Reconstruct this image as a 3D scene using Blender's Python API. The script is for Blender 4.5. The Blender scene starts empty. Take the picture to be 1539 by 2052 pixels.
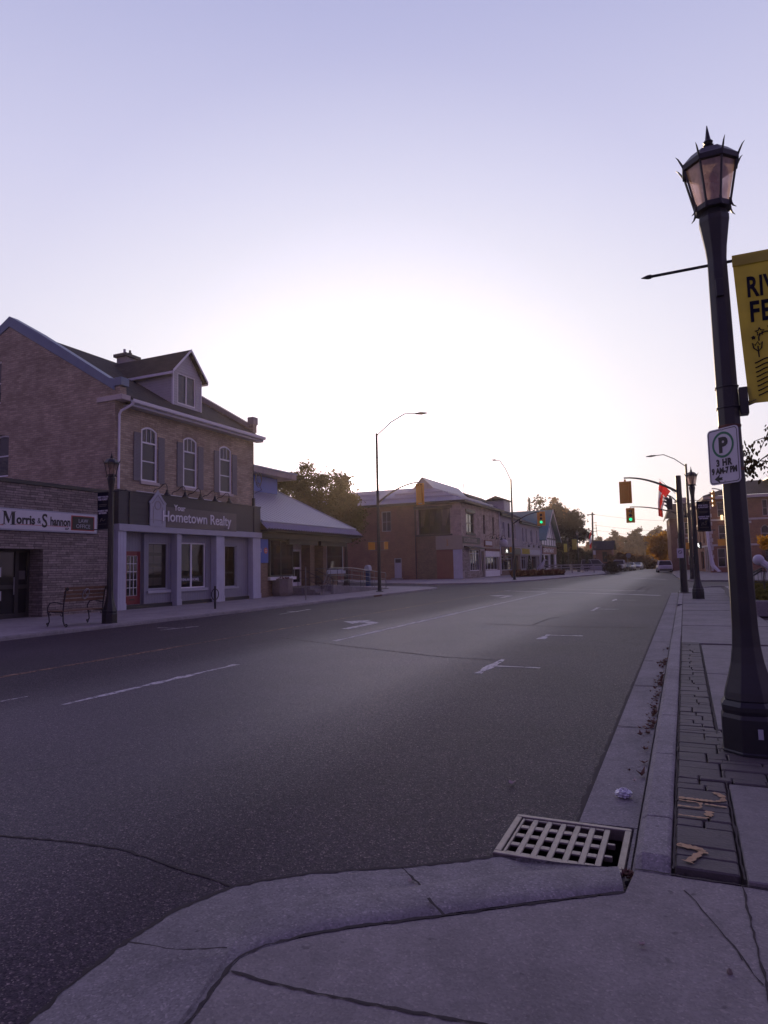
import bpy, bmesh, math, random
from mathutils import Vector, Matrix, noise as mnoise
PI = math.pi
R = math.radians
sc = bpy.context.scene
COL = sc.collection
rng = random.Random(7)

# ------------------------------------------------------------------ camera
CAM_H, F_PX, W_PX, H_PX = 1.6, 1330.0, 1539.0, 2052.0
YAW, PITCH, ROLL = R(24.2), R(4.7), R(-1.2)
_fw = Vector((-math.sin(YAW)*math.cos(PITCH), math.cos(YAW)*math.cos(PITCH), math.sin(PITCH)))
_rt0 = Vector((math.cos(YAW), math.sin(YAW), 0)); _up0 = _rt0.cross(_fw)
_rt = _rt0*math.cos(ROLL)+_up0*math.sin(ROLL); _up = -_rt0*math.sin(ROLL)+_up0*math.cos(ROLL)
cam_d = bpy.data.cameras.new('camera'); cam = bpy.data.objects.new('camera', cam_d); COL.objects.link(cam)
cam_d.sensor_fit = 'HORIZONTAL'; cam_d.sensor_width = 36.0; cam_d.lens = 36.0*F_PX/W_PX
cam_d.clip_start = 0.05; cam_d.clip_end = 5000
cam.matrix_world = Matrix(((_rt.x, _up.x, -_fw.x, 0), (_rt.y, _up.y, -_fw.y, 0), (_rt.z, _up.z, -_fw.z, CAM_H), (0, 0, 0, 1)))
sc.camera = cam
EYE = Vector((0, 0, CAM_H))

def ray(x, y): return _fw*F_PX + _rt*(x-W_PX/2) - _up*(y-H_PX/2)
def gp(x, y, z=0.0):                       # survey helper: a photo pixel on the level z
    d = ray(x, y); return EYE + d*((z-CAM_H)/d.z)
def hx(x, y, X):                           # on the plane X = const
    d = ray(x, y); return EYE + d*(X/d.x)
def hy(x, y, Y):                           # on the plane Y = const
    d = ray(x, y); return EYE + d*(Y/d.y)

# ------------------------------------------------------------------ objects
def wloc(o):
    v = Vector((0, 0, 0))
    while o is not None:
        v += o.location; o = o.parent
    return v
def tag(o, label=None, cat=None, group=None, kind=None):
    if label: o['label'] = label
    if cat: o['category'] = cat
    if group: o['group'] = group
    if kind: o['kind'] = kind
    return o
def thing(name, label, cat, loc=(0, 0, 0), group=None):
    o = bpy.data.objects.new(name, None); COL.objects.link(o)
    o.location = loc; o.empty_display_size = 0.2
    return tag(o, label, cat, group)
def copy_tree(o, parent=None):
    c = o.copy(); COL.objects.link(c)
    if parent is not None: c.parent = parent
    for ch in [k for k in COL.objects if k.parent == o]: copy_tree(ch, c)
    return c

class MB:
    def __init__(s): s.v = []; s.f = []; s.mi = []; s.m = 0
    def add(s, vs, fs):
        b = len(s.v); s.v += [Vector(p) for p in vs]
        for f in fs: s.f.append([b+i for i in f]); s.mi.append(s.m)
        return s
    def poly(s, *pts): return s.add(pts, [list(range(len(pts)))])
    def hexa(s, p):                        # p: 4 bottom (ccw from above) + 4 top
        return s.add(p, [(3, 2, 1, 0), (4, 5, 6, 7), (0, 1, 5, 4), (1, 2, 6, 5), (2, 3, 7, 6), (3, 0, 4, 7)])
    def box(s, x0, x1, y0, y1, z0, z1):
        if x0 > x1: x0, x1 = x1, x0
        if y0 > y1: y0, y1 = y1, y0
        if z0 > z1: z0, z1 = z1, z0
        return s.hexa([(x0,y0,z0),(x1,y0,z0),(x1,y1,z0),(x0,y1,z0),(x0,y0,z1),(x1,y0,z1),(x1,y1,z1),(x0,y1,z1)])
    def slab(s, a, b, c, d, t):            # top face a,b,c,d ccw from above, thickness t downwards
        a, b, c, d = [Vector(p) for p in (a, b, c, d)]
        k = Vector((0, 0, -t))
        return s.hexa([a+k, b+k, c+k, d+k, a, b, c, d])
    def prism(s, pts, off):
        n = len(pts); pts = [Vector(p) for p in pts]; off = Vector(off)
        fs = [list(range(n))[::-1], [n+i for i in range(n)]]
        fs += [(i, (i+1) % n, n+(i+1) % n, n+i) for i in range(n)]
        return s.add(pts+[p+off for p in pts], fs)
    def tube(s, path, r, n=8, cap=True):
        path = [Vector(p) for p in path]
        rs = r if isinstance(r, (list, tuple)) else [r]*len(path)
        up = Vector((0, 0, 1)); rings = []; prev = None
        for i, p in enumerate(path):
            t = (path[min(i+1, len(path)-1)]-path[max(i-1, 0)])
            if t.length < 1e-9: t = Vector((0, 0, 1))
            t.normalize()
            if prev is None:
                a = t.cross(up)
                if a.length < 1e-3: a = Vector((1, 0, 0))
            else:
                a = prev - t*prev.dot(t)
                if a.length < 1e-5: a = t.cross(up)
            a.normalize(); prev = a; b = t.cross(a)
            rings.append([p+(a*math.cos(2*PI*k/n)+b*math.sin(2*PI*k/n))*rs[i] for k in range(n)])
        vs = [q for ring in rings for q in ring]; fs = []
        for i in range(len(path)-1):
            for k in range(n):
                fs.append((i*n+k, i*n+(k+1) % n, (i+1)*n+(k+1) % n, (i+1)*n+k))
        if cap: fs.append(list(range(n))[::-1]); fs.append([(len(path)-1)*n+k for k in range(n)])
        return s.add(vs, fs)
    def lathe(s, prof, c=(0, 0, 0), n=16, rot=0.0, cap=True):
        c = Vector(c); vs = []; fs = []
        for (r, z) in prof:
            for k in range(n):
                a = rot+2*PI*k/n; vs.append(c+Vector((r*math.cos(a), r*math.sin(a), z)))
        for i in range(len(prof)-1):
            for k in range(n): fs.append((i*n+k, i*n+(k+1) % n, (i+1)*n+(k+1) % n, (i+1)*n+k))
        if cap: fs.append(list(range(n))[::-1]); fs.append([(len(prof)-1)*n+k for k in range(n)])
        return s.add(vs, fs)
    def ball(s, c, rx, ry=None, rz=None, n=14, m=9, jit=0.0):
        ry = ry or rx; rz = rz or rx; c = Vector(c); vs = []; fs = []
        for i in range(m+1):
            ph = PI*i/m
            for k in range(n):
                a = 2*PI*k/n; j = 1+rng.uniform(-jit, jit)
                vs.append(c+Vector((rx*math.sin(ph)*math.cos(a)*j, ry*math.sin(ph)*math.sin(a)*j, -rz*math.cos(ph)*j)))
        for i in range(m):
            for k in range(n): fs.append((i*n+k, i*n+(k+1) % n, (i+1)*n+(k+1) % n, (i+1)*n+k))
        return s.add(vs, fs)
    def disc(s, c, r, nrm, t=0.01, n=24, r0=0.0):
        nrm = Vector(nrm).normalized(); a = nrm.cross(Vector((0, 0, 1)))
        if a.length < 1e-4: a = Vector((1, 0, 0))
        a.normalize(); b = nrm.cross(a); c = Vector(c)
        ring = lambda rr, d: [c+nrm*d+(a*math.cos(2*PI*k/n)+b*math.sin(2*PI*k/n))*rr for k in range(n)]
        if r0 <= 0: return s.prism(ring(r, 0), nrm*t)
        vs = ring(r, 0)+ring(r0, 0)+ring(r, t)+ring(r0, t); fs = []
        for k in range(n):
            j = (k+1) % n
            fs += [(2*n+k, 2*n+j, 3*n+j, 3*n+k), (k, j, 2*n+j, 2*n+k), (n+j, n+k, 3*n+k, 3*n+j)]
        return s.add(vs, fs)
    def build(s, name, mat, parent=None, smooth=False, bevel=0.0, seg=1, mats=None):
        off = wloc(parent) if parent else Vector((0, 0, 0))
        me = bpy.data.meshes.new(name)
        me.from_pydata([tuple(p-off) for p in s.v], [], s.f)
        if mats:
            for m in mats: me.materials.append(m)
            me.polygons.foreach_set('material_index', s.mi)
        else: me.materials.append(mat)
        uv = me.uv_layers.new(name='UVMap'); dat = [0.0]*(2*len(me.loops))
        for p in me.polygons:
            nx, ny, nz = [abs(q) for q in p.normal]
            for li in p.loop_indices:
                q = s.v[me.loops[li].vertex_index]
                if nz >= nx and nz >= ny: u, w = q.x, q.y
                elif nx >= ny: u, w = q.y, q.z
                else: u, w = q.x, q.z
                dat[2*li] = u; dat[2*li+1] = w
        uv.data.foreach_set('uv', dat)
        if smooth: me.polygons.foreach_set('use_smooth', [True]*len(me.polygons))
        me.validate(); me.update()
        o = bpy.data.objects.new(name, me); COL.objects.link(o)
        if parent: o.parent = parent
        if smooth:
            try: me.set_sharp_from_angle(angle=R(40))
            except Exception: pass
        if bevel > 0:
            b = o.modifiers.new('bevel', 'BEVEL'); b.width = bevel; b.segments = seg; b.limit_method = 'ANGLE'; b.angle_limit = R(40)
        return o

class Fr:                                   # a facade frame: u along the wall, v up, d outwards
    def __init__(s, o, u): s.O = Vector(o); s.U = Vector(u).normalized(); s.N = s.U.cross(Vector((0, 0, 1)))
    def P(s, u, v, d=0.0): return s.O+s.U*u+Vector((0, 0, v))+s.N*d
def fbox(mb, fr, u0, u1, v0, v1, d0, d1):
    if d0 > d1: d0, d1 = d1, d0
    p = fr.P
    return mb.hexa([p(u0,v0,d1), p(u1,v0,d1), p(u1,v0,d0), p(u0,v0,d0), p(u0,v1,d1), p(u1,v1,d1), p(u1,v1,d0), p(u0,v1,d0)])
def fpoly(mb, fr, pts, d0, d1):             # outline in (u,v), from d0 to d1
    return mb.prism([fr.P(u, v, d0) for u, v in pts], fr.N*(d1-d0))

class Facade:
    def __init__(s, fr, u0, u1, v0, v1, depth=0.14): s.fr, s.r, s.ops, s.depth = fr, (u0, u1, v0, v1), [], depth
    def hole(s, u0, u1, v0, v1, arch=0.0): s.ops.append((u0, u1, v0, v1, arch))
    def mesh(s, mb=None):
        mb = mb or MB(); fr = s.fr; u0, u1, v0, v1 = s.r
        us = sorted({u0, u1}|{o[0] for o in s.ops}|{o[1] for o in s.ops}); us = [u for u in us if u0-1e-6 <= u <= u1+1e-6]
        for a, b in zip(us[:-1], us[1:]):
            m = (a+b)/2
            hs = sorted([(o[2], o[3]) for o in s.ops if o[0] < m < o[1]])
            z = v0
            for (h0, h1) in hs:
                if h0 > z+1e-6: mb.poly(fr.P(a, z), fr.P(b, z), fr.P(b, h0), fr.P(a, h0))
                z = max(z, h1)
            if z < v1-1e-6: mb.poly(fr.P(a, z), fr.P(b, z), fr.P(b, v1), fr.P(a, v1))
        D = -s.depth
        for (a, b, c, d, arch) in s.ops:
            mb.poly(fr.P(a, c), fr.P(a, c, D), fr.P(a, d, D), fr.P(a, d))
            mb.poly(fr.P(b, c, D), fr.P(b, c), fr.P(b, d), fr.P(b, d, D))
            mb.poly(fr.P(a, d), fr.P(a, d, D), fr.P(b, d, D), fr.P(b, d))
            mb.poly(fr.P(a, c, D), fr.P(a, c), fr.P(b, c), fr.P(b, c, D))
            if arch > 0:                     # spandrels that turn the square head into a segmental arch
                N = 8; pts = [(a+(b-a)*k/N, d-arch*(2*k/N-1)**2) for k in range(N+1)]
                for (p, q) in zip(pts[:-1], pts[1:]):
                    mb.poly(fr.P(p[0], p[1]), fr.P(q[0], q[1]), fr.P(q[0], d), fr.P(p[0], d))
                    mb.poly(fr.P(p[0], p[1], D), fr.P(q[0], q[1], D), fr.P(q[0], q[1]), fr.P(p[0], p[1]))
        return mb

def window(fc, u0, u1, v0, v1, parent, fmat, pmat, nu=1, rows=(), fw=0.06, bar=0.04, arch=0.0, blind=None, sill=None, name='window', cut=True, top=None, depth=None):
    """a framed window in the facade fc: frame mesh with pane, blind and sill as its own sub-parts"""
    fr = fc.fr; dp = fc.depth if depth is None else depth
    if cut: fc.hole(u0, u1, v0, v1, arch)
    mb = MB(); a, b = -dp+0.004, -dp+0.07; t = 0.0015
    fbox(mb, fr, u0+t, u0+fw, v0+t, v1-t, a, b); fbox(mb, fr, u1-fw, u1-t, v0+t, v1-t, a, b)
    fbox(mb, fr, u0+fw, u1-fw, v0+t, v0+fw, a, b)
    if arch > 0:
        N = 8; ins = fw
        for k in range(N):
            x0, x1 = u0+fw+(u1-u0-2*fw)*k/N, u0+fw+(u1-u0-2*fw)*(k+1)/N
            z0 = v1-arch*(2*(x0-u0)/(u1-u0)-1)**2; z1 = v1-arch*(2*(x1-u0)/(u1-u0)-1)**2
            mb.hexa([fr.P(x0, z0-ins, b), fr.P(x1, z1-ins, b), fr.P(x1, z1-ins, a), fr.P(x0, z0-ins, a), fr.P(x0, z0, b), fr.P(x1, z1, b), fr.P(x1, z1, a), fr.P(x0, z0, a)])
    else: fbox(mb, fr, u0+fw, u1-fw, v1-fw, v1-t, a, b)
    c = b-0.012
    for k in range(1, nu):
        x = u0+(u1-u0)*k/nu; fbox(mb, fr, x-bar/2, x+bar/2, v0+fw, v1-fw-(arch if arch else 0)*0.3, a, c)
    for z in rows: fbox(mb, fr, u0+fw, u1-fw, z-bar/2, z+bar/2, a, c-0.006)
    if top:                                  # (height, n): a transom light split in n small panes
        z, n = top
        for k in range(1, n):
            x = u0+fw+(u1-u0-2*fw)*k/n; fbox(mb, fr, x-0.012, x+0.012, z, v1-fw, a, c-0.01)
    w = mb.build(name, fmat, parent)
    g = MB(); g.poly(fr.P(u0, v0, -dp+0.02), fr.P(u1, v0, -dp+0.02), fr.P(u1, v1-arch*0.2, -dp+0.02), fr.P(u0, v1-arch*0.2, -dp+0.02))
    g.build('pane', pmat, w)
    if blind:
        bm, f0 = blind; g = MB(); zb = v1-(v1-v0)*f0
        g.poly(fr.P(u0, zb, -dp-0.06), fr.P(u1, zb, -dp-0.06), fr.P(u1, v1, -dp-0.06), fr.P(u0, v1, -dp-0.06)); g.build('blind', bm, w)
    if sill:
        g = MB(); fbox(g, fr, u0-0.08, u1+0.08, v0-0.13, v0-0.003, 0.003, 0.09); g.build('sill', sill, w)
    return w

def text(body, size, org, udir, nrm, mat, parent, name='lettering', align='LEFT', sx=1.0, ext=0.004, bold=0.0, vdir=(0, 0, 1), space=1.0):
    cu = bpy.data.curves.new(name, 'FONT'); cu.body = body; cu.size = size; cu.align_x = align; cu.extrude = ext; cu.offset = bold; cu.space_character = space
    cu.resolution_u = 3
    tmp = bpy.data.objects.new(name, cu); COL.objects.link(tmp)
    dg = bpy.context.evaluated_depsgraph_get(); dg.update()
    me = bpy.data.meshes.new_from_object(tmp.evaluated_get(dg), depsgraph=dg)
    bpy.data.objects.remove(tmp); bpy.data.curves.remove(cu)
    U = Vector(udir).normalized(); N = Vector(nrm).normalized(); V = Vector(vdir); O = Vector(org)
    off = wloc(parent) if parent else Vector((0, 0, 0))
    for v in me.vertices:
        p = v.co; v.co = O+U*(p.x*sx)+V*p.y+N*(p.z+ext)-off
    me.materials.clear(); me.materials.append(mat); me.name = name
    if not me.uv_layers: me.uv_layers.new(name='UVMap')
    o = bpy.data.objects.new(name, me); COL.objects.link(o)
    if parent: o.parent = parent
    return o

# ------------------------------------------------------------------ materials
class NT:
    def __init__(s, name):
        s.m = bpy.data.materials.new(name); s.m.use_nodes = True; s.t = s.m.node_tree; s.t.nodes.clear()
        s.out = s.n('ShaderNodeOutputMaterial')
    def n(s, typ, **kw):
        k = s.t.nodes.new(typ)
        for a, b in kw.items():
            if a in k.inputs.keys() if isinstance(a, str) else False: k.inputs[a].default_value = b
            else: setattr(k, a, b)
        return k
    def l(s, a, b): s.t.links.new(a, b)
def col4(c): return (c[0], c[1], c[2], 1.0)
def ramp(nt, fac, stops, interp='LINEAR'):
    r = nt.n('ShaderNodeValToRGB'); r.color_ramp.interpolation = interp
    e = r.color_ramp.elements
    while len(e) < len(stops): e.new(0.5)
    for k, (p, c) in enumerate(stops): e[k].position = p; e[k].color = col4(c)
    nt.l(fac, r.inputs['Fac']); return r.outputs['Color']
def mixc(nt, a, b, fac, mode='MIX'):
    m = nt.n('ShaderNodeMix'); m.data_type = 'RGBA'; m.blend_type = mode
    for sock, val in ((m.inputs[0], fac), (m.inputs[6], a), (m.inputs[7], b)):
        if hasattr(val, 'links'): nt.l(val, sock)
        elif isinstance(val, (int, float)): sock.default_value = val
        else: sock.default_value = col4(val)
    return m.outputs[2]
def coords(nt, kind='UV', scale=(1, 1, 1)):
    c = nt.n('ShaderNodeTexCoord'); mp = nt.n('ShaderNodeMapping'); mp.inputs['Scale'].default_value = scale
    nt.l(c.outputs[kind], mp.inputs['Vector']); return mp.outputs['Vector']
def wcoords(nt, scale=(1, 1, 1)):
    c = nt.n('ShaderNodeNewGeometry'); mp = nt.n('ShaderNodeMapping'); mp.inputs['Scale'].default_value = scale
    nt.l(c.outputs['Position'], mp.inputs['Vector']); return mp.outputs['Vector']
def noise(nt, vec, scale, detail=3, rough=0.55):
    k = nt.n('ShaderNodeTexNoise'); k.inputs['Scale'].default_value = scale; k.inputs['Detail'].default_value = detail; k.inputs['Roughness'].default_value = rough
    nt.l(vec, k.inputs['Vector']); return k.outputs['Fac']
def bump(nt, h, strength=0.3, dist=0.01, prev=None):
    b = nt.n('ShaderNodeBump'); b.inputs['Strength'].default_value = strength; b.inputs['Distance'].default_value = dist
    nt.l(h, b.inputs['Height'])
    if prev is not None: nt.l(prev, b.inputs['Normal'])
    return b.outputs['Normal']
def finish(nt, color, rough=0.6, nrm=None, metal=0.0, spec=0.5):
    p = nt.n('ShaderNodeBsdfPrincipled'); p.inputs['Metallic'].default_value = metal; p.inputs['Specular IOR Level'].default_value = spec
    if hasattr(color, 'links'): nt.l(color, p.inputs['Base Color'])
    else: p.inputs['Base Color'].default_value = col4(color)
    if hasattr(rough, 'links'): nt.l(rough, p.inputs['Roughness'])
    else: p.inputs['Roughness'].default_value = rough
    if nrm is not None: nt.l(nrm, p.inputs['Normal'])
    nt.l(p.outputs[0], nt.out.inputs['Surface']); return nt.m
def sc3(c, k): return tuple(min(1.0, q*k) for q in c)

def plain(name, c, rough=0.6, metal=0.0, var=0.18, scale=3.0, bmp=0.15, spec=0.5, grime=0.0):
    nt = NT(name); v = wcoords(nt)
    n1 = noise(nt, v, scale, 4); n2 = noise(nt, v, scale*14, 2)
    c1 = ramp(nt, n1, [(0.3, sc3(c, 1-var)), (0.7, sc3(c, 1+var))])
    c2 = mixc(nt, c1, ramp(nt, n2, [(0.35, sc3(c, 1-var*0.8)), (0.65, sc3(c, 1+var*0.8))]), 0.4)
    if grime > 0:
        g = noise(nt, wcoords(nt, (2.5, 2.5, 0.5)), 1.3, 4, 0.65)
        c2 = mixc(nt, c2, sc3(c, 0.35), ramp(nt, g, [(0.52, (0, 0, 0)), (0.75, (grime,)*3)]))
    return finish(nt, c2, rough, bump(nt, n2, bmp, 0.004), metal, spec)

def masonry(name, c1, c2, mortar, bw, bh, ms=0.008, rough=0.85, off=0.5, bstr=0.5, stain=0.5, sq=1.0, sqf=2):
    nt = NT(name); v = coords(nt, 'UV')
    wob = nt.n('ShaderNodeTexNoise'); wob.inputs['Scale'].default_value = 2.0; nt.l(v, wob.inputs['Vector'])
    add = nt.n('ShaderNodeVectorMath', operation='MULTIPLY_ADD'); nt.l(wob.outputs['Color'], add.inputs[0]); add.inputs[1].default_value = (0.02, 0.008, 0); nt.l(v, add.inputs[2])
    b = nt.n('ShaderNodeTexBrick'); b.offset = off; b.squash = sq; b.squash_frequency = sqf
    for k, val in (('Scale', 1.0), ('Mortar Size', ms), ('Mortar Smooth', 0.15), ('Bias', 0.0), ('Brick Width', bw), ('Row Height', bh)): b.inputs[k].default_value = val
    b.inputs['Color1'].default_value = col4(c1); b.inputs['Color2'].default_value = col4(c2); b.inputs['Mortar'].default_value = col4(mortar)
    nt.l(add.outputs[0], b.inputs['Vector'])
    n1 = noise(nt, v, 0.9, 5, 0.6); n2 = noise(nt, v, 25, 2); n3 = noise(nt, coords(nt, 'UV', (1.6, 13, 1)), 1.0, 3, 0.7)
    c = mixc(nt, b.outputs['Color'], ramp(nt, n1, [(0.3, (0.5, 0.48, 0.46)), (0.7, (1.15, 1.12, 1.1))]), stain, 'MULTIPLY')
    c = mixc(nt, c, ramp(nt, n3, [(0.3, (0.6,)*3), (0.55, (1.0,)*3), (0.75, (1.45, 1.4, 1.35))]), stain*0.8, 'MULTIPLY')
    c = mixc(nt, c, ramp(nt, n2, [(0.3, (0.75,)*3), (0.7, (1.2,)*3)]), 0.5, 'MULTIPLY')
    h = nt.n('ShaderNodeMath', operation='MULTIPLY_ADD'); nt.l(b.outputs['Fac'], h.inputs[0]); h.inputs[1].default_value = -1.0; nt.l(n2, h.inputs[2])
    return finish(nt, c, rough, bump(nt, h.outputs[0], bstr, 0.012), 0, 0.25)

def ledgestone(name, c, bh=0.085, bw=0.55):
    """long thin split-stone courses with varied lengths"""
    nt = NT(name); v = coords(nt, 'UV')
    a = nt.n('ShaderNodeTexBrick'); a.offset = 0.37; a.offset_frequency = 2; a.squash = 0.55; a.squash_frequency = 3
    for k, val in (('Scale', 1.0), ('Mortar Size', 0.007), ('Mortar Smooth', 0.3), ('Brick Width', bw), ('Row Height', bh)): a.inputs[k].default_value = val
    a.inputs['Color1'].default_value = col4(sc3(c, 0.7)); a.inputs['Color2'].default_value = col4(sc3(c, 1.25)); a.inputs['Mortar'].default_value = col4(sc3(c, 0.22))
    wob = nt.n('ShaderNodeTexNoise'); wob.inputs['Scale'].default_value = 3.0; nt.l(v, wob.inputs['Vector'])
    add = nt.n('ShaderNodeVectorMath', operation='MULTIPLY_ADD'); nt.l(wob.outputs['Color'], add.inputs[0]); add.inputs[1].default_value = (0.05, 0.03, 0); nt.l(v, add.inputs[2])
    nt.l(add.outputs[0], a.inputs['Vector'])
    n1 = noise(nt, v, 9, 4); n2 = noise(nt, v, 0.8, 3)
    col = mixc(nt, a.outputs['Color'], ramp(nt, n1, [(0.3, (0.65,)*3), (0.7, (1.25,)*3)]), 0.7, 'MULTIPLY')
    col = mixc(nt, col, ramp(nt, n2, [(0.3, (0.7, 0.68, 0.66)), (0.7, (1.1,)*3)]), 0.6, 'MULTIPLY')
    h = nt.n('ShaderNodeMath', operation='MULTIPLY_ADD'); nt.l(a.outputs['Fac'], h.inputs[0]); h.inputs[1].default_value = -1.4; nt.l(n1, h.inputs[2])
    return finish(nt, col, 0.85, bump(nt, h.outputs[0], 0.8, 0.02), 0, 0.25)

def boards(name, c, pitch, vertical=False, rough=0.55, gap=0.012, dark=0.35):
    """painted boards, ribs or clapboards a pitch apart"""
    nt = NT(name); v = coords(nt, 'UV'); s = nt.n('ShaderNodeSeparateXYZ'); nt.l(v, s.inputs[0])
    m = nt.n('ShaderNodeMath', operation='DIVIDE'); nt.l(s.outputs[0 if vertical else 1], m.inputs[0]); m.inputs[1].default_value = pitch
    fr = nt.n('ShaderNodeMath', operation='FRACT'); nt.l(m.outputs[0], fr.inputs[0])
    line = ramp(nt, fr.outputs[0], [(0.0, (0, 0, 0)), (gap/pitch, (1, 1, 1))])
    n1 = noise(nt, v, 1.6, 4); n2 = noise(nt, coords(nt, 'UV', (1, 14, 1) if not vertical else (14, 1, 1)), 3, 3)
    cc = mixc(nt, ramp(nt, n1, [(0.3, sc3(c, 0.85)), (0.7, sc3(c, 1.12))]), ramp(nt, n2, [(0.3, sc3(c, 0.85)), (0.7, sc3(c, 1.15))]), 0.4)
    cc = mixc(nt, sc3(c, dark), cc, line)
    h = nt.n('ShaderNodeMath', operation='ADD'); nt.l(fr.outputs[0], h.inputs[0]); nt.l(line, h.inputs[1])
    return finish(nt, cc, rough, bump(nt, h.outputs[0], 0.5, 0.012))

def emit(name, c, s):
    nt = NT(name); e = nt.n('ShaderNodeEmission'); e.inputs[0].default_value = col4(c); e.inputs[1].default_value = s
    nt.l(e.outputs[0], nt.out.inputs['Surface']); return nt.m

def glassmat(name, tint=(0.55, 0.55, 0.6), refl=0.35):
    """window glass: reflects at grazing angles, otherwise lets the room behind show"""
    nt = NT(name); t = nt.n('ShaderNodeBsdfTransparent'); t.inputs[0].default_value = col4(tint)
    g = nt.n('ShaderNodeBsdfGlossy'); g.inputs['Roughness'].default_value = 0.02; g.inputs['Color'].default_value = (0.34, 0.35, 0.40, 1)
    lw = nt.n('ShaderNodeFresnel'); lw.inputs['IOR'].default_value = 1.52
    wv = noise(nt, wcoords(nt), 1.1, 1); nb = bump(nt, wv, 0.06, 0.05); nt.l(nb, g.inputs['Normal'])
    m = nt.n('ShaderNodeMath', operation='MULTIPLY_ADD'); nt.l(lw.outputs[0], m.inputs[0]); m.inputs[1].default_value = 1.5; m.inputs[2].default_value = refl*0.12
    m.use_clamp = True
    mx = nt.n('ShaderNodeMixShader'); nt.l(m.outputs[0], mx.inputs[0]); nt.l(t.outputs[0], mx.inputs[1]); nt.l(g.outputs[0], mx.inputs[2])
    nt.l(mx.outputs[0], nt.out.inputs['Surface']); return nt.m

def leafmat(name, c1, c2, trans=0.45, scale=0.8):
    nt = NT(name); v = wcoords(nt); n1 = noise(nt, v, scale, 3); n2 = noise(nt, v, scale*9, 2)
    c = mixc(nt, ramp(nt, n1, [(0.35, c1), (0.65, c2)]), ramp(nt, n2, [(0.3, sc3(c1, 0.6)), (0.7, sc3(c2, 1.3))]), 0.5)
    d = nt.n('ShaderNodeBsdfDiffuse'); t = nt.n('ShaderNodeBsdfTranslucent'); nt.l(c, d.inputs[0]); nt.l(c, t.inputs[0])
    m = nt.n('ShaderNodeMixShader'); m.inputs[0].default_value = trans; nt.l(d.outputs[0], m.inputs[1]); nt.l(t.outputs[0], m.inputs[2])
    nt.l(m.outputs[0], nt.out.inputs['Surface']); return nt.m
def clothmat(name, c, trans=0.3, var=0.12):
    nt = NT(name); v = wcoords(nt); n1 = noise(nt, v, 4, 3)
    cc = ramp(nt, n1, [(0.3, sc3(c, 1-var)), (0.7, sc3(c, 1+var))])
    d = nt.n('ShaderNodeBsdfDiffuse'); t = nt.n('ShaderNodeBsdfTranslucent'); nt.l(cc, d.inputs[0]); nt.l(cc, t.inputs[0])
    m = nt.n('ShaderNodeMixShader'); m.inputs[0].default_value = trans; nt.l(d.outputs[0], m.inputs[1]); nt.l(t.outputs[0], m.inputs[2])
    nt.l(m.outputs[0], nt.out.inputs['Surface']); return nt.m

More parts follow.
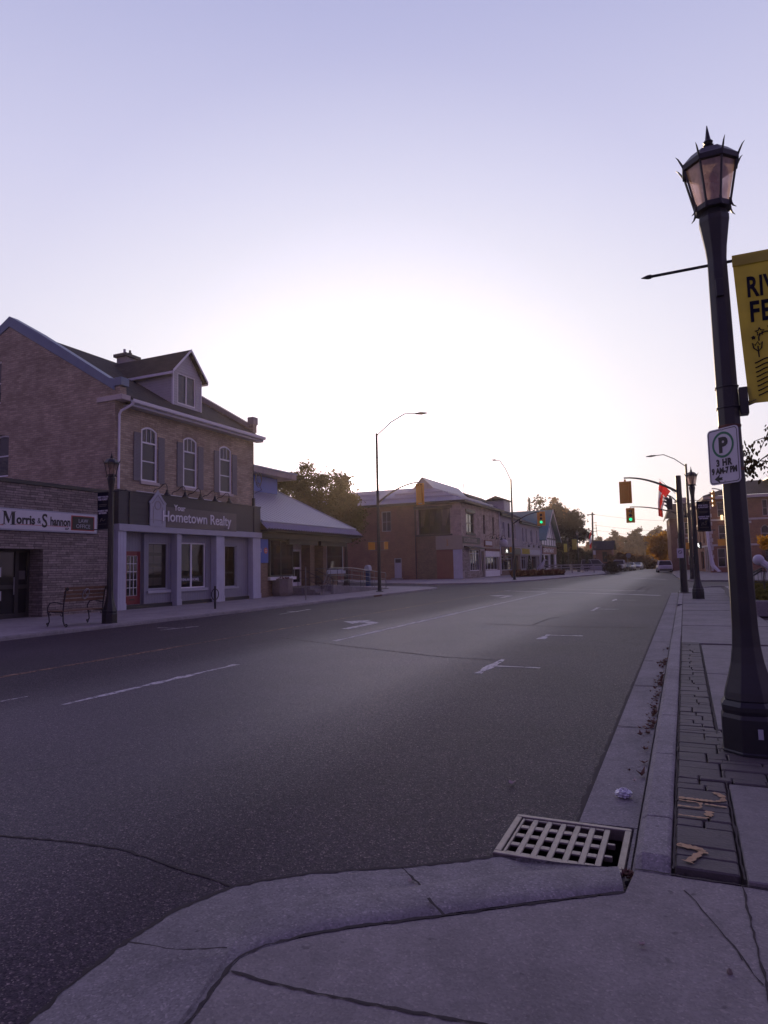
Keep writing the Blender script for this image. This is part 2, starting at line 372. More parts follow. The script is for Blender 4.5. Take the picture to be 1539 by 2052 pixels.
def asphalt_mat():
    nt = NT('asphalt'); p = wcoords(nt); s = nt.n('ShaderNodeSeparateXYZ'); nt.l(p, s.inputs[0])
    vo = nt.n('ShaderNodeTexVoronoi'); vo.inputs['Scale'].default_value = 125; nt.l(p, vo.inputs['Vector'])
    sep = nt.n('ShaderNodeSeparateColor'); nt.l(vo.outputs['Color'], sep.inputs[0])
    stone = ramp(nt, sep.outputs[0], [(0.0, (0.034, 0.0245, 0.040)), (0.55, (0.060, 0.042, 0.066)), (0.84, (0.104, 0.073, 0.102)), (0.97, (0.21, 0.16, 0.175)), (1.0, (0.38, 0.29, 0.29))])
    n1 = noise(nt, p, 0.35, 5, 0.6); n2 = noise(nt, p, 30, 3)
    stone = mixc(nt, stone, ramp(nt, n1, [(0.3, (0.72,)*3), (0.7, (1.24,)*3)]), 0.85, 'MULTIPLY')
    stone = mixc(nt, stone, ramp(nt, n2, [(0.3, (0.6,)*3), (0.7, (1.4,)*3)]), 0.7, 'MULTIPLY')
    # traffic polish, with the road's sheen also put into the colour: the driving lane between the parking stalls and the turn lane is paler than the parking strip
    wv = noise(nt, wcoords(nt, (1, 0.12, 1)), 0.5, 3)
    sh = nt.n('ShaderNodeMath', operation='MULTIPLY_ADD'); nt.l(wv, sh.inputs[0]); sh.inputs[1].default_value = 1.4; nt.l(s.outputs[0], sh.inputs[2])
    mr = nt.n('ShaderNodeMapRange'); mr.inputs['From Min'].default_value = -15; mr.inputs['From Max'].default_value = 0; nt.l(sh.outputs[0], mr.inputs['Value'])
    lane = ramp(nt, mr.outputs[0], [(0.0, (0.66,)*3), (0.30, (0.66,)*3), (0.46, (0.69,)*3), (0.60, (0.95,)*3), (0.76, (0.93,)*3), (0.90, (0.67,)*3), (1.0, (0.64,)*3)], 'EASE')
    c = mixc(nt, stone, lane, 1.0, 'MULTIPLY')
    # hairline cracks
    cv = nt.n('ShaderNodeTexVoronoi'); cv.feature = 'DISTANCE_TO_EDGE'; cv.inputs['Scale'].default_value = 0.22
    wob = nt.n('ShaderNodeTexNoise'); wob.inputs['Scale'].default_value = 1.5; wob.inputs['Detail'].default_value = 6; nt.l(p, wob.inputs['Vector'])
    ad = nt.n('ShaderNodeVectorMath', operation='MULTIPLY_ADD'); nt.l(wob.outputs['Color'], ad.inputs[0]); ad.inputs[1].default_value = (0.9, 0.9, 0); nt.l(p, ad.inputs[2]); nt.l(ad.outputs[0], cv.inputs['Vector'])
    crack = ramp(nt, cv.outputs['Distance'], [(0.0, (1, 1, 1)), (0.0022, (0, 0, 0))])
    gate = ramp(nt, noise(nt, p, 0.13, 2), [(0.5, (0, 0, 0)), (0.56, (0.75,)*3)])
    ck = mixc(nt, (0, 0, 0), crack, gate)
    c = mixc(nt, c, (0.012, 0.011, 0.011), ck)
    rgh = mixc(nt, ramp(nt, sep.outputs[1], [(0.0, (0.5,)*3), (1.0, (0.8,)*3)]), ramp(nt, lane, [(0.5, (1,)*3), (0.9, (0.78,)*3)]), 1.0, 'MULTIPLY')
    nrm = bump(nt, vo.outputs['Distance'], 0.38, 0.006); nrm = bump(nt, n2, 0.2, 0.006, nrm)
    m_ = finish(nt, c, rgh, nrm, 0, 0.17)
    pb = [k for k in nt.t.nodes if k.type == 'BSDF_PRINCIPLED'][0]
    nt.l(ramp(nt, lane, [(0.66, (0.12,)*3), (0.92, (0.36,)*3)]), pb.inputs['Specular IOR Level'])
    return m_

def concrete_mat(name, c, agg=0.5, rough=0.8):
    nt = NT(name); p = wcoords(nt)
    vo = nt.n('ShaderNodeTexVoronoi'); vo.inputs['Scale'].default_value = 110; nt.l(p, vo.inputs['Vector'])
    sep = nt.n('ShaderNodeSeparateColor'); nt.l(vo.outputs['Color'], sep.inputs[0])
    sp = ramp(nt, sep.outputs[0], [(0.0, (0.62,)*3), (0.5, (0.95,)*3), (0.9, (1.12,)*3), (1.0, (1.7, 1.65, 1.6))])
    n1 = noise(nt, p, 0.9, 6, 0.62); n2 = noise(nt, p, 7, 4, 0.6); n3 = noise(nt, p, 45, 2)
    base = ramp(nt, n1, [(0.3, sc3(c, 0.8)), (0.7, sc3(c, 1.15))])
    base = mixc(nt, base, ramp(nt, n2, [(0.25, (0.72,)*3), (0.6, (1.08,)*3)]), 0.7, 'MULTIPLY')
    base = mixc(nt, base, sp, agg, 'MULTIPLY')
    pit = ramp(nt, noise(nt, p, 16, 1), [(0.22, (0.4,)*3), (0.27, (1,)*3)])
    base = mixc(nt, base, pit, 0.6, 'MULTIPLY')
    nrm = bump(nt, n3, 0.5, 0.006); nrm = bump(nt, n2, 0.3, 0.012, nrm); nrm = bump(nt, vo.outputs['Distance'], 0.35*agg, 0.004, nrm)
    return finish(nt, base, rough, nrm, 0, 0.35)

M = {}
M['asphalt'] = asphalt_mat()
M['concrete'] = concrete_mat('pavement_concrete', (0.235, 0.215, 0.205), 0.45)
M['slab'] = concrete_mat('slab_concrete', (0.21, 0.195, 0.19), 0.35)
M['gutter'] = concrete_mat('gutter_concrete', (0.225, 0.21, 0.21), 0.7)
M['kerb'] = concrete_mat('kerb_concrete', (0.25, 0.235, 0.235), 0.7)
M['left_walk'] = concrete_mat('left_walk_concrete', (0.32, 0.295, 0.295), 0.2)
M['paver'] = concrete_mat('paver_stone', (0.098, 0.086, 0.085), 0.25, 0.7)
M['curtain_reflection'] = clothmat('sky_reflection_curtain', (0.55, 0.58, 0.68))  # dormer curtain coloured to paint the bluish sky reflection of its panes
M['joint'] = plain('joint_dirt', (0.042, 0.034, 0.033), 0.95)
M['soil'] = plain('soil', (0.06, 0.048, 0.042), 0.95, var=0.4, scale=12)
M['dirt'] = plain('ground_dirt', (0.07, 0.065, 0.05), 0.95, var=0.3, scale=0.4)
M['grass'] = plain('grass', (0.045, 0.06, 0.02), 0.9, var=0.4, scale=6, bmp=0.6)
def worn(m, scale, lo, hi):
    """lets the ground show through where the paint has worn off"""
    t = m.node_tree; out = [k for k in t.nodes if k.type == 'OUTPUT_MATERIAL'][0]; p = [k for k in t.nodes if k.type == 'BSDF_PRINCIPLED'][0]
    geo = t.nodes.new('ShaderNodeNewGeometry'); n = t.nodes.new('ShaderNodeTexNoise'); n.inputs['Scale'].default_value = scale; n.inputs['Detail'].default_value = 6; n.inputs['Roughness'].default_value = 0.72
    t.links.new(geo.outputs['Position'], n.inputs['Vector']); r = t.nodes.new('ShaderNodeValToRGB'); r.color_ramp.elements[0].position = lo; r.color_ramp.elements[1].position = hi; t.links.new(n.outputs['Fac'], r.inputs[0])
    tr = t.nodes.new('ShaderNodeBsdfTransparent'); mx = t.nodes.new('ShaderNodeMixShader'); t.links.new(r.outputs[0], mx.inputs[0]); t.links.new(tr.outputs[0], mx.inputs[1]); t.links.new(p.outputs[0], mx.inputs[2]); t.links.new(mx.outputs[0], out.inputs['Surface']); return m
M['paint_white'] = worn(plain('worn_white_paint', (0.55, 0.52, 0.53), 0.6, var=0.25, scale=5), 9, 0.34, 0.52)
M['paint_yellow'] = plain('worn_yellow_paint', (0.24, 0.12, 0.075), 0.6, var=0.3, scale=8)
worn(M['paint_yellow'], 7, 0.36, 0.56)
M['paint_block'] = plain('yellow_block_paint', (0.40, 0.245, 0.12), 0.65, var=0.3, scale=14)
M['paint_worn'] = worn(plain('worn_block_paint', (0.40, 0.245, 0.12), 0.65, var=0.3, scale=14), 22, 0.26, 0.42)
M['brick_buff'] = masonry('buff_brick', (0.62, 0.52, 0.375), (0.42, 0.34, 0.25), (0.33, 0.295, 0.26), 0.27, 0.09, 0.009, stain=0.7, bstr=0.35)
M['brick_red'] = masonry('red_brick', (0.32, 0.155, 0.105), (0.235, 0.115, 0.08), (0.26, 0.22, 0.19), 0.22, 0.075, 0.007, stain=0.5)
M['brick_brown'] = masonry('brown_brick', (0.27, 0.18, 0.125), (0.19, 0.125, 0.09), (0.22, 0.18, 0.155), 0.22, 0.075, 0.008)
M['brick_orange'] = masonry('orange_brick', (0.38, 0.17, 0.10), (0.29, 0.13, 0.08), (0.25, 0.2, 0.17), 0.22, 0.075, 0.007)
M['stone'] = masonry('rubble_stone', (0.56, 0.46, 0.40), (0.42, 0.34, 0.29), (0.45, 0.40, 0.36), 0.5, 0.22, 0.014, stain=0.8, sq=0.6, sqf=3)
M['ledge'] = ledgestone('split_ledge_stone', (0.30, 0.255, 0.235))
M['ledge_pale'] = ledgestone('pale_ledge_stone', (0.36, 0.31, 0.29), 0.12, 0.5)
M['limestone'] = plain('limestone_trim', (0.56, 0.50, 0.46), 0.8, var=0.15, scale=2)
M['stucco'] = plain('beige_stucco', (0.40, 0.345, 0.32), 0.9, var=0.14, scale=1.2, grime=0.4)
M['stucco_grey'] = plain('grey_render', (0.36, 0.34, 0.35), 0.9, var=0.14, scale=1.2, grime=0.4)
M['shingle'] = masonry('asphalt_shingle', (0.06, 0.055, 0.058), (0.04, 0.038, 0.042), (0.02, 0.02, 0.02), 0.32, 0.13, 0.006, rough=0.9, stain=0.4)
M['metal_roof'] = plain('pale_metal_roof', (0.31, 0.32, 0.40), 0.5, metal=0.15, var=0.06, scale=0.6, bmp=0.03, spec=0.4)
M['flashing'] = plain('blue_grey_flashing', (0.13, 0.17, 0.25), 0.45, metal=0.3, var=0.12, scale=2)
M['plank_dark'] = boards('charcoal_planks', (0.055, 0.055, 0.063), 0.26)
M['plank_grey'] = boards('grey_ribbed_panel', (0.50, 0.515, 0.59), 0.16, True)
M['panel_wall'] = boards('grey_panel_wall', (0.245, 0.25, 0.30), 0.16, True)
M['clapboard'] = boards('white_clapboard', (0.50, 0.49, 0.52), 0.125)
M['trim_grey'] = plain('grey_trim', (0.40, 0.41, 0.47), 0.55, var=0.08)
M['trim_white'] = plain('white_trim', (0.80, 0.79, 0.81), 0.5, var=0.06)
M['trim_dark'] = plain('dark_trim', (0.03, 0.028, 0.03), 0.5, var=0.15)
M['shutter'] = boards('grey_shutter', (0.20, 0.19, 0.215), 0.06)
M['black_metal'] = plain('black_painted_metal', (0.014, 0.014, 0.019), 0.42, var=0.35, scale=7, bmp=0.12)
M['steel'] = plain('galvanised_steel', (0.35, 0.35, 0.37), 0.4, metal=0.6, var=0.1)
M['rail'] = plain('worn_steel_rail', (0.22, 0.21, 0.22), 0.35, metal=0.7, var=0.1)
M['cast_iron'] = plain('worn_cast_iron', (0.22, 0.185, 0.175), 0.45, metal=0.45, var=0.3, scale=14, bmp=0.25)
M['rust'] = plain('rust', (0.10, 0.04, 0.025), 0.8, var=0.4, scale=10)
M['void'] = plain('dark_void', (0.006, 0.006, 0.007), 0.95, bmp=0)
M['interior'] = plain('dim_room', (0.06, 0.05, 0.045), 0.9, var=0.5, scale=1.5)
M['glass'] = glassmat('window_glass')
M['glass_dark'] = finish(*(lambda nt: (nt, (0.015, 0.015, 0.02), 0.03, bump(nt, noise(nt, wcoords(nt), 0.8, 1), 0.05, 0.05)))(NT('dark_window_glass')))
M['blind'] = plain('linen_blind', (0.24, 0.2, 0.165), 0.9, var=0.08)
M['curtain'] = clothmat('pale_curtain', (0.4, 0.33, 0.3))
M['amber'] = plain('amber_signal_paint', (0.80, 0.40, 0.04), 0.45, var=0.08)
M['lens_off'] = plain('unlit_lens', (0.05, 0.02, 0.015), 0.25)
M['green_on'] = emit('lit_green_lens', (0.03, 1.0, 0.42), 1.1)
M['walk_on'] = emit('lit_walk_symbol', (1, 0.98, 0.95), 2.0)
M['lantern_on'] = emit('lit_wall_lantern', (1, 0.72, 0.36), 2.2)
M['banner_yellow'] = clothmat('yellow_banner_cloth', (0.60, 0.54, 0.12), 0.3)
M['banner_dark'] = clothmat('navy_banner_cloth', (0.012, 0.013, 0.03), 0.1)
M['print_navy'] = clothmat('navy_print', (0.012, 0.014, 0.035), 0.05)
M['print_white'] = plain('white_print', (0.55, 0.55, 0.62), 0.6)
M['print_grey'] = plain('grey_print', (0.12, 0.11, 0.11), 0.6)
M['sign_white'] = plain('sign_white', (0.62, 0.61, 0.64), 0.45, var=0.05)
M['sign_black'] = plain('sign_black', (0.012, 0.012, 0.013), 0.5)
M['sign_green'] = plain('sign_green', (0.01, 0.16, 0.07), 0.45)
M['sign_red'] = plain('sign_red', (0.42, 0.03, 0.03), 0.5)
M['sign_blue'] = plain('bank_blue', (0.04, 0.10, 0.42), 0.45, var=0.05)
M['sign_brown'] = plain('signboard_brown_grey', (0.13, 0.11, 0.11), 0.5, var=0.08)
M['sign_beige'] = plain('beige_signboard', (0.36, 0.32, 0.24), 0.6, var=0.06)
M['door_red'] = plain('red_door_paint', (0.20, 0.012, 0.026), 0.45, var=0.1)
M['wood'] = plain('bench_wood', (0.16, 0.085, 0.05), 0.6, var=0.3, scale=8)
M['wood_grey'] = plain('weathered_rail_wood', (0.33, 0.31, 0.31), 0.85, var=0.2, scale=5)
M['bark'] = plain('bark', (0.06, 0.045, 0.035), 0.95, var=0.4, scale=8, bmp=0.8)
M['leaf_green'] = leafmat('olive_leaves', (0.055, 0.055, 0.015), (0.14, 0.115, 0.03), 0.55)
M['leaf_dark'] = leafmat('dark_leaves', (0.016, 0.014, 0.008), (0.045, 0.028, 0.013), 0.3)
M['leaf_rust'] = leafmat('rust_leaves', (0.15, 0.07, 0.025), (0.24, 0.125, 0.04), 0.5, 0.15)
M['leaf_gold'] = leafmat('gold_leaves', (0.42, 0.20, 0.02), (0.60, 0.33, 0.03), 0.55)
M['leaf_hill'] = leafmat('hill_leaves', (0.10, 0.07, 0.035), (0.18, 0.115, 0.05), 0.4, 0.06)
M['leaf_red'] = leafmat('red_plants', (0.12, 0.03, 0.02), (0.16, 0.06, 0.03), 0.4, 2)
M['conifer'] = leafmat('dark_conifer', (0.015, 0.022, 0.012), (0.03, 0.035, 0.016), 0.2, 2)
M['leaf_dry'] = plain('dry_leaf', (0.15, 0.075, 0.05), 0.8, var=0.4, scale=25)
M['leaf_pale'] = plain('pale_dry_leaf', (0.42, 0.34, 0.3), 0.8, var=0.2, scale=25)
M['foil'] = plain('crumpled_foil', (0.6, 0.6, 0.66), 0.3, metal=0.5, var=0.1, scale=30)
M['flag_red'] = clothmat('flag_red', (0.62, 0.02, 0.025), 0.5)
M['flag_white'] = clothmat('flag_white', (0.7, 0.68, 0.68), 0.5)
M['teal'] = boards('teal_metal_roof', (0.06, 0.17, 0.17), 0.4, True)
M['pole_wood'] = plain('pole_wood', (0.09, 0.075, 0.06), 0.9)
M['white_sculpt'] = plain('white_sculpture_paint', (0.6, 0.6, 0.62), 0.6, var=0.08)
M['tyre'] = plain('tyre_rubber', (0.015, 0.015, 0.015), 0.85)
M['tail'] = plain('tail_lamp', (0.3, 0.015, 0.015), 0.25)
M['head'] = plain('head_lamp', (0.5, 0.5, 0.52), 0.15)
M['rubbish'] = plain('grey_stone_chip', (0.22, 0.18, 0.15), 0.9)
M['cone'] = plain('cone_orange', (0.55, 0.13, 0.03), 0.6)
# ------------------------------------------------------------------ light
SUN_EL, SUN_AZ = R(7.35), R(24.4)          # the sun stands left of the street's direction, just over the roofs
SDIR = Vector((-math.sin(SUN_AZ)*math.cos(SUN_EL), math.cos(SUN_AZ)*math.cos(SUN_EL), math.sin(SUN_EL)))
sl = bpy.data.lights.new('sun', 'SUN'); sl.energy = 3.2; sl.angle = R(0.5); sl.color = (1.0, 0.74, 0.48)
so = bpy.data.objects.new('sun', sl); COL.objects.link(so); so.rotation_euler = (-SDIR).to_track_quat('-Z', 'Y').to_euler(); so.location = (0, -10, 60)

def make_world():
    w = bpy.data.worlds.new('World'); sc.world = w; w.use_nodes = True; t = w.node_tree; t.nodes.clear()
    N = lambda k, **kw: t.nodes.new(k)
    out = N('ShaderNodeOutputWorld'); bg = N('ShaderNodeBackground'); bg.inputs['Strength'].default_value = 0.1
    sky = N('ShaderNodeTexSky'); sky.sky_type = 'NISHITA'; sky.sun_disc = False; sky.sun_elevation = SUN_EL; sky.sun_rotation = -SUN_AZ
    sky.air_density = 1.0; sky.dust_density = 1.5; sky.ozone_density = 2.0
    g = N('ShaderNodeTexCoord')
    nrm = N('ShaderNodeVectorMath'); nrm.operation = 'NORMALIZE'; t.links.new(g.outputs['Generated'], nrm.inputs[0])
    dt = N('ShaderNodeVectorMath'); dt.operation = 'DOT_PRODUCT'; t.links.new(nrm.outputs[0], dt.inputs[0]); dt.inputs[1].default_value = SDIR
    ac = N('ShaderNodeMath'); ac.operation = 'ARCCOSINE'; t.links.new(dt.outputs['Value'], ac.inputs[0])
    dv = N('ShaderNodeMath'); dv.operation = 'DIVIDE'; t.links.new(ac.outputs[0], dv.inputs[0]); dv.inputs[1].default_value = PI
    def rampn(sock, stops, k=1.0):
        rp = N('ShaderNodeValToRGB'); t.links.new(sock, rp.inputs[0]); e = rp.color_ramp.elements
        while len(e) < len(stops): e.new(0.5)
        for i, (p, c) in enumerate(stops): e[i].position = p; e[i].color = (c[0]*k, c[1]*k, c[2]*k, 1)
        return rp.outputs[0]
    def mixn(a, b, mode, fac=1.0):
        m = N('ShaderNodeMix'); m.data_type = 'RGBA'; m.blend_type = mode; m.inputs[0].default_value = fac
        for sk, v in ((m.inputs[6], a), (m.inputs[7], b)):
            if isinstance(v, tuple): sk.default_value = v
            else: t.links.new(v, sk)
        return m.outputs[2]
    sp = N('ShaderNodeSeparateXYZ'); t.links.new(nrm.outputs[0], sp.inputs[0])
    el = N('ShaderNodeMath'); el.operation = 'ARCSINE'; t.links.new(sp.outputs[2], el.inputs[0])
    ed = N('ShaderNodeMath'); ed.operation = 'DIVIDE'; t.links.new(el.outputs[0], ed.inputs[0]); ed.inputs[1].default_value = PI/2
    base = rampn(ed.outputs[0], [(d/90.0, c) for d, c in SKY_BASE])            # by height above the horizon
    away = rampn(dv.outputs[0], [(d/180.0, c) for d, c in SKY_AWAY])           # fading away from the sunset side
    glow = rampn(dv.outputs[0], [(d/180.0, c) for d, c in SKY_GLOW], 0.25)     # brighter round the sun
    tot = mixn(mixn(base, away, 'MULTIPLY'), mixn(glow, (4, 4, 4, 1), 'MULTIPLY'), 'ADD')
    tot = mixn(tot, (10, 10, 10, 1), 'MULTIPLY')
    mx = N('ShaderNodeMix'); mx.data_type = 'RGBA'; mx.inputs[0].default_value = 0.03; t.links.new(tot, mx.inputs[6]); t.links.new(sky.outputs[0], mx.inputs[7])
    t.links.new(mx.outputs[2], bg.inputs['Color']); t.links.new(bg.outputs[0], out.inputs['Surface'])
SKY_BASE = [(0, (0.88, 0.80, 0.80)), (4, (0.86, 0.80, 0.86)), (12, (0.84, 0.815, 0.93)), (20, (0.77, 0.755, 0.91)), (30, (0.63, 0.63, 0.86)), (42, (0.46, 0.475, 0.745)), (60, (0.30, 0.265, 0.53)), (90, (0.17, 0.125, 0.33))]
SKY_AWAY = [(0, (1, 1, 1)), (45, (1, 1, 1)), (75, (0.57, 0.48, 0.68)), (115, (0.32, 0.235, 0.43)), (180, (0.21, 0.15, 0.32))]
SKY_GLOW = [(0, (3.6, 3.0, 2.9)), (3, (1.6, 1.3, 1.4)), (8, (0.62, 0.51, 0.58)), (14, (0.28, 0.26, 0.24)), (22, (0.12, 0.12, 0.08)), (32, (0.02, 0.02, 0.02)), (42, (0, 0, 0))]
make_world()
sc.view_settings.view_transform = 'Standard'; sc.view_settings.look = 'None'; sc.view_settings.exposure = 0.0; sc.view_settings.gamma = 1.0
sc.render.engine = 'CYCLES'; sc.cycles.use_denoising = True
try: sc.cycles.denoiser = 'OPENIMAGEDENOISE'
except Exception: pass
sc.cycles.max_bounces = 8; sc.cycles.transparent_max_bounces = 16; sc.cycles.sample_clamp_indirect = 4.0

# ------------------------------------------------------------------ the setting
PZ = 0.10      # left pavement level
RZ = 0.115     # right pavement level
GX0, GX1, GY0, GY1 = -1.03, -0.385, 3.72, 4.29     # catch basin opening
def grid_with_hole(mb, x0, x1, y0, y1, z, hole, xs=(), ys=()):
    X = sorted({x0, x1, hole[0], hole[1]}|set(xs)); Y = sorted({y0, y1, hole[2], hole[3]}|set(ys))
    for a, b in zip(X[:-1], X[1:]):
        for c, d in zip(Y[:-1], Y[1:]):
            if a >= hole[0]-1e-6 and b <= hole[1]+1e-6 and c >= hole[2]-1e-6 and d <= hole[3]+1e-6: continue
            mb.poly((a, c, z), (b, c, z), (b, d, z), (a, d, z))
    return mb
HOLE = (GX0, GX1, GY0, GY1)
g = grid_with_hole(MB(), -1800, 1800, -1800, 1800, -0.04, HOLE); tag(g.build('ground', M['dirt']), kind='structure')
g = grid_with_hole(MB(), -90, 90, -45, 101, 0.0, HOLE)
fx = [(-10.2, -1.9, 101), (-10.0, -2.2, 120), (-12.0, -4.4, 140), (-17, -9.5, 165), (-26, -18.5, 190)]
for (a, b) in zip(fx[:-1], fx[1:]): g.poly((a[0], a[2], 0), (a[1], a[2], 0), (b[1], b[2], 0), (b[0], b[2], 0))
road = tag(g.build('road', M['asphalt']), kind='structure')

def strip(mb, pts, w, z, jit=0.0, seg=None):
    """a flat ribbon of width w along the ground points"""
    P = [Vector((p[0], p[1], z)) for p in pts]
    if seg:
        Q = []
        for a, b in zip(P[:-1], P[1:]):
            n = max(1, int((b-a).length/seg))
            Q += [a.lerp(b, k/n) for k in range(n)]
        Q.append(P[-1]); P = Q
    L = []
    for i, p in enumerate(P):
        t = (P[min(i+1, len(P)-1)]-P[max(i-1, 0)]); t.z = 0; t.normalize(); n = Vector((-t.y, t.x, 0))
        o = n*rng.uniform(-jit, jit); ww = w*(1+(rng.uniform(-0.6, 0.6) if jit else 0))
        L.append((p+o-n*ww/2, p+o+n*ww/2))
    for (a, b), (c, d) in zip(L[:-1], L[1:]): mb.poly(a, c, d, b)
    return mb
MZ = 0.004
def mark(name, pts, w, mat='paint_white'): return strip(MB(), pts, w, MZ, 0.006, 0.25).build(name, M[mat], road)
mark('lane_line', [(-7.0, 5.9), (-7.0, 9.35)], 0.12)
mark('lane_line', [(-7.06, 12.9), (-7.0, 22), (-6.85, 36.8)], 0.12)
mark('centre_line', [(-9.8, -6), (-9.86, 12), (-9.86, 24), (-9.8, 39.2)], 0.10, 'paint_yellow')
mark('stop_line', [(-9.9, 39.5), (-6.6, 37.2), (-4.6, 36.1), (-1.1, 33.4)], 0.26)
mark('crossing_line', [(-9.2, 43.5), (-5.6, 41.0), (-2.0, 38.4)], 0.14)
mark('crossing_line', [(-4.6, 68), (-1.5, 62)], 0.25)
mark('parking_mark', [(-2.86, 9.62), (-2.86, 11.15)], 0.12)
mark('parking_mark', [(-2.795, 10.4), (-2.1, 10.4)], 0.09)
mark('parking_mark', [(-2.86, 14.3), (-2.86, 15.2)], 0.12)
mark('parking_mark', [(-2.795, 15.12), (-2.1, 15.12)], 0.09)
mark('parking_mark', [(-2.86, 23.0), (-2.86, 24.6)], 0.12)
mark('parking_mark', [(-2.795, 23.8), (-2.1, 23.8)], 0.09)
mark('parking_mark', [(-2.75, 28.8), (-2.75, 30.2)], 0.12)
mark('parking_mark', [(-2.685, 29.4), (-1.9, 29.4)], 0.09)
for (a, b) in (((322, 1263), (398, 1255)), ((316, 1258), (350, 1259)), ((560, 1231), (622, 1221)), ((575, 1225), (597, 1226))):
    mark('parking_mark', [gp(*a), gp(*b)], 0.10)
mark('lane_line', [gp(0, 1406), gp(55, 1396)], 0.05)
for (Y0, x0) in ((15.5, -8.15), (31.3, -8.05)):          # two left-turn arrows
    g = MB()
    for q in ([(x0-0.11, Y0), (x0+0.11, Y0), (x0+0.11, Y0+1.9), (x0-0.11, Y0+1.65)], [(x0-0.11, Y0+1.65), (x0+0.11, Y0+1.9), (x0-0.18, Y0+2.2), (x0-0.30, Y0+1.85)],
              [(x0-0.30, Y0+1.85), (x0-0.18, Y0+2.2), (x0-0.52, Y0+2.25), (x0-0.52, Y0+1.9)], [(x0-0.52, Y0+1.45), (x0-0.52, Y0+2.75), (x0-1.15, Y0+2.1)]):
        g.poly(*[(p[0], p[1], MZ) for p in q])
    g.build('turn_arrow', M['paint_white'], road)
def crack(pts, w=0.012, z=0.0035, par=None, mat='joint'): return strip(MB(), pts, w, z, w*0.6, 0.05).build('crack', M[mat], par or road)
crack([gp(*p) for p in ((-30, 1672), (80, 1682), (170, 1692), (250, 1703), (300, 1722), (380, 1748), (468, 1776))], 0.016)
crack([gp(*p) for p in ((560, 1278), (704, 1296), (891, 1317), (1010, 1324))], 0.03)
crack([gp(*p) for p in ((1068, 1252), (1100, 1240), (1125, 1236))], 0.04)
crack([gp(*p) for p in ((970, 1250), (1120, 1256), (1300, 1258))], 0.05)
for q in (((1275, 1184), (1290, 1176), (1325, 1171)), ((1292, 1186), (1302, 1178), (1330, 1173))): crack([gp(*p) for p in q], 0.09)

# left pavement with kerb
def walk(name, pts, z, mat, zb=-0.035):
    return tag(MB().prism([(p[0], p[1], zb) for p in pts], (0, 0, z-zb)).build(name, M[mat]), kind='structure')
KX = -15.1
corner = [(KX, 41.0), (KX-0.4, 43.2), (KX-1.6, 45.0), (KX-3.6, 46.0)]
lw = walk('left_pavement', [(-70, -45), (KX-0.16, -45), (KX-0.16, 41.0), (KX-0.5, 43.1), (KX-1.7, 44.85), (KX-3.6, 45.84), (-70, 66)], PZ, 'left_walk')
g = MB(); ys = [-45, -20, 0, 6.1, 9.2, 12.3, 15.4, 18.5, 21.6, 24.7, 27.8, 30.9, 34, 37.1, 41.0]
def kerbseg(mb, a, b, inward, z, w=0.15):
    a = Vector((a[0], a[1], 0)); b = Vector((b[0], b[1], 0)); n = Vector((inward[0], inward[1], 0)).normalized(); t = (b-a).normalized()*0.004
    a = a+t; b = b-t; prof = [(0, -0.03), (0.02, z-0.03), (0.05, z+0.003), (w-0.003, z+0.003), (w-0.003, -0.03)]
    vs = [p+n*q[0]+Vector((0, 0, q[1])) for p in (a, b) for q in prof]; k = len(prof)
    mb.add(vs, [(i, i+1, k+i+1, k+i) for i in range(k-1)]+[list(range(k)), [k+i for i in range(k)][::-1]])
for a, b in zip(ys[:-1], ys[1:]): kerbseg(g, (KX, a), (KX, b), (-1, 0), PZ)
for a, b in zip(corner[:-1], corner[1:]): kerbseg(g, a, b, (-(b[1]-a[1]), (b[0]-a[0])), PZ)
g.build('kerb', M['kerb'], lw)
g = MB()
for y in range(-6, 44, 3): strip(g, [(KX-0.2, y+0.4), (-20.3, y+0.4)], 0.012, PZ+0.003)
strip(g, [(-17.6, -6), (-17.6, 40)], 0.012, PZ+0.003); g.build('joint', M['joint'], lw)
g = MB(); g.box(KX-0.03, KX+0.004, 32.1, 33.1, 0.005, 0.085); g.build('drain_inlet', M['rust'], lw)
# far left pavement round the corner building
fl = [gp(*p, 0) for p in ((860, 1172), (985, 1169.5), (1073, 1164), (1150, 1156.5), (1246, 1148))]
walk('far_left_pavement', [(-72, 66.5), (-40, 67.5)]+[(p.x, p.y) for p in fl]+[(-9.6, 112), (-10.5, 125), (-70, 125)], PZ, 'left_walk')
walk('far_right_pavement', [(-0.2, 56.0), (0.6, 54.5), (2.4, 54.0), (70, 50), (70, 108), (-0.6, 112), (-1.6, 100), (-1.3, 82), (-0.7, 66)], 0.12, 'concrete')

# right pavement: pavers, slabs, kerb and gutter
rw = walk('right_pavement', [(-0.135, 3.55), (70, 3.55), (70, 40), (3.0, 42.5), (1.0, 42.0), (-0.1, 39.5), (-0.135, 36)], 0.06, 'soil')
g = MB()
def slabbox(x0, x1, y0, y1, z=RZ, gap=0.006): g.box(x0+gap, x1-gap, y0+gap, y1-gap, 0.055, z)
for (x0, x1) in ((0.185, 1.75), (1.75, 3.3), (3.3, 6.0)):
    for (y0, y1) in ((3.60, 5.08), (6.62, 8.24), (8.24, 9.8), (9.8, 11.35), (11.35, 13.05)): slabbox(x0, x1, y0, y1, RZ+rng.uniform(-0.003, 0.003))
for k, y0 in enumerate([13.33, 15.1, 16.9, 18.4, 20.2, 22.0, 23.8, 25.6, 27.4, 29.2, 31, 32.8, 34.6, 36.4, 38.2]):
    for (x0, x1) in ((-0.13, 1.7), (1.7, 3.5), (3.5, 6)):
        if x0 > 1.6 and y0 > 18: continue
        slabbox(x0, x1, y0, y0+1.7 if k else 15.1, RZ-0.004+rng.uniform(-0.003, 0.003), 0.005)
g.build('slab', M['slab'], rw, bevel=0.006)
g = MB(); y = 3.98
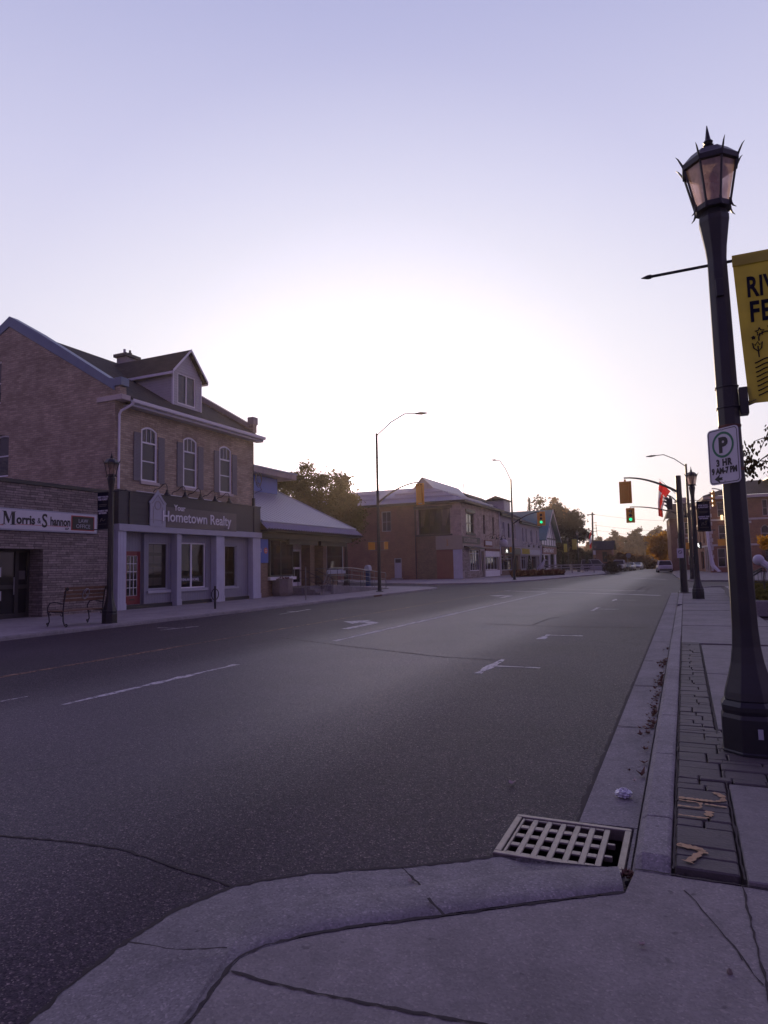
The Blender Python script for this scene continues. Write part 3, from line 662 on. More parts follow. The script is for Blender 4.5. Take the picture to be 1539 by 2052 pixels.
def pav(x0, x1, y0, y1):
    y0 -= 0.004; y1 += 0.004; j = lambda: rng.uniform(-0.003, 0.003); t = RZ+rng.uniform(-0.004, 0.004)
    g.hexa([(x0+j(), y0+j(), 0.05), (x1+j(), y0+j(), 0.05), (x1+j(), y1+j(), 0.05), (x0+j(), y1+j(), 0.05)]+[(a[0], a[1], t+rng.uniform(-0.003, 0.003)) for a in g.v[-4:]] if False else
           (lambda B: B+[(q[0], q[1], t+rng.uniform(-0.003, 0.003)) for q in B])([(x0+j(), y0+j(), 0.05), (x1+j(), y0+j(), 0.05), (x1+j(), y1+j(), 0.05), (x0+j(), y1+j(), 0.05)]))
for (a, b) in ((3.66, 3.79), (3.80, 3.92), (3.935, 4.20), (4.22, 4.32), (4.335, 4.48), (4.50, 4.62), (4.64, 4.86), (4.87, 4.97), (4.99, 5.09)):
    w = b-a
    if 4.2 < a < 4.4 or a > 4.8: m = rng.uniform(-0.01, 0.06); pav(-0.12, m-0.005, a, b); pav(m+0.005, 0.165, a, b)
    else: pav(-0.12, 0.165, a, b)
y = 5.11
while y < 6.58:                             # the paved apron round the lamp base
    h = rng.choice((0.09, 0.12, 0.16, 0.19)); h = min(h, 6.6-y); x = -0.12
    while x < 3.2:
        w = rng.choice((0.14, 0.2, 0.28, 0.36)); pav(x, min(x+w, 3.25)-0.008, y, y+h-0.010); x += w
    y += h
while y < 13.25:
    h = rng.choice((0.09, 0.11, 0.15, 0.19, 0.23)); m = rng.uniform(-0.03, 0.08)
    if rng.random() < 0.65: pav(-0.12, m-0.005, y, y+h-0.01); pav(m+0.005, 0.165, y, y+h-0.01)
    else: pav(-0.12, 0.165, y, y+h-0.01)
    y += h
g.build('paver', M['paver'], rw, bevel=0.008)
g = MB(); z = RZ+0.0065                     # worn yellow utility paint round a few stones
for pts, w in (([(-0.11, 4.662), (0.02, 4.655), (0.10, 4.66), (0.138, 4.69), (0.145, 4.75), (0.125, 4.80), (0.09, 4.835)], 0.03), ([(-0.115, 4.512), (0.0, 4.508), (0.012, 4.53), (0.012, 4.595), (-0.02, 4.608), (-0.11, 4.612)], 0.02),
               ([(-0.11, 4.352), (0.03, 4.346), (0.05, 4.36)], 0.018), ([(0.05, 4.38), (0.055, 4.47)], 0.042), ([(0.035, 4.59), (0.155, 4.575)], 0.02),
               ([(-0.115, 3.905), (-0.02, 3.885), (0.02, 3.86)], 0.04), ([(0.01, 3.86), (-0.065, 3.70)], 0.045)):
    strip(g, pts, w, z, 0.0015, 0.012)
g.build('yellow_paint', M['paint_worn'], rw)
g = MB(); kb = [3.62, 4.27, 5.65, 7.04, 9.3, 11.55, 14.6]
for a, b in zip(kb[:-1], kb[1:]):
    prof = [(-0.335, -0.02), (-0.325, 0.03), (-0.305, 0.10), (-0.275, 0.124), (-0.16, 0.126), (-0.14, 0.115), (-0.137, -0.02)]
    n = 6; rows = []
    for k in range(n+1):
        y = a+0.004+(b-a-0.008)*k/n; e = min(1.0, (y-3.60)/0.10) if a < 3.7 else 1.0; e = max(0.35, e)**0.5
        rows.append([(p[0]+rng.uniform(-0.002, 0.002), y, p[1]*e if p[1] > 0 else p[1]) for p in prof])
    m = len(prof); g.add([p for r_ in rows for p in r_], [(i*m+j+1, i*m+j, (i+1)*m+j, (i+1)*m+j+1) for i in range(n) for j in range(m-1)]+[list(range(m))[::-1] and [m-1-i for i in range(m)][::-1], [n*m+i for i in range(m)][::-1]])
for a, b in ((14.6, 15.9), (15.9, 18.9), (18.9, 21.9), (21.9, 24.9)):           # dropped kerb at the drive crossing
    g.hexa([(-0.335, a+0.004, -0.02), (-0.137, a+0.004, -0.02), (-0.137, b-0.004, -0.02), (-0.335, b-0.004, -0.02), (-0.31, a+0.004, 0.035), (-0.137, a+0.004, 0.10), (-0.137, b-0.004, 0.10), (-0.31, b-0.004, 0.035)])
for a, b in ((24.9, 27.9), (27.9, 30.9), (30.9, 33.9), (33.9, 36.2)):
    g.hexa([(-0.335, a+0.004, -0.02), (-0.137, a+0.004, -0.02), (-0.137, b-0.004, -0.02), (-0.335, b-0.004, -0.02), (-0.29, a+0.004, 0.12), (-0.137, a+0.004, 0.12), (-0.137, b-0.004, 0.12), (-0.29, b-0.004, 0.12)])
for a, b in (((-0.33, 36.2), (-0.15, 38)), ((-0.15, 38), (0.5, 40.5)), ((0.5, 40.5), (1.2, 42.0)), ((1.2, 42.0), (3.2, 42.7))): kerbseg(g, a, b, (b[1]-a[1], -(b[0]-a[0])), 0.11)
g.build('kerb', M['kerb'], rw, bevel=0.008, seg=2, smooth=False)
g = MB(); gb = [4.33, 6.9, 9.2, 11.5, 14.2, 16.9, 19.7, 22.5, 25.3, 28.1, 30.9, 33.7, 36.2]
for a, b in zip(gb[:-1], gb[1:]):
    g.hexa([(-0.68, a+0.004, -0.02), (-0.338, a+0.004, -0.02), (-0.338, b-0.004, -0.02), (-0.68, b-0.004, -0.02), (-0.675, a+0.004, 0.010), (-0.338, a+0.004, 0.018), (-0.338, b-0.004, 0.018), (-0.675, b-0.004, 0.010)])
g.box(GX1+0.03, -0.338, 3.62, 4.326, -0.02, 0.016)
g.build('gutter', M['gutter'], rw)
g = MB(); strip(g, [(-0.69, 4.32), (-0.685, 36)], 0.03, 0.006, 0.012, 0.08)
strip(g, [(-0.127, 3.6), (-0.127, 13.3)], 0.009, 0.119, 0.003, 0.06); strip(g, [(0.176, 3.6), (0.178, 13.3)], 0.010, 0.118, 0.004, 0.06)
for a in gb[1:5]: strip(g, [(-0.675, a), (-0.34, a)], 0.02, 0.0205, 0.006, 0.05)
g.build('joint', M['joint'], rw)
# the kerb return that swings round in front of the camera, and the pavement inside it
ST = [((1000, 1716), (1238, 1757), (1250, 1787), 0.122), ((905, 1727), (1035, 1767), (1050, 1812), 0.124), ((800, 1738), (850, 1794), (880, 1836), 0.124), ((700, 1744), (735, 1808), (757, 1851), 0.122),
      ((620, 1750), (640, 1820), (650, 1866), 0.120), ((540, 1762), (570, 1834), (580, 1882), 0.115), ((470, 1775), (505, 1862), (520, 1898), 0.104), ((350, 1825), (465, 1897), (480, 1918), 0.098),
      ((245, 1893), (446, 1928), (458, 1940), 0.092), ((150, 1965), (395, 2000), (407, 2012), 0.090), ((60, 2045), (343, 2072), (354, 2082), 0.090), ((-40, 2140), (296, 2130), (306, 2140), 0.090), ((-200, 2300), (200, 2260), (212, 2275), 0.090)]
rows = []
for (a, b, c, zc) in ST:
    A = gp(*a, 0.004); B = gp(*b, 0.03 if zc > 0.10 else 0.075); C = gp(*c, 0.088)
    up = lambda k, z: Vector((B.x+(C.x-B.x)*k, B.y+(C.y-B.y)*k, z))
    mid = A.lerp(B, 0.5); mid.z = 0.014 if zc > 0.10 else 0.04
    rows.append([Vector((A.x, A.y, -0.02)), A, mid, B, up(0.13, B.z+(zc-B.z)*0.72), up(0.30, zc-0.012), up(0.78, zc-0.012), up(0.93, zc-0.018), up(1.0, zc-0.030)])
fine = []
for r0, r1 in zip(rows[:-1], rows[1:]):
    for k in range(5): fine.append([p.lerp(q, k/5) for p, q in zip(r0, r1)])
fine.append(rows[-1]); m = len(rows[0])
for r_ in fine:
    for p in r_[2:]: p.z += rng.uniform(-0.0022, 0.0022)
g = MB(); g.add([p for r_ in fine for p in r_], [(i*m+j, i*m+j+1, (i+1)*m+j+1, (i+1)*m+j) for i in range(len(fine)-1) for j in range(m-1)]+[[k for k in range(m)][::-1]])
kr = g.build('kerb_return', M['gutter'], rw, smooth=True)
AP = 0.092
Cs = [gp(*s[2], AP) for s in ST]
ap = [(p.x+0.004, p.y-0.006) for p in Cs]
apron = MB().prism([(p[0], p[1], -0.03) for p in [(0.17, 3.585), (-0.30, 3.58)]+ap+[(ap[-1][0], -4), (6, -4), (6, 3.585)]], (0, 0, AP+0.03)).build('apron_slab', M['concrete'], rw, bevel=0.004)
g = MB(); strip(g, [(p.x, p.y-0.004) for p in Cs], 0.016, AP+0.003, 0.005, 0.03); strip(g, [gp(*s[0], 0.006) for s in ST], 0.022, 0.0075, 0.008, 0.03)
strip(g, [(-0.30, 3.587), (0.17, 3.59), (6, 3.59)], 0.011, AP+0.004, 0.005, 0.04)
strip(g, [(0.165, 3.58), (0.185, 2.8), (0.19, 1.6)], 0.009, AP+0.0035, 0.004, 0.04)
strip(g, [gp(*p, AP) for p in ((462, 1948), (560, 1975), (700, 2005), (830, 2030), (990, 2060), (1150, 2090))], 0.011, AP+0.0035, 0.004, 0.03)
strip(g, [gp(*p, 0.045) for p in ((245, 1908), (300, 1917), (350, 1926), (410, 1925), (455, 1922))], 0.008, 0.090, 0.003, 0.03)
strip(g, [gp(*p, 0.02) for p in ((805, 1742), (830, 1766), (855, 1790))], 0.010, 0.030, 0.004, 0.03)
strip(g, [gp(*p, 0.125) for p in ((858, 1800), (880, 1824), (890, 1834))], 0.010, 0.127, 0.004, 0.03)
g.build('joint', M['joint'], rw)
crack([gp(*p, AP) for p in ((1372, 1785), (1395, 1808), (1420, 1840), (1436, 1858), (1470, 1897), (1490, 1920), (1512, 1955), (1530, 1975))], 0.005, AP+0.003, rw)
crack([gp(*p, AP) for p in ((1470, 1897), (1478, 1905), (1486, 1925))], 0.004, AP+0.0032, rw)

# catch basin
gr = thing('drain_grate', 'rusty cast iron storm drain grate with square holes in the near gutter', 'drain grate', (GX0, GY0, 0))
g = MB(); T = 0.012
for (x0, x1, y0, y1) in ((GX0-0.02, GX1+0.02, GY0-0.02, GY0+0.018), (GX0-0.02, GX1+0.02, GY1-0.018, GY1+0.02), (GX0-0.02, GX0+0.018, GY0+0.018, GY1-0.018), (GX1-0.018, GX1+0.02, GY0+0.018, GY1-0.018)):
    g.box(x0, x1, y0, y1, -0.05, T+0.006)
g.build('frame', M['cast_iron'], gr, bevel=0.004)
g = MB(); ix0, ix1, iy0, iy1 = GX0+0.024, GX1-0.115, GY0+0.024, GY1-0.024; nx, ny = 6, 4
px_, py_ = (ix1-ix0)/nx, (iy1-iy0)/ny; bw = 0.034
for k in range(nx+1):
    x = ix0+px_*k; g.box(x-bw/2 if k else x, x+bw/2, iy0, iy1, T-0.012, T)
for k in range(ny+1):
    y = iy0+py_*k; by = 0.046; a, b = (y, y+by/2) if k == 0 else ((y-by/2, y) if k == ny else (y-by/2, y+by/2))
    for i in range(nx): g.box(ix0+px_*i+(bw/2 if i else bw/2), ix0+px_*(i+1)-bw/2, a, b, T-0.0125, T-0.0006)
g.build('grid', M['cast_iron'], gr, bevel=0.003)
g = MB()
for f in (0.30, 0.62): g = MB(); g.box(ix1+bw/2, GX1-0.055, iy0+(iy1-iy0)*f-0.012, iy0+(iy1-iy0)*f+0.012, -0.02, T-0.004); g.build('broken_bar', M['cast_iron'], gr, bevel=0.003)
g = MB()
x0, x1, y0, y1 = GX0-0.015, GX1+0.015, GY0-0.015, GY1+0.015
g.poly((x0, y0, -0.7), (x1, y0, -0.7), (x1, y1, -0.7), (x0, y1, -0.7))
for a, b in (((x0, y0), (x1, y0)), ((x1, y0), (x1, y1)), ((x1, y1), (x0, y1)), ((x0, y1), (x0, y0))): g.poly((a[0], a[1], -0.7), (b[0], b[1], -0.7), (b[0], b[1], -0.05), (a[0], a[1], -0.05))
g.build('pit', M['void'], gr)
# litter and leaves
def leaf_mb(mb, c, s, tilt=0.4):
    a = rng.uniform(0, 2*PI); n = 9; pts = []
    ax = Vector((math.cos(a), math.sin(a), 0)); ay = Vector((-math.sin(a), math.cos(a), 0)); q = rng.uniform(-tilt, tilt); q2 = rng.uniform(-tilt, tilt)
    for k in range(n):
        th = 2*PI*k/n; rr = s*(0.55+0.45*((k % 2)))*rng.uniform(0.7, 1.1); x, y = rr*math.cos(th), 0.75*rr*math.sin(th)
        pts.append(Vector(c)+ax*x+ay*y+Vector((0, 0, abs(x*q)+abs(y*q2)+0.003+0.25*rr*rng.random()*tilt)))
    b = len(mb.v); mb.add(pts+[Vector(c)+Vector((0, 0, 0.004))], [(k, (k+1) % n, n) for k in range(n)]); return mb
for (x, y, s, lab, z) in ((1025, 1573, 0.05, 'pale dry leaf lying alone on the dark asphalt', 0.004), (1287, 1897, 0.022, 'small pale leaf scrap lying on the pavement in front', AP+0.002), (1408, 1858, 0.012, 'tiny pale leaf crumb on the pavement beside the crack', AP+0.002),
                          (1290, 1531, 0.05, 'curled dark red leaf against the kerb, farther of the pair', 0.02), (1286, 1556, 0.055, 'curled brown leaf against the kerb, nearer of the pair', 0.02), (1271, 1566, 0.028, 'crumpled tan leaf in the gutter behind the foil', 0.02),
                          (1261, 1546, 0.026, 'small orange brown leaf alone in the middle of the gutter', 0.02), (822, 1768, 0.02, 'small yellow leaf on the kerb return gutter', 0.02)):
    p = gp(x, y, z); o = leaf_mb(MB(), (p.x, p.y, z), s, 0.9).build('fallen_leaf', M['leaf_pale'] if 'pale' in lab or 'tan' in lab or 'yellow' in lab else M['leaf_dry'])
    tag(o, lab, 'leaf', 'fallen leaves near the camera')
g = MB()
for k in range(170):
    y = rng.choice((rng.gauss(7.1, 0.35), rng.gauss(8.3, 0.5), rng.gauss(9.6, 0.3), rng.gauss(11.2, 0.25), rng.uniform(6, 14)))
    leaf_mb(g, (-0.345-abs(rng.gauss(0, 0.045)), y, 0.02), rng.uniform(0.015, 0.045), 1.0)
for k in range(26): leaf_mb(g, (rng.uniform(-0.36, -0.30), rng.uniform(3.60, 3.68), 0.03), rng.uniform(0.012, 0.03), 1.0)
tag(g.build('leaf_litter', M['leaf_dry']), 'brown dry leaves heaped along the foot of the right kerb', 'leaves', kind='stuff')
g = MB(); p = gp(1250, 1597, 0.02); g.ball((p.x, p.y, 0.045), 0.052, 0.040, 0.030, 26, 15, 0.2)
tag(g.build('foil_scrap', M['foil']), 'crumpled silver foil ball lying in the right gutter', 'litter')
g = MB(); p = gp(1462, 1952, AP); g.ball((p.x, p.y, AP+0.008), 0.011, 0.008, 0.012, 7, 5, 0.2)
tag(g.build('pebble', M['rubbish']), 'small brown stone lying on the front pavement by the joint', 'stone')
# ------------------------------------------------------------------ street lamps with banners
def horn(mb, p, out, s=1.0):
    o = Vector(out); z = Vector((0, 0, 1)); p = Vector(p)
    mb.tube([p, p+o*0.012*s+z*0.03*s, p+o*0.028*s+z*0.06*s, p+o*0.05*s+z*0.10*s, p+o*0.075*s+z*0.125*s], [0.011*s, 0.011*s, 0.010*s, 0.007*s, 0.002*s], 5)
def lamp_post(label, loc, arms, group='antique style lamp posts along the street', detail=True, rz=0.0):
    """octagonal cast post with a tapering lantern; arms = [(x0, x1, z)] banner rods"""
    t = thing('lamp_post', label, 'lamp post', (0, 0, 0), group); n8 = PI/8
    MB().lathe([(0.235, 0), (0.235, 0.02), (0.228, 0.03), (0.228, 0.27), (0.215, 0.30), (0.222, 0.33), (0.222, 0.36), (0.195, 0.40)], n=8, rot=n8).build('base', M['black_metal'], t, bevel=0.006 if detail else 0)
    MB().lathe([(0.197, 0.40), (0.185, 0.46), (0.155, 0.56), (0.125, 0.68), (0.107, 0.80), (0.098, 0.95), (0.094, 1.2), (0.079, 3.75), (0.077, 3.96), (0.086, 4.06), (0.106, 4.19), (0.115, 4.25), (0.121, 4.28), (0.121, 4.32), (0.109, 4.34), (0.097, 4.38)], n=8, rot=n8).build('column', M['black_metal'], t, bevel=0.005 if detail else 0)
    LB = (lambda pr: [(r*.93, 4.385+(z-4.53)*.95) for r, z in pr]); LP = lambda p: (p[0]*.93, p[1]*.93, 4.385+(p[2]-4.53)*.95)
    g = MB(); g.lathe(LB([(0.085, 4.525), (0.15, 4.53), (0.152, 4.575), (0.135, 4.585), (0.13, 4.58)]), n=8, rot=n8); g.build('lantern_collar', M['black_metal'], t)
    g = MB(); g.lathe(LB([(0.222, 4.915), (0.245, 4.92), (0.247, 4.965), (0.225, 4.985), (0.16, 5.055), (0.085, 5.095), (0.05, 5.10), (0.05, 5.115), (0.035, 5.125), (0.048, 5.14), (0.03, 5.155), (0.044, 5.172), (0.03, 5.19), (0.024, 5.20), (0.004, 5.33)]), n=8, rot=n8)
    cage = g.build('lantern_roof', M['black_metal'], t)
    g = MB()
    for k in range(8):
        a = n8+2*PI*k/8; c, s = math.cos(a), math.sin(a); p0 = (0.148*c, 0.148*s, 4.56); p1 = (0.228*c, 0.228*s, 4.93)
        g.tube([LP(p0), LP(p1)], 0.0095, 4)
        if detail:
            horn(g, LP((0.236*c, 0.236*s, 4.94)), (c, s, 0), 0.8); q = Vector(LP((0.15*c, 0.15*s, 4.565))); o = Vector((c, s, 0)); z = Vector((0, 0, 1))
            g.tube([q+z*0.03, q-z*0.02+o*0.006, q-z*0.045+o*0.018, q-z*0.065+o*0.04], [0.011, 0.01, 0.007, 0.002], 5)
    g.build('lantern_cage', M['black_metal'], t)
    g = MB(); g.lathe(LB([(0.137, 4.578), (0.212, 4.918)]), n=8, rot=n8, cap=False); g.build('lantern_glass', M['lamp_glass'], t)
    g = MB(); g.lathe(LB([(0.05, 4.58), (0.075, 4.60), (0.07, 4.66), (0.085, 4.70), (0.075, 4.74), (0.09, 4.78), (0.075, 4.82), (0.06, 4.86), (0.02, 4.89)]), n=14); g.build('lamp_bulb', M['lamp_core'], t, smooth=True)
    for (x0, x1, z) in arms:
        g = MB(); g.tube([(x0, 0, z), (x1, 0, z)], 0.013, 8); tip = x0 if abs(x0) > abs(x1) else x1
        for x in (x0, x1):
            if abs(x) > 0.35:
                d = 1 if x > 0 else -1; g.tube([(x, 0, z), (x+d*0.006, 0, z), (x+d*0.01, 0, z), (x+d*0.04, 0, z), (x+d*0.09, 0, z)], [0.018, 0.012, 0.02, 0.019, 0.003], 8)
        g.build('banner_rod', M['black_metal'], t)
    if detail:
        for z in (2.70, 2.87):
            g = MB(); g.lathe([(0.088, z), (0.093, z+0.004), (0.093, z+0.012), (0.088, z+0.016)], n=8, rot=n8, cap=False); g.build('strap', M['black_metal'], t)
    t.location = loc; t.rotation_euler = (0, 0, rz)
    return t
def lamp_glass_mat():
    nt = NT('lamp_glass'); v = wcoords(nt, (1, 1, 0.6)); n1 = noise(nt, v, 9, 3)
    tr = nt.n('ShaderNodeBsdfTransparent'); tr.inputs[0].default_value = (0.80, 0.70, 0.70, 1)
    tl = nt.n('ShaderNodeBsdfTranslucent'); tl.inputs[0].default_value = (0.70, 0.57, 0.55, 1)
    gl = nt.n('ShaderNodeBsdfGlossy'); gl.inputs['Roughness'].default_value = 0.12; gl.inputs['Color'].default_value = (0.9, 0.8, 0.75, 1)
    m1 = nt.n('ShaderNodeMixShader'); nt.l(ramp(nt, n1, [(0.3, (0.25,)*3), (0.7, (0.75,)*3)]), m1.inputs[0]); nt.l(tr.outputs[0], m1.inputs[1]); nt.l(tl.outputs[0], m1.inputs[2])
    m2 = nt.n('ShaderNodeMixShader'); m2.inputs[0].default_value = 0.12; nt.l(m1.outputs[0], m2.inputs[1]); nt.l(gl.outputs[0], m2.inputs[2]); nt.l(m2.outputs[0], nt.out.inputs['Surface']); return nt.m
M['lamp_glass'] = lamp_glass_mat()
M['lamp_core'] = plain('ribbed_lamp_core', (0.34, 0.2, 0.13), 0.35, var=0.2, scale=20)

NL = (0.415, 5.98, RZ)
nl = lamp_post('tall black octagonal lamp post close by on the right carrying the yellow banner', NL, [(-0.50, 0.95, 3.93), (0.0, 0.13, 2.70)])
nl.location = (0, 0, 0)
g = MB(); g.box(0.02, 0.055, -0.2345, -0.2305, 0.14, 0.215); g.build('plate', M['trim_grey'], nl, bevel=0.002)
g = MB(); g.hexa([(-0.03, -0.097, 3.62), (0.03, -0.097, 3.62), (0.03, -0.07, 3.62), (-0.03, -0.07, 3.62), (-0.03, -0.096, 3.77), (0.03, -0.096, 3.77), (0.03, -0.07, 3.77), (-0.03, -0.07, 3.77)]); g.build('access_cover', M['black_metal'], nl, bevel=0.006)
cb = MB().box(0.082, 0.145, -0.05, 0.05, 2.64, 2.86).build('control_box', M['black_metal'], nl, bevel=0.004)
MB().tube([(0.145, 0, 2.73), (0.20, 0, 2.75)], 0.02, 8).build('socket', M['black_metal'], cb)
nl.location = NL; nl.rotation_euler = (R(-0.4), R(-0.55), 0)

def banner(label, org, w, h, mat, mesh_n=10, cat='banner', wav=0.012, group=None, skew=0.0):
    """cloth hung from org (upper inner corner) along +x (w may be negative), gently wavy; faces -y"""
    t = thing('street_banner', label, cat, org, group); ny = 14; g = MB(); vs = []; ox, oy, oz = org
    f = lambda a, b: (ox+w*a+skew*b, oy+wav*math.sin(5*a+3*b)*(1-abs(2*b-1)**4), oz-h*b)
    for s in (0, 0.003):
        for j in range(ny+1):
            for i in range(mesh_n+1): p = f(i/mesh_n, j/ny); vs.append((p[0], p[1]+s, p[2]))
    k = mesh_n+1; q = k*(ny+1); fs = []
    for j in range(ny):
        for i in range(mesh_n):
            a = j*k+i; fs += [(a, a+k, a+k+1, a+1), (q+a, q+a+1, q+a+k+1, q+a+k)]
    g.add(vs, fs); g.build('cloth', mat, t, smooth=True)
    return t, f
# yellow festival banner on the near post
bo = (0.485, 5.98, 4.06)
bt, bf = banner('yellow festival banner with navy lettering and waves on the near lamp post', bo, 0.60, 1.22, M['banner_yellow'], skew=0.055)
bt.location = bo
MB().box(0.485, 1.085, 5.969, 5.991, 3.985, 4.075).build('hem', M['banner_yellow'], bt)
def bxy(a, b, d=0.012): p = bf(a, b); return Vector((p[0], p[1]-d, p[2]))
text('RIVER', 0.235, bxy(0.12, 0.285, 0.014), (1, 0, 0), (0, -1, 0), M['print_navy'], bt, sx=0.60, bold=0.006, ext=0.0015, space=1.05)
text('FEST', 0.235, bxy(0.12, 0.455, 0.014), (1, 0, 0), (0, -1, 0), M['print_navy'], bt, sx=0.68, bold=0.006, ext=0.0015, space=1.08)
g = MB()
for k in range(8):
    pts = [bxy(0.12+0.76*i/40, 0.725+0.031*k+0.013*math.sin(2*PI*i/40*2.1-1.2)*-1, 0.009) for i in range(41)]
    g.tube(pts, 0.0055, 5)
g.build('wave_print', M['print_navy'], bt)
g = MB()
def outline(pts, r=0.0052): g.tube([bxy(a, b, 0.009) for a, b in pts], r, 5)
outline([(0.16+0.02*math.cos(t), 0.66-0.07*k/10) for k, t in enumerate([0]*6)]); outline([(0.13, 0.635), (0.12, 0.60), (0.15, 0.618), (0.18, 0.595), (0.205, 0.618), (0.235, 0.60), (0.22, 0.64), (0.18, 0.66), (0.13, 0.635)])
outline([(0.18, 0.66), (0.18, 0.70)]); outline([(0.20, 0.59)]+[(0.30-0.10*math.cos(PI*k/10), 0.57-0.035*math.sin(PI*k/10)) for k in range(11)][:8]+[(0.40, 0.52)]+[(0.55-0.13*math.cos(PI*k/10), 0.515-0.05*math.sin(PI*k/10)) for k in range(11)])
for k in range(8):
    a0 = 2*PI*k/8; outline([(0.47+0.055*math.cos(a0)+0.028*math.cos(t), 0.655+0.027*math.sin(a0)+0.014*math.sin(t)) for t in [2*PI*j/8 for j in range(9)]], 0.004)
outline([(0.47+0.022*math.cos(t), 0.655+0.011*math.sin(t)) for t in [2*PI*j/8 for j in range(9)]], 0.005)
for (ca, cb_, rr) in ((0.22, 0.53, 0.055), (0.34, 0.505, 0.022), (0.14, 0.565, 0.022)):
    outline([(ca+rr*(1 if j % 2 == 0 else 0.45)*math.cos(PI*j/5-PI/2), cb_+0.5*rr*(1 if j % 2 == 0 else 0.45)*math.sin(PI*j/5-PI/2)) for j in range(11)], 0.005 if rr > 0.03 else 0.006)
outline([(0.36, 0.60), (0.56, 0.635)]); 
for k in range(5): outline([(0.39+0.035*k, 0.605+0.006*k), (0.40+0.035*k, 0.588+0.006*k)]); outline([(0.39+0.035*k, 0.605+0.006*k), (0.375+0.035*k, 0.622+0.006*k)])
g.build('flower_print', M['print_navy'], bt)

# parking sign strapped diagonally to the near post
ps = thing('parking_sign', 'white three hour parking sign with green ring strapped to the near lamp post', 'parking sign', (0, 0, 0))
sd = Vector((0.70, -0.714, 0)); sn = Vector((-0.714, -0.70, 0)); so_ = Vector((0.332, 5.905, 0)); SW, SH = 0.30, 0.45; z0 = 2.20
class SF:
    @staticmethod
    def P(u, v, d=0.0): return so_+sd*u+Vector((0, 0, z0+v))+sn*d
SF.N = sn
def rrect(x0, x1, y0, y1, r, n=5):
    pts = []
    for (cx, cy, a0) in ((x1-r, y0+r, -PI/2), (x1-r, y1-r, 0), (x0+r, y1-r, PI/2), (x0+r, y0+r, PI)):
        for k in range(n+1): a = a0+PI/2*k/n; pts.append((cx+r*math.cos(a), cy+r*math.sin(a)))
    return pts
g = MB(); fpoly(g, SF, rrect(-SW/2, SW/2, 0, SH, 0.035), 0, 0.004); g.build('board', M['sign_white'], ps)
g = MB(); A_, B_ = rrect(-SW/2+0.010, SW/2-0.010, 0.010, SH-0.010, 0.028), rrect(-SW/2+0.0155, SW/2-0.0155, 0.0155, SH-0.0155, 0.023)
for k in range(len(A_)):
    j = (k+1) % len(A_); g.poly(SF.P(*A_[k], 0.0055), SF.P(*A_[j], 0.0055), SF.P(*B_[j], 0.0055), SF.P(*B_[k], 0.0055))
g.build('border', M['sign_black'], ps)
g = MB(); cs = [(math.cos(2*PI*k/36), math.sin(2*PI*k/36)) for k in range(37)]
for (a, b) in zip(cs[:-1], cs[1:]): g.poly(*[SF.P(p[0]*r_, 0.315+p[1]*r_, 0.0055) for p, r_ in ((a, 0.105), (b, 0.105), (b, 0.086), (a, 0.086))])
g.build('green_ring', M['sign_green'], ps)
text('P', 0.165, SF.P(0, 0.257, 0.005), sd, sn, M['sign_black'], ps, align='CENTER', bold=0.008, ext=0.0008)
text('3 HR', 0.073, SF.P(0.0, 0.148, 0.005), sd, sn, M['sign_black'], ps, align='CENTER', sx=0.86, bold=0.004, ext=0.0008, space=1.15)
text('9 AM-7 PM', 0.066, SF.P(0.0, 0.086, 0.005), sd, sn, M['sign_black'], ps, align='CENTER', sx=0.80, bold=0.0035, ext=0.0008)
g = MB(); fpoly(g, SF, [(-0.10, 0.045), (-0.045, 0.082), (-0.055, 0.056), (-0.02, 0.056), (-0.028, 0.045), (-0.02, 0.034), (-0.055, 0.034), (-0.045, 0.010)], 0.004, 0.006); g.build('arrow', M['sign_black'], ps)
for v in (0.435, 0.02): g = MB(); p = SF.P(0, v, 0.004); g.disc(p, 0.007, sn, 0.004, 10); g.build('bolt', M['steel'], ps)
g = MB(); g.lathe([(0.088, 2.25), (0.091, 2.256), (0.091, 2.27), (0.088, 2.276)], (0.394, 5.996, RZ-0.06), 8, PI/8, False); g.build('strap', M['rust'], ps); g = MB(); g.lathe([(0.086, 2.6), (0.089, 2.606), (0.089, 2.62), (0.086, 2.626)], (0.391, 5.998, RZ-0.06), 8, PI/8, False); g.build('strap', M['rust'], ps)

LL = (-15.62, 14.75, PZ)
lamp_post('black octagonal lamp post by the bench across the street', LL, [(-0.62, 0.55, 3.93), (-0.62, 0.0, 2.80)])
def film_banner(label, org, w, h, l1, l2, l3, l4):
    t, f = banner(label, org, w, h, M['banner_dark'], 8, wav=0.015, group='navy film banners on lamp posts'); x0 = org[0]+min(w, 0); W = abs(w); y = org[1]-0.02
    for (s, z, k, m) in ((l1, 0.16, 0.155, 'print_white'), (l2, 0.225, 0.155, 'print_white'), (l3, 0.53, 0.14, 'print_white'), (l4, 0.59, 0.14, 'print_white')):
        text(s, W*k, (x0+W/2, y, org[2]-h*z), (1, 0, 0), (0, -1, 0), M[m], t, align='CENTER', sx=0.95, bold=0.004, ext=0.001)
    for (a, b, c, d) in ((0.15, 0.85, 0.335, 0.35), (0.2, 0.8, 0.375, 0.39), (0.15, 0.85, 0.86, 0.868)): g = MB(); g.box(x0+W*a, x0+W*b, y-0.002, y, org[2]-h*d, org[2]-h*c); g.build('print_line', M['print_grey'], t)
    g = MB(); g.tube([(x0+W*a, y, org[2]-h*b) for a, b in ((0.3, 0.80), (0.36, 0.72), (0.45, 0.70), (0.44, 0.76), (0.6, 0.78), (0.7, 0.74))], 0.012, 5)
    g.build('print', M['print_grey'], t)
    return t
film_banner('navy banner with white lettering on the lamp post by the bench', (-15.70, 14.75, 4.03), -0.47, 1.13, 'MEET YOU IN', 'THE FOREST', 'COMING THIS', 'SEPTEMBER')

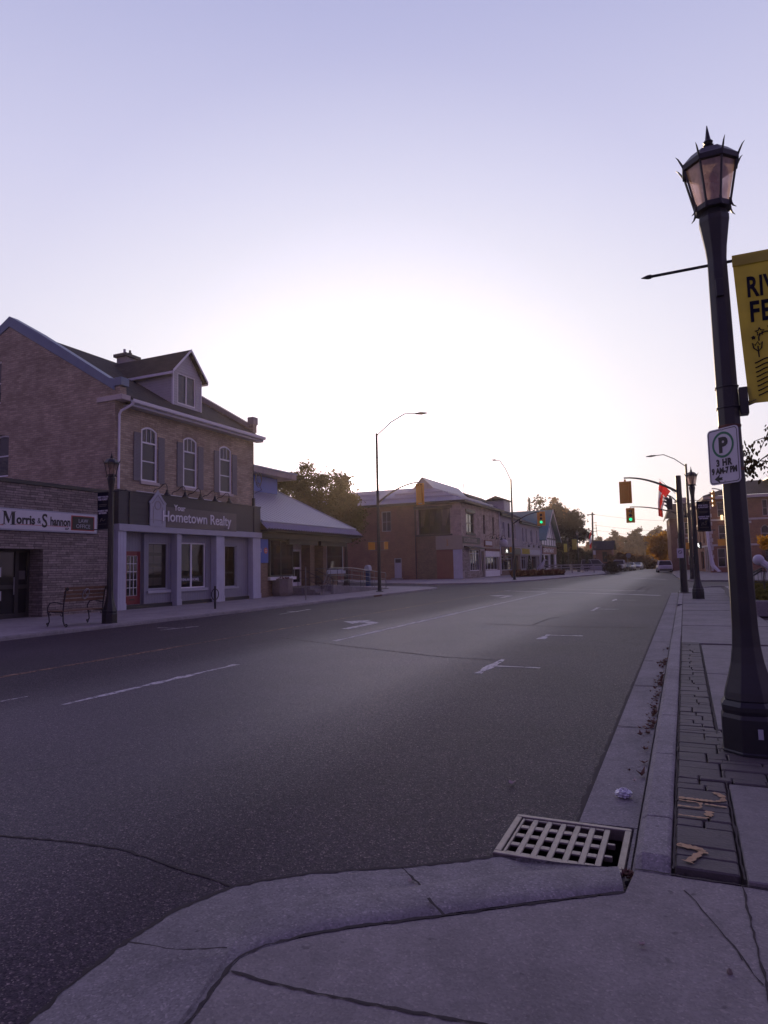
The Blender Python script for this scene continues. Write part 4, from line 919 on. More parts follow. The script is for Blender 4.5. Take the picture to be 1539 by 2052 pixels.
# ------------------------------------------------------------------ the brick corner house with the realty shop
XF = -20.4
rb = thing('brick_shop_house', 'two storey buff brick house with dormer above a grey realty shopfront', 'building', (XF, 19.4, PZ))
Y0, Y1 = 19.4, 28.75; XR = -26.74; XB = -33.3; EZ = 8.6
F1 = Fr((XF, 0, 0), (0, 1, 0)); fc = Facade(F1, Y0, Y1, 4.7, EZ, 0.085)
for k, u in enumerate((20.82, 23.38, 25.95)):
    w_ = window(fc, u, u+0.92, 5.36, 7.70, rb, M['trim_white'], M['glass'], 1, (6.22,), 0.085, 0.05, 0.17, (M['blind'], 0.97), M['limestone'], top=(7.02, 3))
    g = MB(); fbox(g, F1, u+0.08, u+0.84, 6.97, 7.04, -0.08, -0.012); g.build('transom_bar', M['trim_white'], w_)
    for s in (-0.43, 0.97): g = MB(); fbox(g, F1, u+s, u+s+0.38, 5.34, 7.36, 0.004, 0.045); g.build('shutter', M['shutter'], rb, bevel=0.006)
    g = MB()                                # soldier course arch over each window
    for i in range(12):
        a = PI*(0.22+0.56*i/11); x0 = u+0.46-0.72*math.cos(a)*0.9; z = 7.36+0.52*math.sin(a)
        c, s_ = math.cos(PI/2-(PI/2-a)*0.55), math.sin(PI/2-(PI/2-a)*0.55)
    F_ = []
    N = 12; top = lambda q: 7.72+0.30-(0.17)*(2*q-1)**2; bot = lambda q: 7.705-0.17*(2*q-1)**2
    for i in range(N):
        q0, q1 = i/N+0.008, (i+1)/N-0.008; xa, xb = u-0.06+1.04*q0, u-0.06+1.04*q1
        g.hexa([F1.P(xa, bot(q0), 0.012), F1.P(xb, bot(q1), 0.012), F1.P(xb, bot(q1), 0.002), F1.P(xa, bot(q0), 0.002), F1.P(xa-0.02+0.04*q0, top(q0), 0.012), F1.P(xb-0.02+0.04*q1, top(q1), 0.012), F1.P(xb-0.02+0.04*q1, top(q1), 0.002), F1.P(xa-0.02+0.04*q0, top(q0), 0.002)])
    g.build('brick_arch', M['brick_buff'], w_)
wall = fc.mesh()
# side gable wall towards the camera, with its windows
F2 = Fr((0, Y0, 0), (1, 0, 0)); f2 = Facade(F2, -30.0, XF, 0.05, EZ, 0.16)
for (u0, v0, v1) in ((-27.55, 5.85, 7.72),): window(f2, u0, u0+0.95, v0, v1, rb, M['trim_white'], M['glass'], 1, (6.78,), 0.08, 0.05, 0.08, (M['curtain'], 0.6))
f2.mesh(wall)
f2b = Facade(F2, -28.2, -26.74, EZ, 12.5, 0.16); window(f2b, -28.1, -27.2, 9.15, 11.1, rb, M['trim_white'], M['glass'], 1, (10.1,), 0.08, 0.05, 0.0, (M['curtain'], 0.7)); 
slope = (12.65-8.95)/(XF-XR)
zr = lambda x: 12.65-(x-XR)*slope           # underside of the coping along the gable
wall.poly(F2.P(-26.74, EZ), F2.P(XF, EZ), F2.P(XF, zr(XF)), F2.P(-26.74, 12.65))
f2b.mesh(wall); wall.poly(F2.P(-28.2, 12.5), F2.P(-26.74, 12.5), F2.P(-26.74, 12.65), F2.P(-28.2, 12.5)); wall.poly(F2.P(XB, EZ), F2.P(-28.2, EZ), F2.P(-28.2, 11.78), F2.P(XB, 8.9)); wall.poly(F2.P(XB, 0.05), F2.P(-30, 0.05), F2.P(-30, EZ), F2.P(XB, EZ))
wall.poly((XF, Y1, 0.05), (XB, Y1, 0.05), (XB, Y1, 8.9), (XR, Y1, 12.6), (XF, Y1, 8.95)); wall.poly((XB, Y1, 0.05), (XB, Y0, 0.05), (XB, Y0, 8.9), (XB, Y1, 8.9))
wall.box(XF+0.002, XF+0.25, Y0+0.001, Y0+0.34, 8.68, 9.02); wall.box(XF+0.002, XF+0.22, Y1-0.32, Y1-0.001, 8.75, 9.15)
wall.build('brick_wall', M['brick_buff'], rb)
g = MB()                                    # roof: two slopes, the near gable and far gable stand above it as parapets
g.slab((XF+0.42, Y0+0.34, 8.62), (XF+0.42, Y1-0.30, 8.62), (XR, Y1-0.30, 12.60), (XR, Y0+0.34, 12.60), 0.12)
g.slab((XR, Y0+0.34, 12.60), (XR, Y1-0.30, 12.60), (XB-0.3, Y1-0.30, 8.72), (XB-0.3, Y0+0.34, 8.72), 0.12)
roof = g.build('roof', M['shingle'], rb)
g = MB()                                    # near gable: wall top and blue grey metal coping
cp = [(XF+0.02, zr(XF)+0.02), (-24.96, zr(-24.96)+0.03), (-26.74, 12.66)]
g.prism([(XF+0.0, Y0-0.04, zr(XF)-0.10), (-26.74, Y0-0.04, 12.55), (-28.4, Y0-0.04, 11.72), (-28.4, Y0-0.04, 12.10), (-26.74, Y0-0.04, 13.02), (-24.9, Y0-0.04, 11.98), (XF-0.30, Y0-0.04, 9.40), (XF+0.0, Y0-0.04, 9.34)], (0, 0.42, 0))
cg = g.build('gable_coping', M['flashing'], roof, bevel=0.01)
MB().box(XF+0.003, XF+0.36, Y0-0.05, Y0+0.38, 9.03, 9.36).build('coping_block', M['flashing'], roof, bevel=0.008)
MB().box(XF-0.95, XF+0.43, Y0-0.06, Y0+0.40, 8.45, 8.66).build('kneeler_stone', M['limestone'], roof, bevel=0.01)
g = MB(); g.prism([(XF+0.0, Y1-0.34, 8.95), (XR, Y1-0.34, 12.65), (XR, Y1-0.34, 12.95), (XF-0.1, Y1-0.34, 9.25)], (0, 0.38, 0)); g.prism([(XR, Y1-0.34, 12.65), (XB, Y1-0.34, 8.9), (XB, Y1-0.34, 9.2), (XR, Y1-0.34, 12.95)], (0, 0.38, 0))
g.box(XF-0.1, XF+0.26, Y1-0.36, Y1+0.06, 9.17, 9.55); g.build('far_parapet', M['stucco'], roof)
g = MB(); g.box(XF+0.003, XF+0.40, Y0+0.42, Y1+0.32, 8.28, 8.34); g.box(XF+0.40, XF+0.425, Y0+0.42, Y1+0.32, 8.28, 8.52); g.build('soffit', M['trim_grey'], roof)
g = MB(); pr = [(0.43, 8.46), (0.44, 8.41), (0.50, 8.39), (0.545, 8.43), (0.56, 8.55), (0.54, 8.55), (0.525, 8.44), (0.47, 8.42)]
g.prism([(XF+a, Y0+0.42, b) for a, b in pr], (0, Y1-Y0-0.06, 0)); g.build('gutter', M['trim_white'], roof)
g = MB(); g.tube([(XF+0.48, Y0+0.50, 8.40), (XF+0.40, Y0+0.42, 8.28), (XF+0.12, Y0+0.20, 8.05), (XF+0.07, Y0+0.16, 7.9), (XF+0.07, Y0+0.16, 4.9)], 0.05, 8); g.build('downpipe', M['trim_white'], rb)
# dormer
DX = -21.05; dy0, dy1 = 23.42, 25.36; dz0 = 9.02; de = 10.86; dap = 12.06; dym = (dy0+dy1)/2
FD = Fr((DX, 0, 0), (0, 1, 0)); fd = Facade(FD, dy0, dy1, dz0-0.1, de, 0.1)
dm = MB(); fd.hole(23.72, 25.0, 9.36, 10.84)
fd.mesh(dm); dm.poly(FD.P(dy0, de), FD.P(dy1, de), FD.P(dym, dap-0.12))
for y in (dy0, dy1): dm.poly((DX, y, dz0-0.1), (DX, y, de), (DX-3.6, y, de), (DX-3.6, y, dz0-0.1))
dor = dm.build('dormer', M['clapboard'], rb)
window(fd, 23.72, 25.0, 9.36, 10.84, dor, M['trim_white'], M['glass'], 2, (), 0.075, 0.07, 0.0, (M['curtain_reflection'], 1.0), None, 'window', False)  # its blind carries the painted sky reflection of the panes
g = MB(); o_ = 0.22
for s, ya in ((1, dy1+0.24), (-1, dy0-0.24)):
    q = [(DX+o_, ya, de-0.10), (DX+o_, dym, dap), (-26.0, dym, dap), (-24.4, ya, de-0.10)]
    g.slab(*(q if s < 0 else q[::-1]), 0.07)
g.build('dormer_roof', M['shingle'], dor)
g = MB()
for s, ya in ((1, dy1+0.25), (-1, dy0-0.25)):
    a, b = Vector((DX+o_+0.003, ya, de-0.20)), Vector((DX+o_+0.003, dym, dap-0.10))
    g.hexa([a, a+Vector((0.03, 0, 0)), b+Vector((0.03, 0, 0)), b, a+Vector((0, 0, 0.13)), a+Vector((0.03, 0, 0.13)), b+Vector((0.03, 0, 0.12)), b+Vector((0, 0, 0.12))])
    g.box(DX+o_, DX-3.2, ya-0.005, ya+0.02, de-0.25, de-0.13)
for y in (dy0, dy1): g.box(DX-0.06, DX+0.025, y-0.03, y+0.03, dz0, de-0.08)
g.build('dormer_trim', M['trim_white'], dor)
p = hx(255, 712, -28.0)
ch = MB().box(-28.35, -27.65, p.y-0.42, p.y+0.42, 11.2, 13.55).build('chimney', M['stucco_grey'], rb)
MB().box(-28.47, -27.53, p.y-0.56, p.y+0.56, 13.553, 13.72).build('chimney_cap', M['trim_dark'], ch)
g = MB(); g.tube([(-28, p.y-0.2, 13.7), (-28, p.y-0.2, 14.05)], 0.07, 8); g.build('flue', M['steel'], ch)
g = MB(); g.tube([(-28, p.y+0.2, 13.7), (-28, p.y+0.2, 13.95), (-28, p.y+0.2, 13.96), (-28, p.y+0.2, 14.1)], [0.11, 0.11, 0.06, 0.06], 8); g.build('flue', M['trim_dark'], ch)
# shopfront
SX = -20.16; FS = Fr((SX, 0, 0), (0, 1, 0)); ya, yb = 19.42, 29.02
g = MB(); fbox(g, FS, ya, yb, 3.50, 4.80, -0.24, 0.0); g.build('fascia', M['plank_dark'], rb)
g = MB(); fbox(g, FS, ya-0.03, yb+0.04, 3.22, 3.498, -0.24, 0.075); g.build('cornice', M['trim_grey'], rb, bevel=0.01)
g = MB(); fbox(g, FS, ya+0.52, ya+0.62, 3.5, 4.8, 0.002, 0.05); fbox(g, FS, yb-0.62, yb-0.52, 3.5, 4.8, 0.002, 0.05); fbox(g, FS, ya-0.02, yb+0.02, 4.802, 4.86, -0.24, 0.03); g.build('fascia_trim', M['plank_dark'], rb)
FG = Fr((-20.5, 0, 0), (0, 1, 0)); fg = Facade(FG, 21.15, yb, 0.05, 3.22, 0.12)
wn = window(fg, 21.40, 22.58, 0.84, 2.82, rb, M['trim_grey'], M['glass'], 1, (), 0.05, 0.04)
for k in range(4):
    g = MB(); z = 1.0+0.47*k
    for j in range(2): fbox(g, FG, 21.48+0.52*j, 21.48+0.52*j+0.48, z, z+0.33, -0.30, -0.29)
    g.build('listing_card', M['paper_warm'] if False else M['sign_beige'], wn)
w2_ = window(fg, 23.18, 25.06, 0.81, 2.87, rb, M['trim_white'], M['glass'], 2, (), 0.06, 0.09, 0.0)
g = MB(); fbox(g, FG, 23.24, 25.0, 1.07, 1.36, -0.117+0.02, -0.09); g.build('phone_strip', M['sign_black'], w2_)
text('519.846.4663(HOME)', 0.165, FG.P(23.36, 1.15, -0.09), (0, 1, 0), (1, 0, 0), M['print_white'], w2_, sx=0.9, bold=0.004, ext=0.002)
w3_ = window(fg, 26.12, 27.42, 0.76, 2.80, rb, M['trim_grey'], M['glass'], 1, (), 0.05, 0.04)
g = MB(); fbox(g, FG, 26.45, 26.56, 0.82, 2.75, -0.10, -0.06); g.build('mullion', M['trim_white'], w3_)
text('HOMETOWN', 0.13, FG.P(26.62, 1.42, -0.095), (0, 1, 0), (1, 0, 0), M['print_grey'], w3_, sx=0.75, ext=0.002)
g = fg.mesh(); FR = Fr((-20.66, 0, 0), (0, 1, 0)); fr_ = Facade(FR, ya, 21.15, 0.05, 3.22, 0.05); fr_.hole(20.20, 21.10, 0.27, 2.44); fr_.mesh(g)
g.poly((-20.66, 21.15, 0.05), (-20.5, 21.15, 0.05), (-20.5, 21.15, 3.22), (-20.66, 21.15, 3.22)); g.poly((-20.66, ya, 3.2), (-20.66, 21.15, 3.2), (-20.3, 21.15, 3.2), (-20.3, ya, 3.2))
g.poly((-20.4, yb, 0.05), (-20.5, yb, 0.05), (-20.5, yb, 3.22), (-20.4, yb, 3.22))
g.build('shopfront_wall', M['panel_wall'], rb)
g = MB(); g.poly((-21.9, 21.0, 0.3), (-21.9, 28.6, 0.3), (-21.9, 28.6, 3.2), (-21.9, 21.0, 3.2)); g.poly((-21.9, 21.0, 0.3), (-20.7, 21.0, 0.3), (-20.7, 28.6, 0.3), (-21.9, 28.6, 0.3)); g.poly((-21.9, 28.6, 0.3), (-20.65, 28.6, 0.3), (-20.65, 28.6, 3.2), (-21.9, 28.6, 3.2)); g.poly((-21.9, 25.6, 0.3), (-20.65, 25.6, 0.3), (-20.65, 25.6, 3.2), (-21.9, 25.6, 3.2))
g.build('shop_room', M['interior'], rb)
for (a, b, nm) in ((ya, ya+0.42, 0), (22.74, 23.02, 1), (25.42, 26.02, 0), (yb-0.66, yb, 0)):
    g = MB(); fbox(g, FS, a, b, 0.11, 3.218, -0.33, 0.0)
    fbox(g, FS, a-0.02, b+0.02, 0.105, 0.36, -0.33, 0.02); g.build('pilaster', M['plank_grey'] if not nm else M['trim_grey'], rb, bevel=0.004)
g = MB(); fbox(g, FG, 21.16, yb-0.68, 0.06, 0.26, 0.002, 0.10); fbox(g, FR, ya+0.56, 21.14, 0.06, 0.255, 0.003, 0.3); g.build('plinth', M['trim_dark'], rb)
for (a, b) in ((21.30, 22.68), (23.08, 25.16), (26.04, 27.52)): g = MB(); fbox(g, FG, a, b, 0.68, 0.76 if a > 26 else 0.80, 0.003, 0.09); g.build('window_sill', M['trim_grey'], rb, bevel=0.006)
dr = MB(); fbox(dr, FR, 20.20, 20.36, 0.27, 2.44, -0.045, 0.0); fbox(dr, FR, 20.94, 21.10, 0.27, 2.44, -0.045, 0.0); fbox(dr, FR, 20.36, 20.94, 0.27, 0.62, -0.045, 0.0); fbox(dr, FR, 20.36, 20.94, 2.26, 2.44, -0.045, 0.0)
door = dr.build('door', M['door_red'], rb, bevel=0.004)
g = MB(); g.poly(FR.P(20.36, 0.62, -0.035), FR.P(20.94, 0.62, -0.035), FR.P(20.94, 2.26, -0.035), FR.P(20.36, 2.26, -0.035)); g.build('pane', M['glass_dark'], door)
g = MB()
for k in range(4): x = 20.36+0.58*k/3; fbox(g, FR, x-0.012, x+0.012, 0.62, 2.26, -0.034, -0.012)
for k in range(6): z = 0.62+1.64*k/5; fbox(g, FR, 20.36, 20.94, z-0.012, z+0.012, -0.034, -0.014)
g.build('lattice', M['trim_white'], door)
g = MB(); fbox(g, FR, 20.52, 20.78, 0.44, 0.49, 0.001, 0.012); g.build('letter_slot', M['sign_black'], door)
# realty sign
rs = thing('realty_sign', 'wide grey realty shop sign with white raised lettering and a clock tower outline', 'shop sign', (SX+0.03, 21.0, 3.5))
g = MB(); fbox(g, FS, 21.95, 26.85, 3.47, 4.34, 0.052, 0.10); g.build('board', M['sign_brown'], rs, bevel=0.01)
g = MB(); fpoly(g, FS, [(21.02, 3.47), (21.93, 3.47), (21.93, 4.42), (21.98, 4.46), (21.80, 4.62), (21.50, 4.97), (21.46, 5.04), (21.42, 4.97), (21.12, 4.62), (20.96, 4.46), (21.02, 4.42)], 0.052, 0.095); g.build('tower_panel', M['trim_grey'], rs)
g = MB(); g.disc(FS.P(21.46, 4.36, 0.096), 0.20, (1, 0, 0), 0.012, 24, 0.15)
for a in (-0.26, 0.26): fbox(g, FS, 21.46+a-0.02, 21.46+a+0.02, 3.6, 4.3, 0.096, 0.106)
g.tube([FS.P(21.12, 4.43, 0.10), FS.P(21.46, 4.80, 0.10), FS.P(21.80, 4.43, 0.10)], 0.015, 5); g.tube([FS.P(21.05, 3.75, 0.10), FS.P(21.9, 3.75, 0.10)], 0.012, 5); g.build('tower_relief', M['stucco_grey'], rs)
text('Your', 0.36, FS.P(22.42, 4.22, 0.10), (0, 1, 0), (1, 0, 0), M['trim_white'], rs, sx=0.95, bold=0.004, ext=0.012)
text('Hometown Realty', 0.66, FS.P(21.68, 3.72, 0.105), (0, 1, 0), (1, 0, 0), M['trim_white'], rs, sx=0.96, bold=0.004, ext=0.015)
text('Brokerage', 0.13, FS.P(25.9, 3.53, 0.10), (0, 1, 0), (1, 0, 0), M['print_grey'], rs, ext=0.003)
# gooseneck lamps over the sign
def goose(mb, p, out, s=1.0, drop=0.42):
    p = Vector(p); o = Vector(out); z = Vector((0, 0, 1))
    mb.tube([p, p+z*0.10*s, p+o*0.08*s+z*0.17*s, p+o*0.30*s+z*0.20*s, p+o*0.52*s+z*0.36*s, p+o*0.66*s+z*0.36*s, p+o*0.72*s+z*0.24*s, p+o*0.72*s+z*0.10*s], 0.016*s, 6)
    return p+o*0.72*s
def sign_lamp(label, p, out, group, s=1.0):
    t = thing('sign_lamp', label, 'wall lamp', p, group); g = MB(); e = goose(g, p, out, s); g.build('arm', M['black_metal'], t)
    g = MB(); g.lathe([(0.035*s, 0.12*s), (0.05*s, 0.08*s), (0.06*s, 0.02*s), (0.15*s, -0.12*s), (0.155*s, -0.13*s), (0.14*s, -0.12*s)], e, 12); g.build('shade', M['black_metal'], t)
    return t
gy = [hx(x, y, -19.45).y for x, y in ((336, 992), (372, 998), (403, 1001), (432, 1003), (460, 1006))]
lb = ['nearest black gooseneck lamp over the realty sign, above its clock tower outline', 'second gooseneck lamp over the realty sign, above the Hometown H', 'middle gooseneck lamp of five over the realty sign', 'fourth gooseneck lamp over the realty sign, above the R', 'farthest gooseneck lamp over the realty sign, above its far end']
for y, l in zip(gy, lb): sign_lamp(l, (SX-0.04, y, 4.865), (1, 0, 0), 'gooseneck lamps over the realty sign')
g = MB(); g.tube([(SX-0.02, gy[0]-1.0, 4.88), (SX-0.02, gy[-1]+0.3, 4.88)], 0.018, 6); g.build('lamp_conduit', M['trim_white'], rb)

# ------------------------------------------------------------------ law office
lo = thing('law_office', 'low flat roofed law office clad in thin split stone', 'building', (XF, 8.0, PZ))
fl_ = Facade(Fr((XF, 0, 0), (0, 1, 0)), 6.0, 19.36, 0.05, 4.66, 0.75); fl_.hole(13.6, 16.28, 0.05, 2.46)
g = fl_.mesh(); g.poly((XF, 19.36, 0.05), (-31, 19.36, 0.05), (-31, 19.36, 4.66), (XF, 19.36, 4.66)); g.poly((-31, 6, 0.05), (XF, 6, 0.05), (XF, 6, 4.66), (-31, 6, 4.66)); g.poly((-31, 6, 4.4), (XF, 6, 4.4), (XF, 19.36, 4.4), (-31, 19.36, 4.4))
g.build('stone_wall', M['ledge'], lo)
g = MB(); g.box(XF-0.35, XF+0.05, 5.95, 19.37, 4.662, 4.80); g.build('coping', M['trim_dark'], lo, bevel=0.01)
FL = Fr((XF-0.75, 0, 0), (0, 1, 0))
g = MB()
for (a, b) in ((13.6, 13.7), (14.62, 14.78), (15.72, 15.86), (16.18, 16.28)): fbox(g, FL, a, b, 0.06, 2.46, 0.003, 0.08)
for (a, b) in ((0.06, 0.26), (1.10, 1.24), (2.36, 2.455)): fbox(g, FL, 13.7, 14.62, a, b, 0.003, 0.075); fbox(g, FL, 14.78, 15.72, a, b, 0.003, 0.075); fbox(g, FL, 15.86, 16.18, a, b, 0.003, 0.075)
ld = g.build('door', M['trim_dark'], lo)
g = MB(); g.poly(FL.P(13.6, 0.06, 0.03), FL.P(16.28, 0.06, 0.03), FL.P(16.28, 2.46, 0.03), FL.P(13.6, 2.46, 0.03)); g.build('pane', M['glass_dark'], ld)
g = MB(); g.tube([FL.P(15.66, 0.9, 0.12), FL.P(15.66, 1.5, 0.12)], 0.018, 6); g.build('handle', M['steel'], ld)
for (u, v, w, h) in ((15.0, 1.52, 0.24, 0.32), (15.0, 0.72, 0.26, 0.32), (15.9, 1.42, 0.24, 0.30)):
    g = MB(); fbox(g, FL, u, u+w, v, v+h, 0.032, 0.036); g.build('notice', M['print_white'] if u < 15.5 else M['print_grey'], ld)
ls = thing('law_office_sign', 'long white law office sign board with black serif names and a dark plate', 'shop sign', (XF+0.1, 16.3, 3.4))
FW = Fr((XF, 0, 0), (0, 1, 0))
g = MB(); fbox(g, FW, 14.3, 18.52, 3.06, 3.80, 0.004, 0.10); g.build('frame', M['trim_grey'], ls, bevel=0.01)
g = MB(); fbox(g, FW, 14.36, 18.46, 3.11, 3.75, 0.101, 0.112); g.build('board', M['sign_white'], ls)
g = MB(); fbox(g, FW, 17.32, 18.36, 3.16, 3.70, 0.113, 0.12); g.build('plate_border', M['sign_red'], ls)
g = MB(); fbox(g, FW, 17.36, 18.32, 3.19, 3.67, 0.121, 0.13); g.build('plate', M['print_grey'] if False else M['sign_black'], ls, bevel=0.01)
for s, z in (('LAW', 3.45), ('OFFICE', 3.25)): text(s, 0.20, FW.P(17.84, z, 0.13), (0, 1, 0), (1, 0, 0), M['trim_grey'], ls, align='CENTER', sx=1.0, ext=0.003)
def serif(s, size, u, v, par, sx=0.9, bold=0.012):
    return text(s, size, FW.P(u, v, 0.112), (0, 1, 0), (1, 0, 0), M['sign_black'], par, sx=sx, bold=bold, ext=0.003)

def glyph_m(u, v, h, w):
    g = MB(); P = lambda *q: fpoly(g, FW, [(u+a*w, v+b*h) for a, b in q], 0.113, 0.117)
    P((0.12, 0), (0.20, 0), (0.20, 0.92), (0.12, 0.92)); P((0.70, 0), (0.92, 0), (0.92, 1), (0.70, 0.95)); P((0.08, 1), (0.30, 1), (0.55, 0.28), (0.46, 0.05)); P((0.455, 0.06), (0.50, 0.10), (0.74, 0.98), (0.68, 0.98))
    P((0.02, -0.04), (0.30, -0.04), (0.30, 0), (0.02, 0)); P((0.60, -0.04), (1.0, -0.04), (1.0, 0), (0.60, 0)); P((0.0, 1), (0.30, 1), (0.30, 1.03), (0.0, 1.03)); P((0.66, 1), (1.0, 1), (1.0, 1.03), (0.66, 1.03))
    return g.build('lettering', M['sign_black'], ls)
glyph_m(14.62, 3.26, 0.42, 0.50); serif('orris', 0.42, 15.14, 3.30, ls, 0.86, 0.014); serif('&', 0.28, 15.93, 3.34, ls, 0.8, 0.0)
serif('S', 0.66, 16.10, 3.22, ls, 0.78, 0.010); serif('hannon', 0.42, 16.44, 3.30, ls, 0.68, 0.014); serif('LLP', 0.09, 17.06, 3.17, ls, 1.2, 0.004)
g = MB(); fbox(g, FW, 14.55, 14.68, 3.215, 3.235, 0.113, 0.117); fbox(g, FW, 15.1, 17.2, 3.265, 3.28, 0.113, 0.117)
g.build('underline', M['sign_red'], ls)

# ------------------------------------------------------------------ bench, cycle hoop
bn = thing('park_bench', 'iron bench with wooden slats and scrolled legs facing the law office', 'bench', (0, 0, 0))
BL = 1.36
def scroll(c, r0, r1, a0, a1, n=14): return [Vector((c[0]+(r0+(r1-r0)*k/n)*math.cos(a0+(a1-a0)*k/n), 0, c[1]+(r0+(r1-r0)*k/n)*math.sin(a0+(a1-a0)*k/n))) for k in range(n+1)]
for y in (-BL/2, BL/2):
    g = MB(); off = Vector((0, y, 0)); T = lambda pts: [Vector((p[0], y, p[-1] if len(p) == 2 else p[2])) for p in pts]
    back = [(0.31, 0.05), (0.25, 0.16), (0.235, 0.42), (0.27, 0.7), (0.33, 1.0), (0.37, 1.08)]
    g.tube(T(back)+[q+off for q in scroll((0.40, 1.05), 0.045, 0.012, PI*0.6, -PI*1.3)], 0.019, 7)
    g.tube([q+off for q in scroll((0.37, 0.06), 0.055, 0.015, PI, 3*PI)], 0.015, 6)
    g.build('back_frame', M['black_metal'], bn)
    g = MB(); fr0 = [(-0.38, 0.05), (-0.31, 0.14), (-0.33, 0.28), (-0.39, 0.42), (-0.39, 0.54), (-0.30, 0.66), (-0.12, 0.69), (0.06, 0.665), (0.25, 0.64)]
    g.tube(T(fr0), 0.018, 7); g.tube([q+off for q in scroll((-0.40, 0.07), 0.055, 0.012, -PI*0.5, PI*1.6)], 0.014, 6)
    g.tube(T([(-0.37, 0.43), (-0.1, 0.40), (0.24, 0.41)]), 0.017, 6); g.tube([q+off for q in scroll((-0.28, 0.36), 0.06, 0.012, PI*0.5, PI*2.2)], 0.012, 6); g.tube([q+off for q in scroll((0.17, 0.34), 0.06, 0.012, PI*0.5, -PI*1.2)], 0.012, 6)
    g.build('leg_frame', M['black_metal'], bn)
g = MB()
for k in range(6):
    x = -0.36+0.105*k; g.box(x, x+0.085, -BL/2-0.02, BL/2+0.02, 0.425, 0.452)
g.build('seat', M['wood'], bn, bevel=0.005)
g = MB()
for (x, z) in ((0.262, 0.70), (0.285, 0.81), (0.308, 0.92), (0.335, 1.03)): g.hexa([(x-0.03, -BL/2-0.02, z), (x, -BL/2-0.02, z), (x, BL/2+0.02, z), (x-0.03, BL/2+0.02, z), (x-0.015, -BL/2-0.02, z+0.08), (x+0.015, -BL/2-0.02, z+0.08), (x+0.015, BL/2+0.02, z+0.08), (x-0.015, BL/2+0.02, z+0.08)])
g.build('backrest', M['wood'], bn, bevel=0.004)
g = MB(); el = [(0.330+0.055*math.sin(t), 0.105*math.cos(t), 0.90+0.145*math.sin(t)) for t in [2*PI*k/20 for k in range(21)]]
g.tube(el, 0.013, 6); g.tube([(0.33, 0.0, 0.78), (0.33, 0.05, 0.86), (0.33, -0.04, 0.93), (0.335, 0.04, 1.02)], 0.011, 6); g.build('medallion', M['steel'], bn)
bn.location = (-16.1, 14.02, PZ); bn.rotation_euler = (0, 0, R(-1))
ck = gp(431, 1220, PZ); ch_ = thing('cycle_hoop', 'black ring and post bicycle stand on the pavement before the realty shop', 'bike stand', ck)
MB().tube([(ck.x, ck.y, PZ), (ck.x, ck.y, 0.98)], 0.04, 10).build('post', M['black_metal'], ch_)
g = MB(); g.tube([(ck.x, ck.y+0.21*math.cos(t), 0.66+0.21*math.sin(t)) for t in [2*PI*k/28 for k in range(29)]], 0.019, 7, False); g.build('ring', M['black_metal'], ch_)
# ------------------------------------------------------------------ the bank
bk = thing('bank_branch', 'low brick bank branch with a broad pale metal roof and blue signs', 'building', (-20.4, 29.1, PZ))
BX = -21.3; FB = Fr((BX, 0, 0), (0, 1, 0)); b0, b1 = 29.06, 39.6; EX = -19.75
fb = Facade(FB, b0, b1, 0.05, 3.55, 0.15); fb.hole(33.0, 35.0, 0.55, 3.25); fb.hole(30.6, 32.9, 1.15, 3.25); fb.hole(36.9, 39.35, 1.4, 3.22)
g = fb.mesh(); g.poly((BX, b1, 0.05), (-34, b1, 0.05), (-34, b1, 3.55), (-29.5, b1, 8.4), (BX, b1, 3.9)); g.poly((-34, b1, 0.05), (-34, b0, 0.05), (-34, b0, 3.5), (-34, b1, 3.5)); g.poly((BX, b0, 0.05), (BX, b0, 3.5), (-34, b0, 3.5), (-34, b0, 0.05))
for y in (34.95, 36.55): g.box(BX+0.002, BX+0.62, y, y+0.45, 0.05, 3.5)
g.box(BX+0.002, BX+0.9, b0, b0+0.95, 0.05, 3.5)
g.build('brick_wall', M['brick_brown'], bk)
g = MB(); fbox(g, FB, b0, b1, 3.25, 3.56, 0.003, 1.1); g.build('soffit', M['trim_dark'], bk)
g = MB(); fbox(g, FB, 32.2, 35.4, 2.98, 3.26, 0.64, 0.9); fbox(g, FB, 36.0, 39.5, 2.98, 3.25, 0.64, 0.8); g.build('beam', M['trim_dark'], bk)
# roof: tile-like corrugated foot, then smooth seamed metal up to the ridge
sl_ = (6.95-4.12)/(26.0-20.13); ridx = -29.5; ridz = 4.12+(29.5-20.13)*sl_
g = MB(); g.slab((-20.10, b0, 4.12), (-20.10, 40.0, 4.12), (ridx, 40.0, ridz), (ridx, b0, ridz), 0.10); g.slab((ridx, b0, ridz), (ridx, 40.0, ridz), (-36, 40.0, 5.0), (-36, b0, 5.0), 0.10)
for k in range(22):
    y = b0+0.3+k*0.5; a, b = Vector((-20.12, y, 4.125)), Vector((ridx+0.05, y, ridz-0.02)); n = Vector((0, 0.012, 0)); u = Vector((0, 0, 0.022))
    g.hexa([a-n, a+n, b+n, b-n, a-n+u, a+n+u, b+n+u, b-n+u])
br_ = g.build('roof', M['metal_roof'], bk)
g = MB(); N = 420; c0 = []; c1 = []
for k in range(N+1):
    y = b0+(40.25-b0)*k/N; w = 0.055*math.sin(2*PI*y/0.27)
    c0.append((EX, y, 3.72+w)); c1.append((-20.14, y, 4.06+w))
for k in range(N): g.poly(c0[k], c0[k+1], c1[k+1], c1[k])
g.build('tile_edge', M['metal_roof'], br_, smooth=True)
g = MB(); g.tube([(-20.12, b0, 4.13), (-20.12, 40.05, 4.13)], 0.055, 8); g.tube([(-20.12, 40.02, 4.13), (ridx, 40.02, ridz+0.03)], 0.06, 6); g.build('ridge_cap', M['metal_roof'], br_)
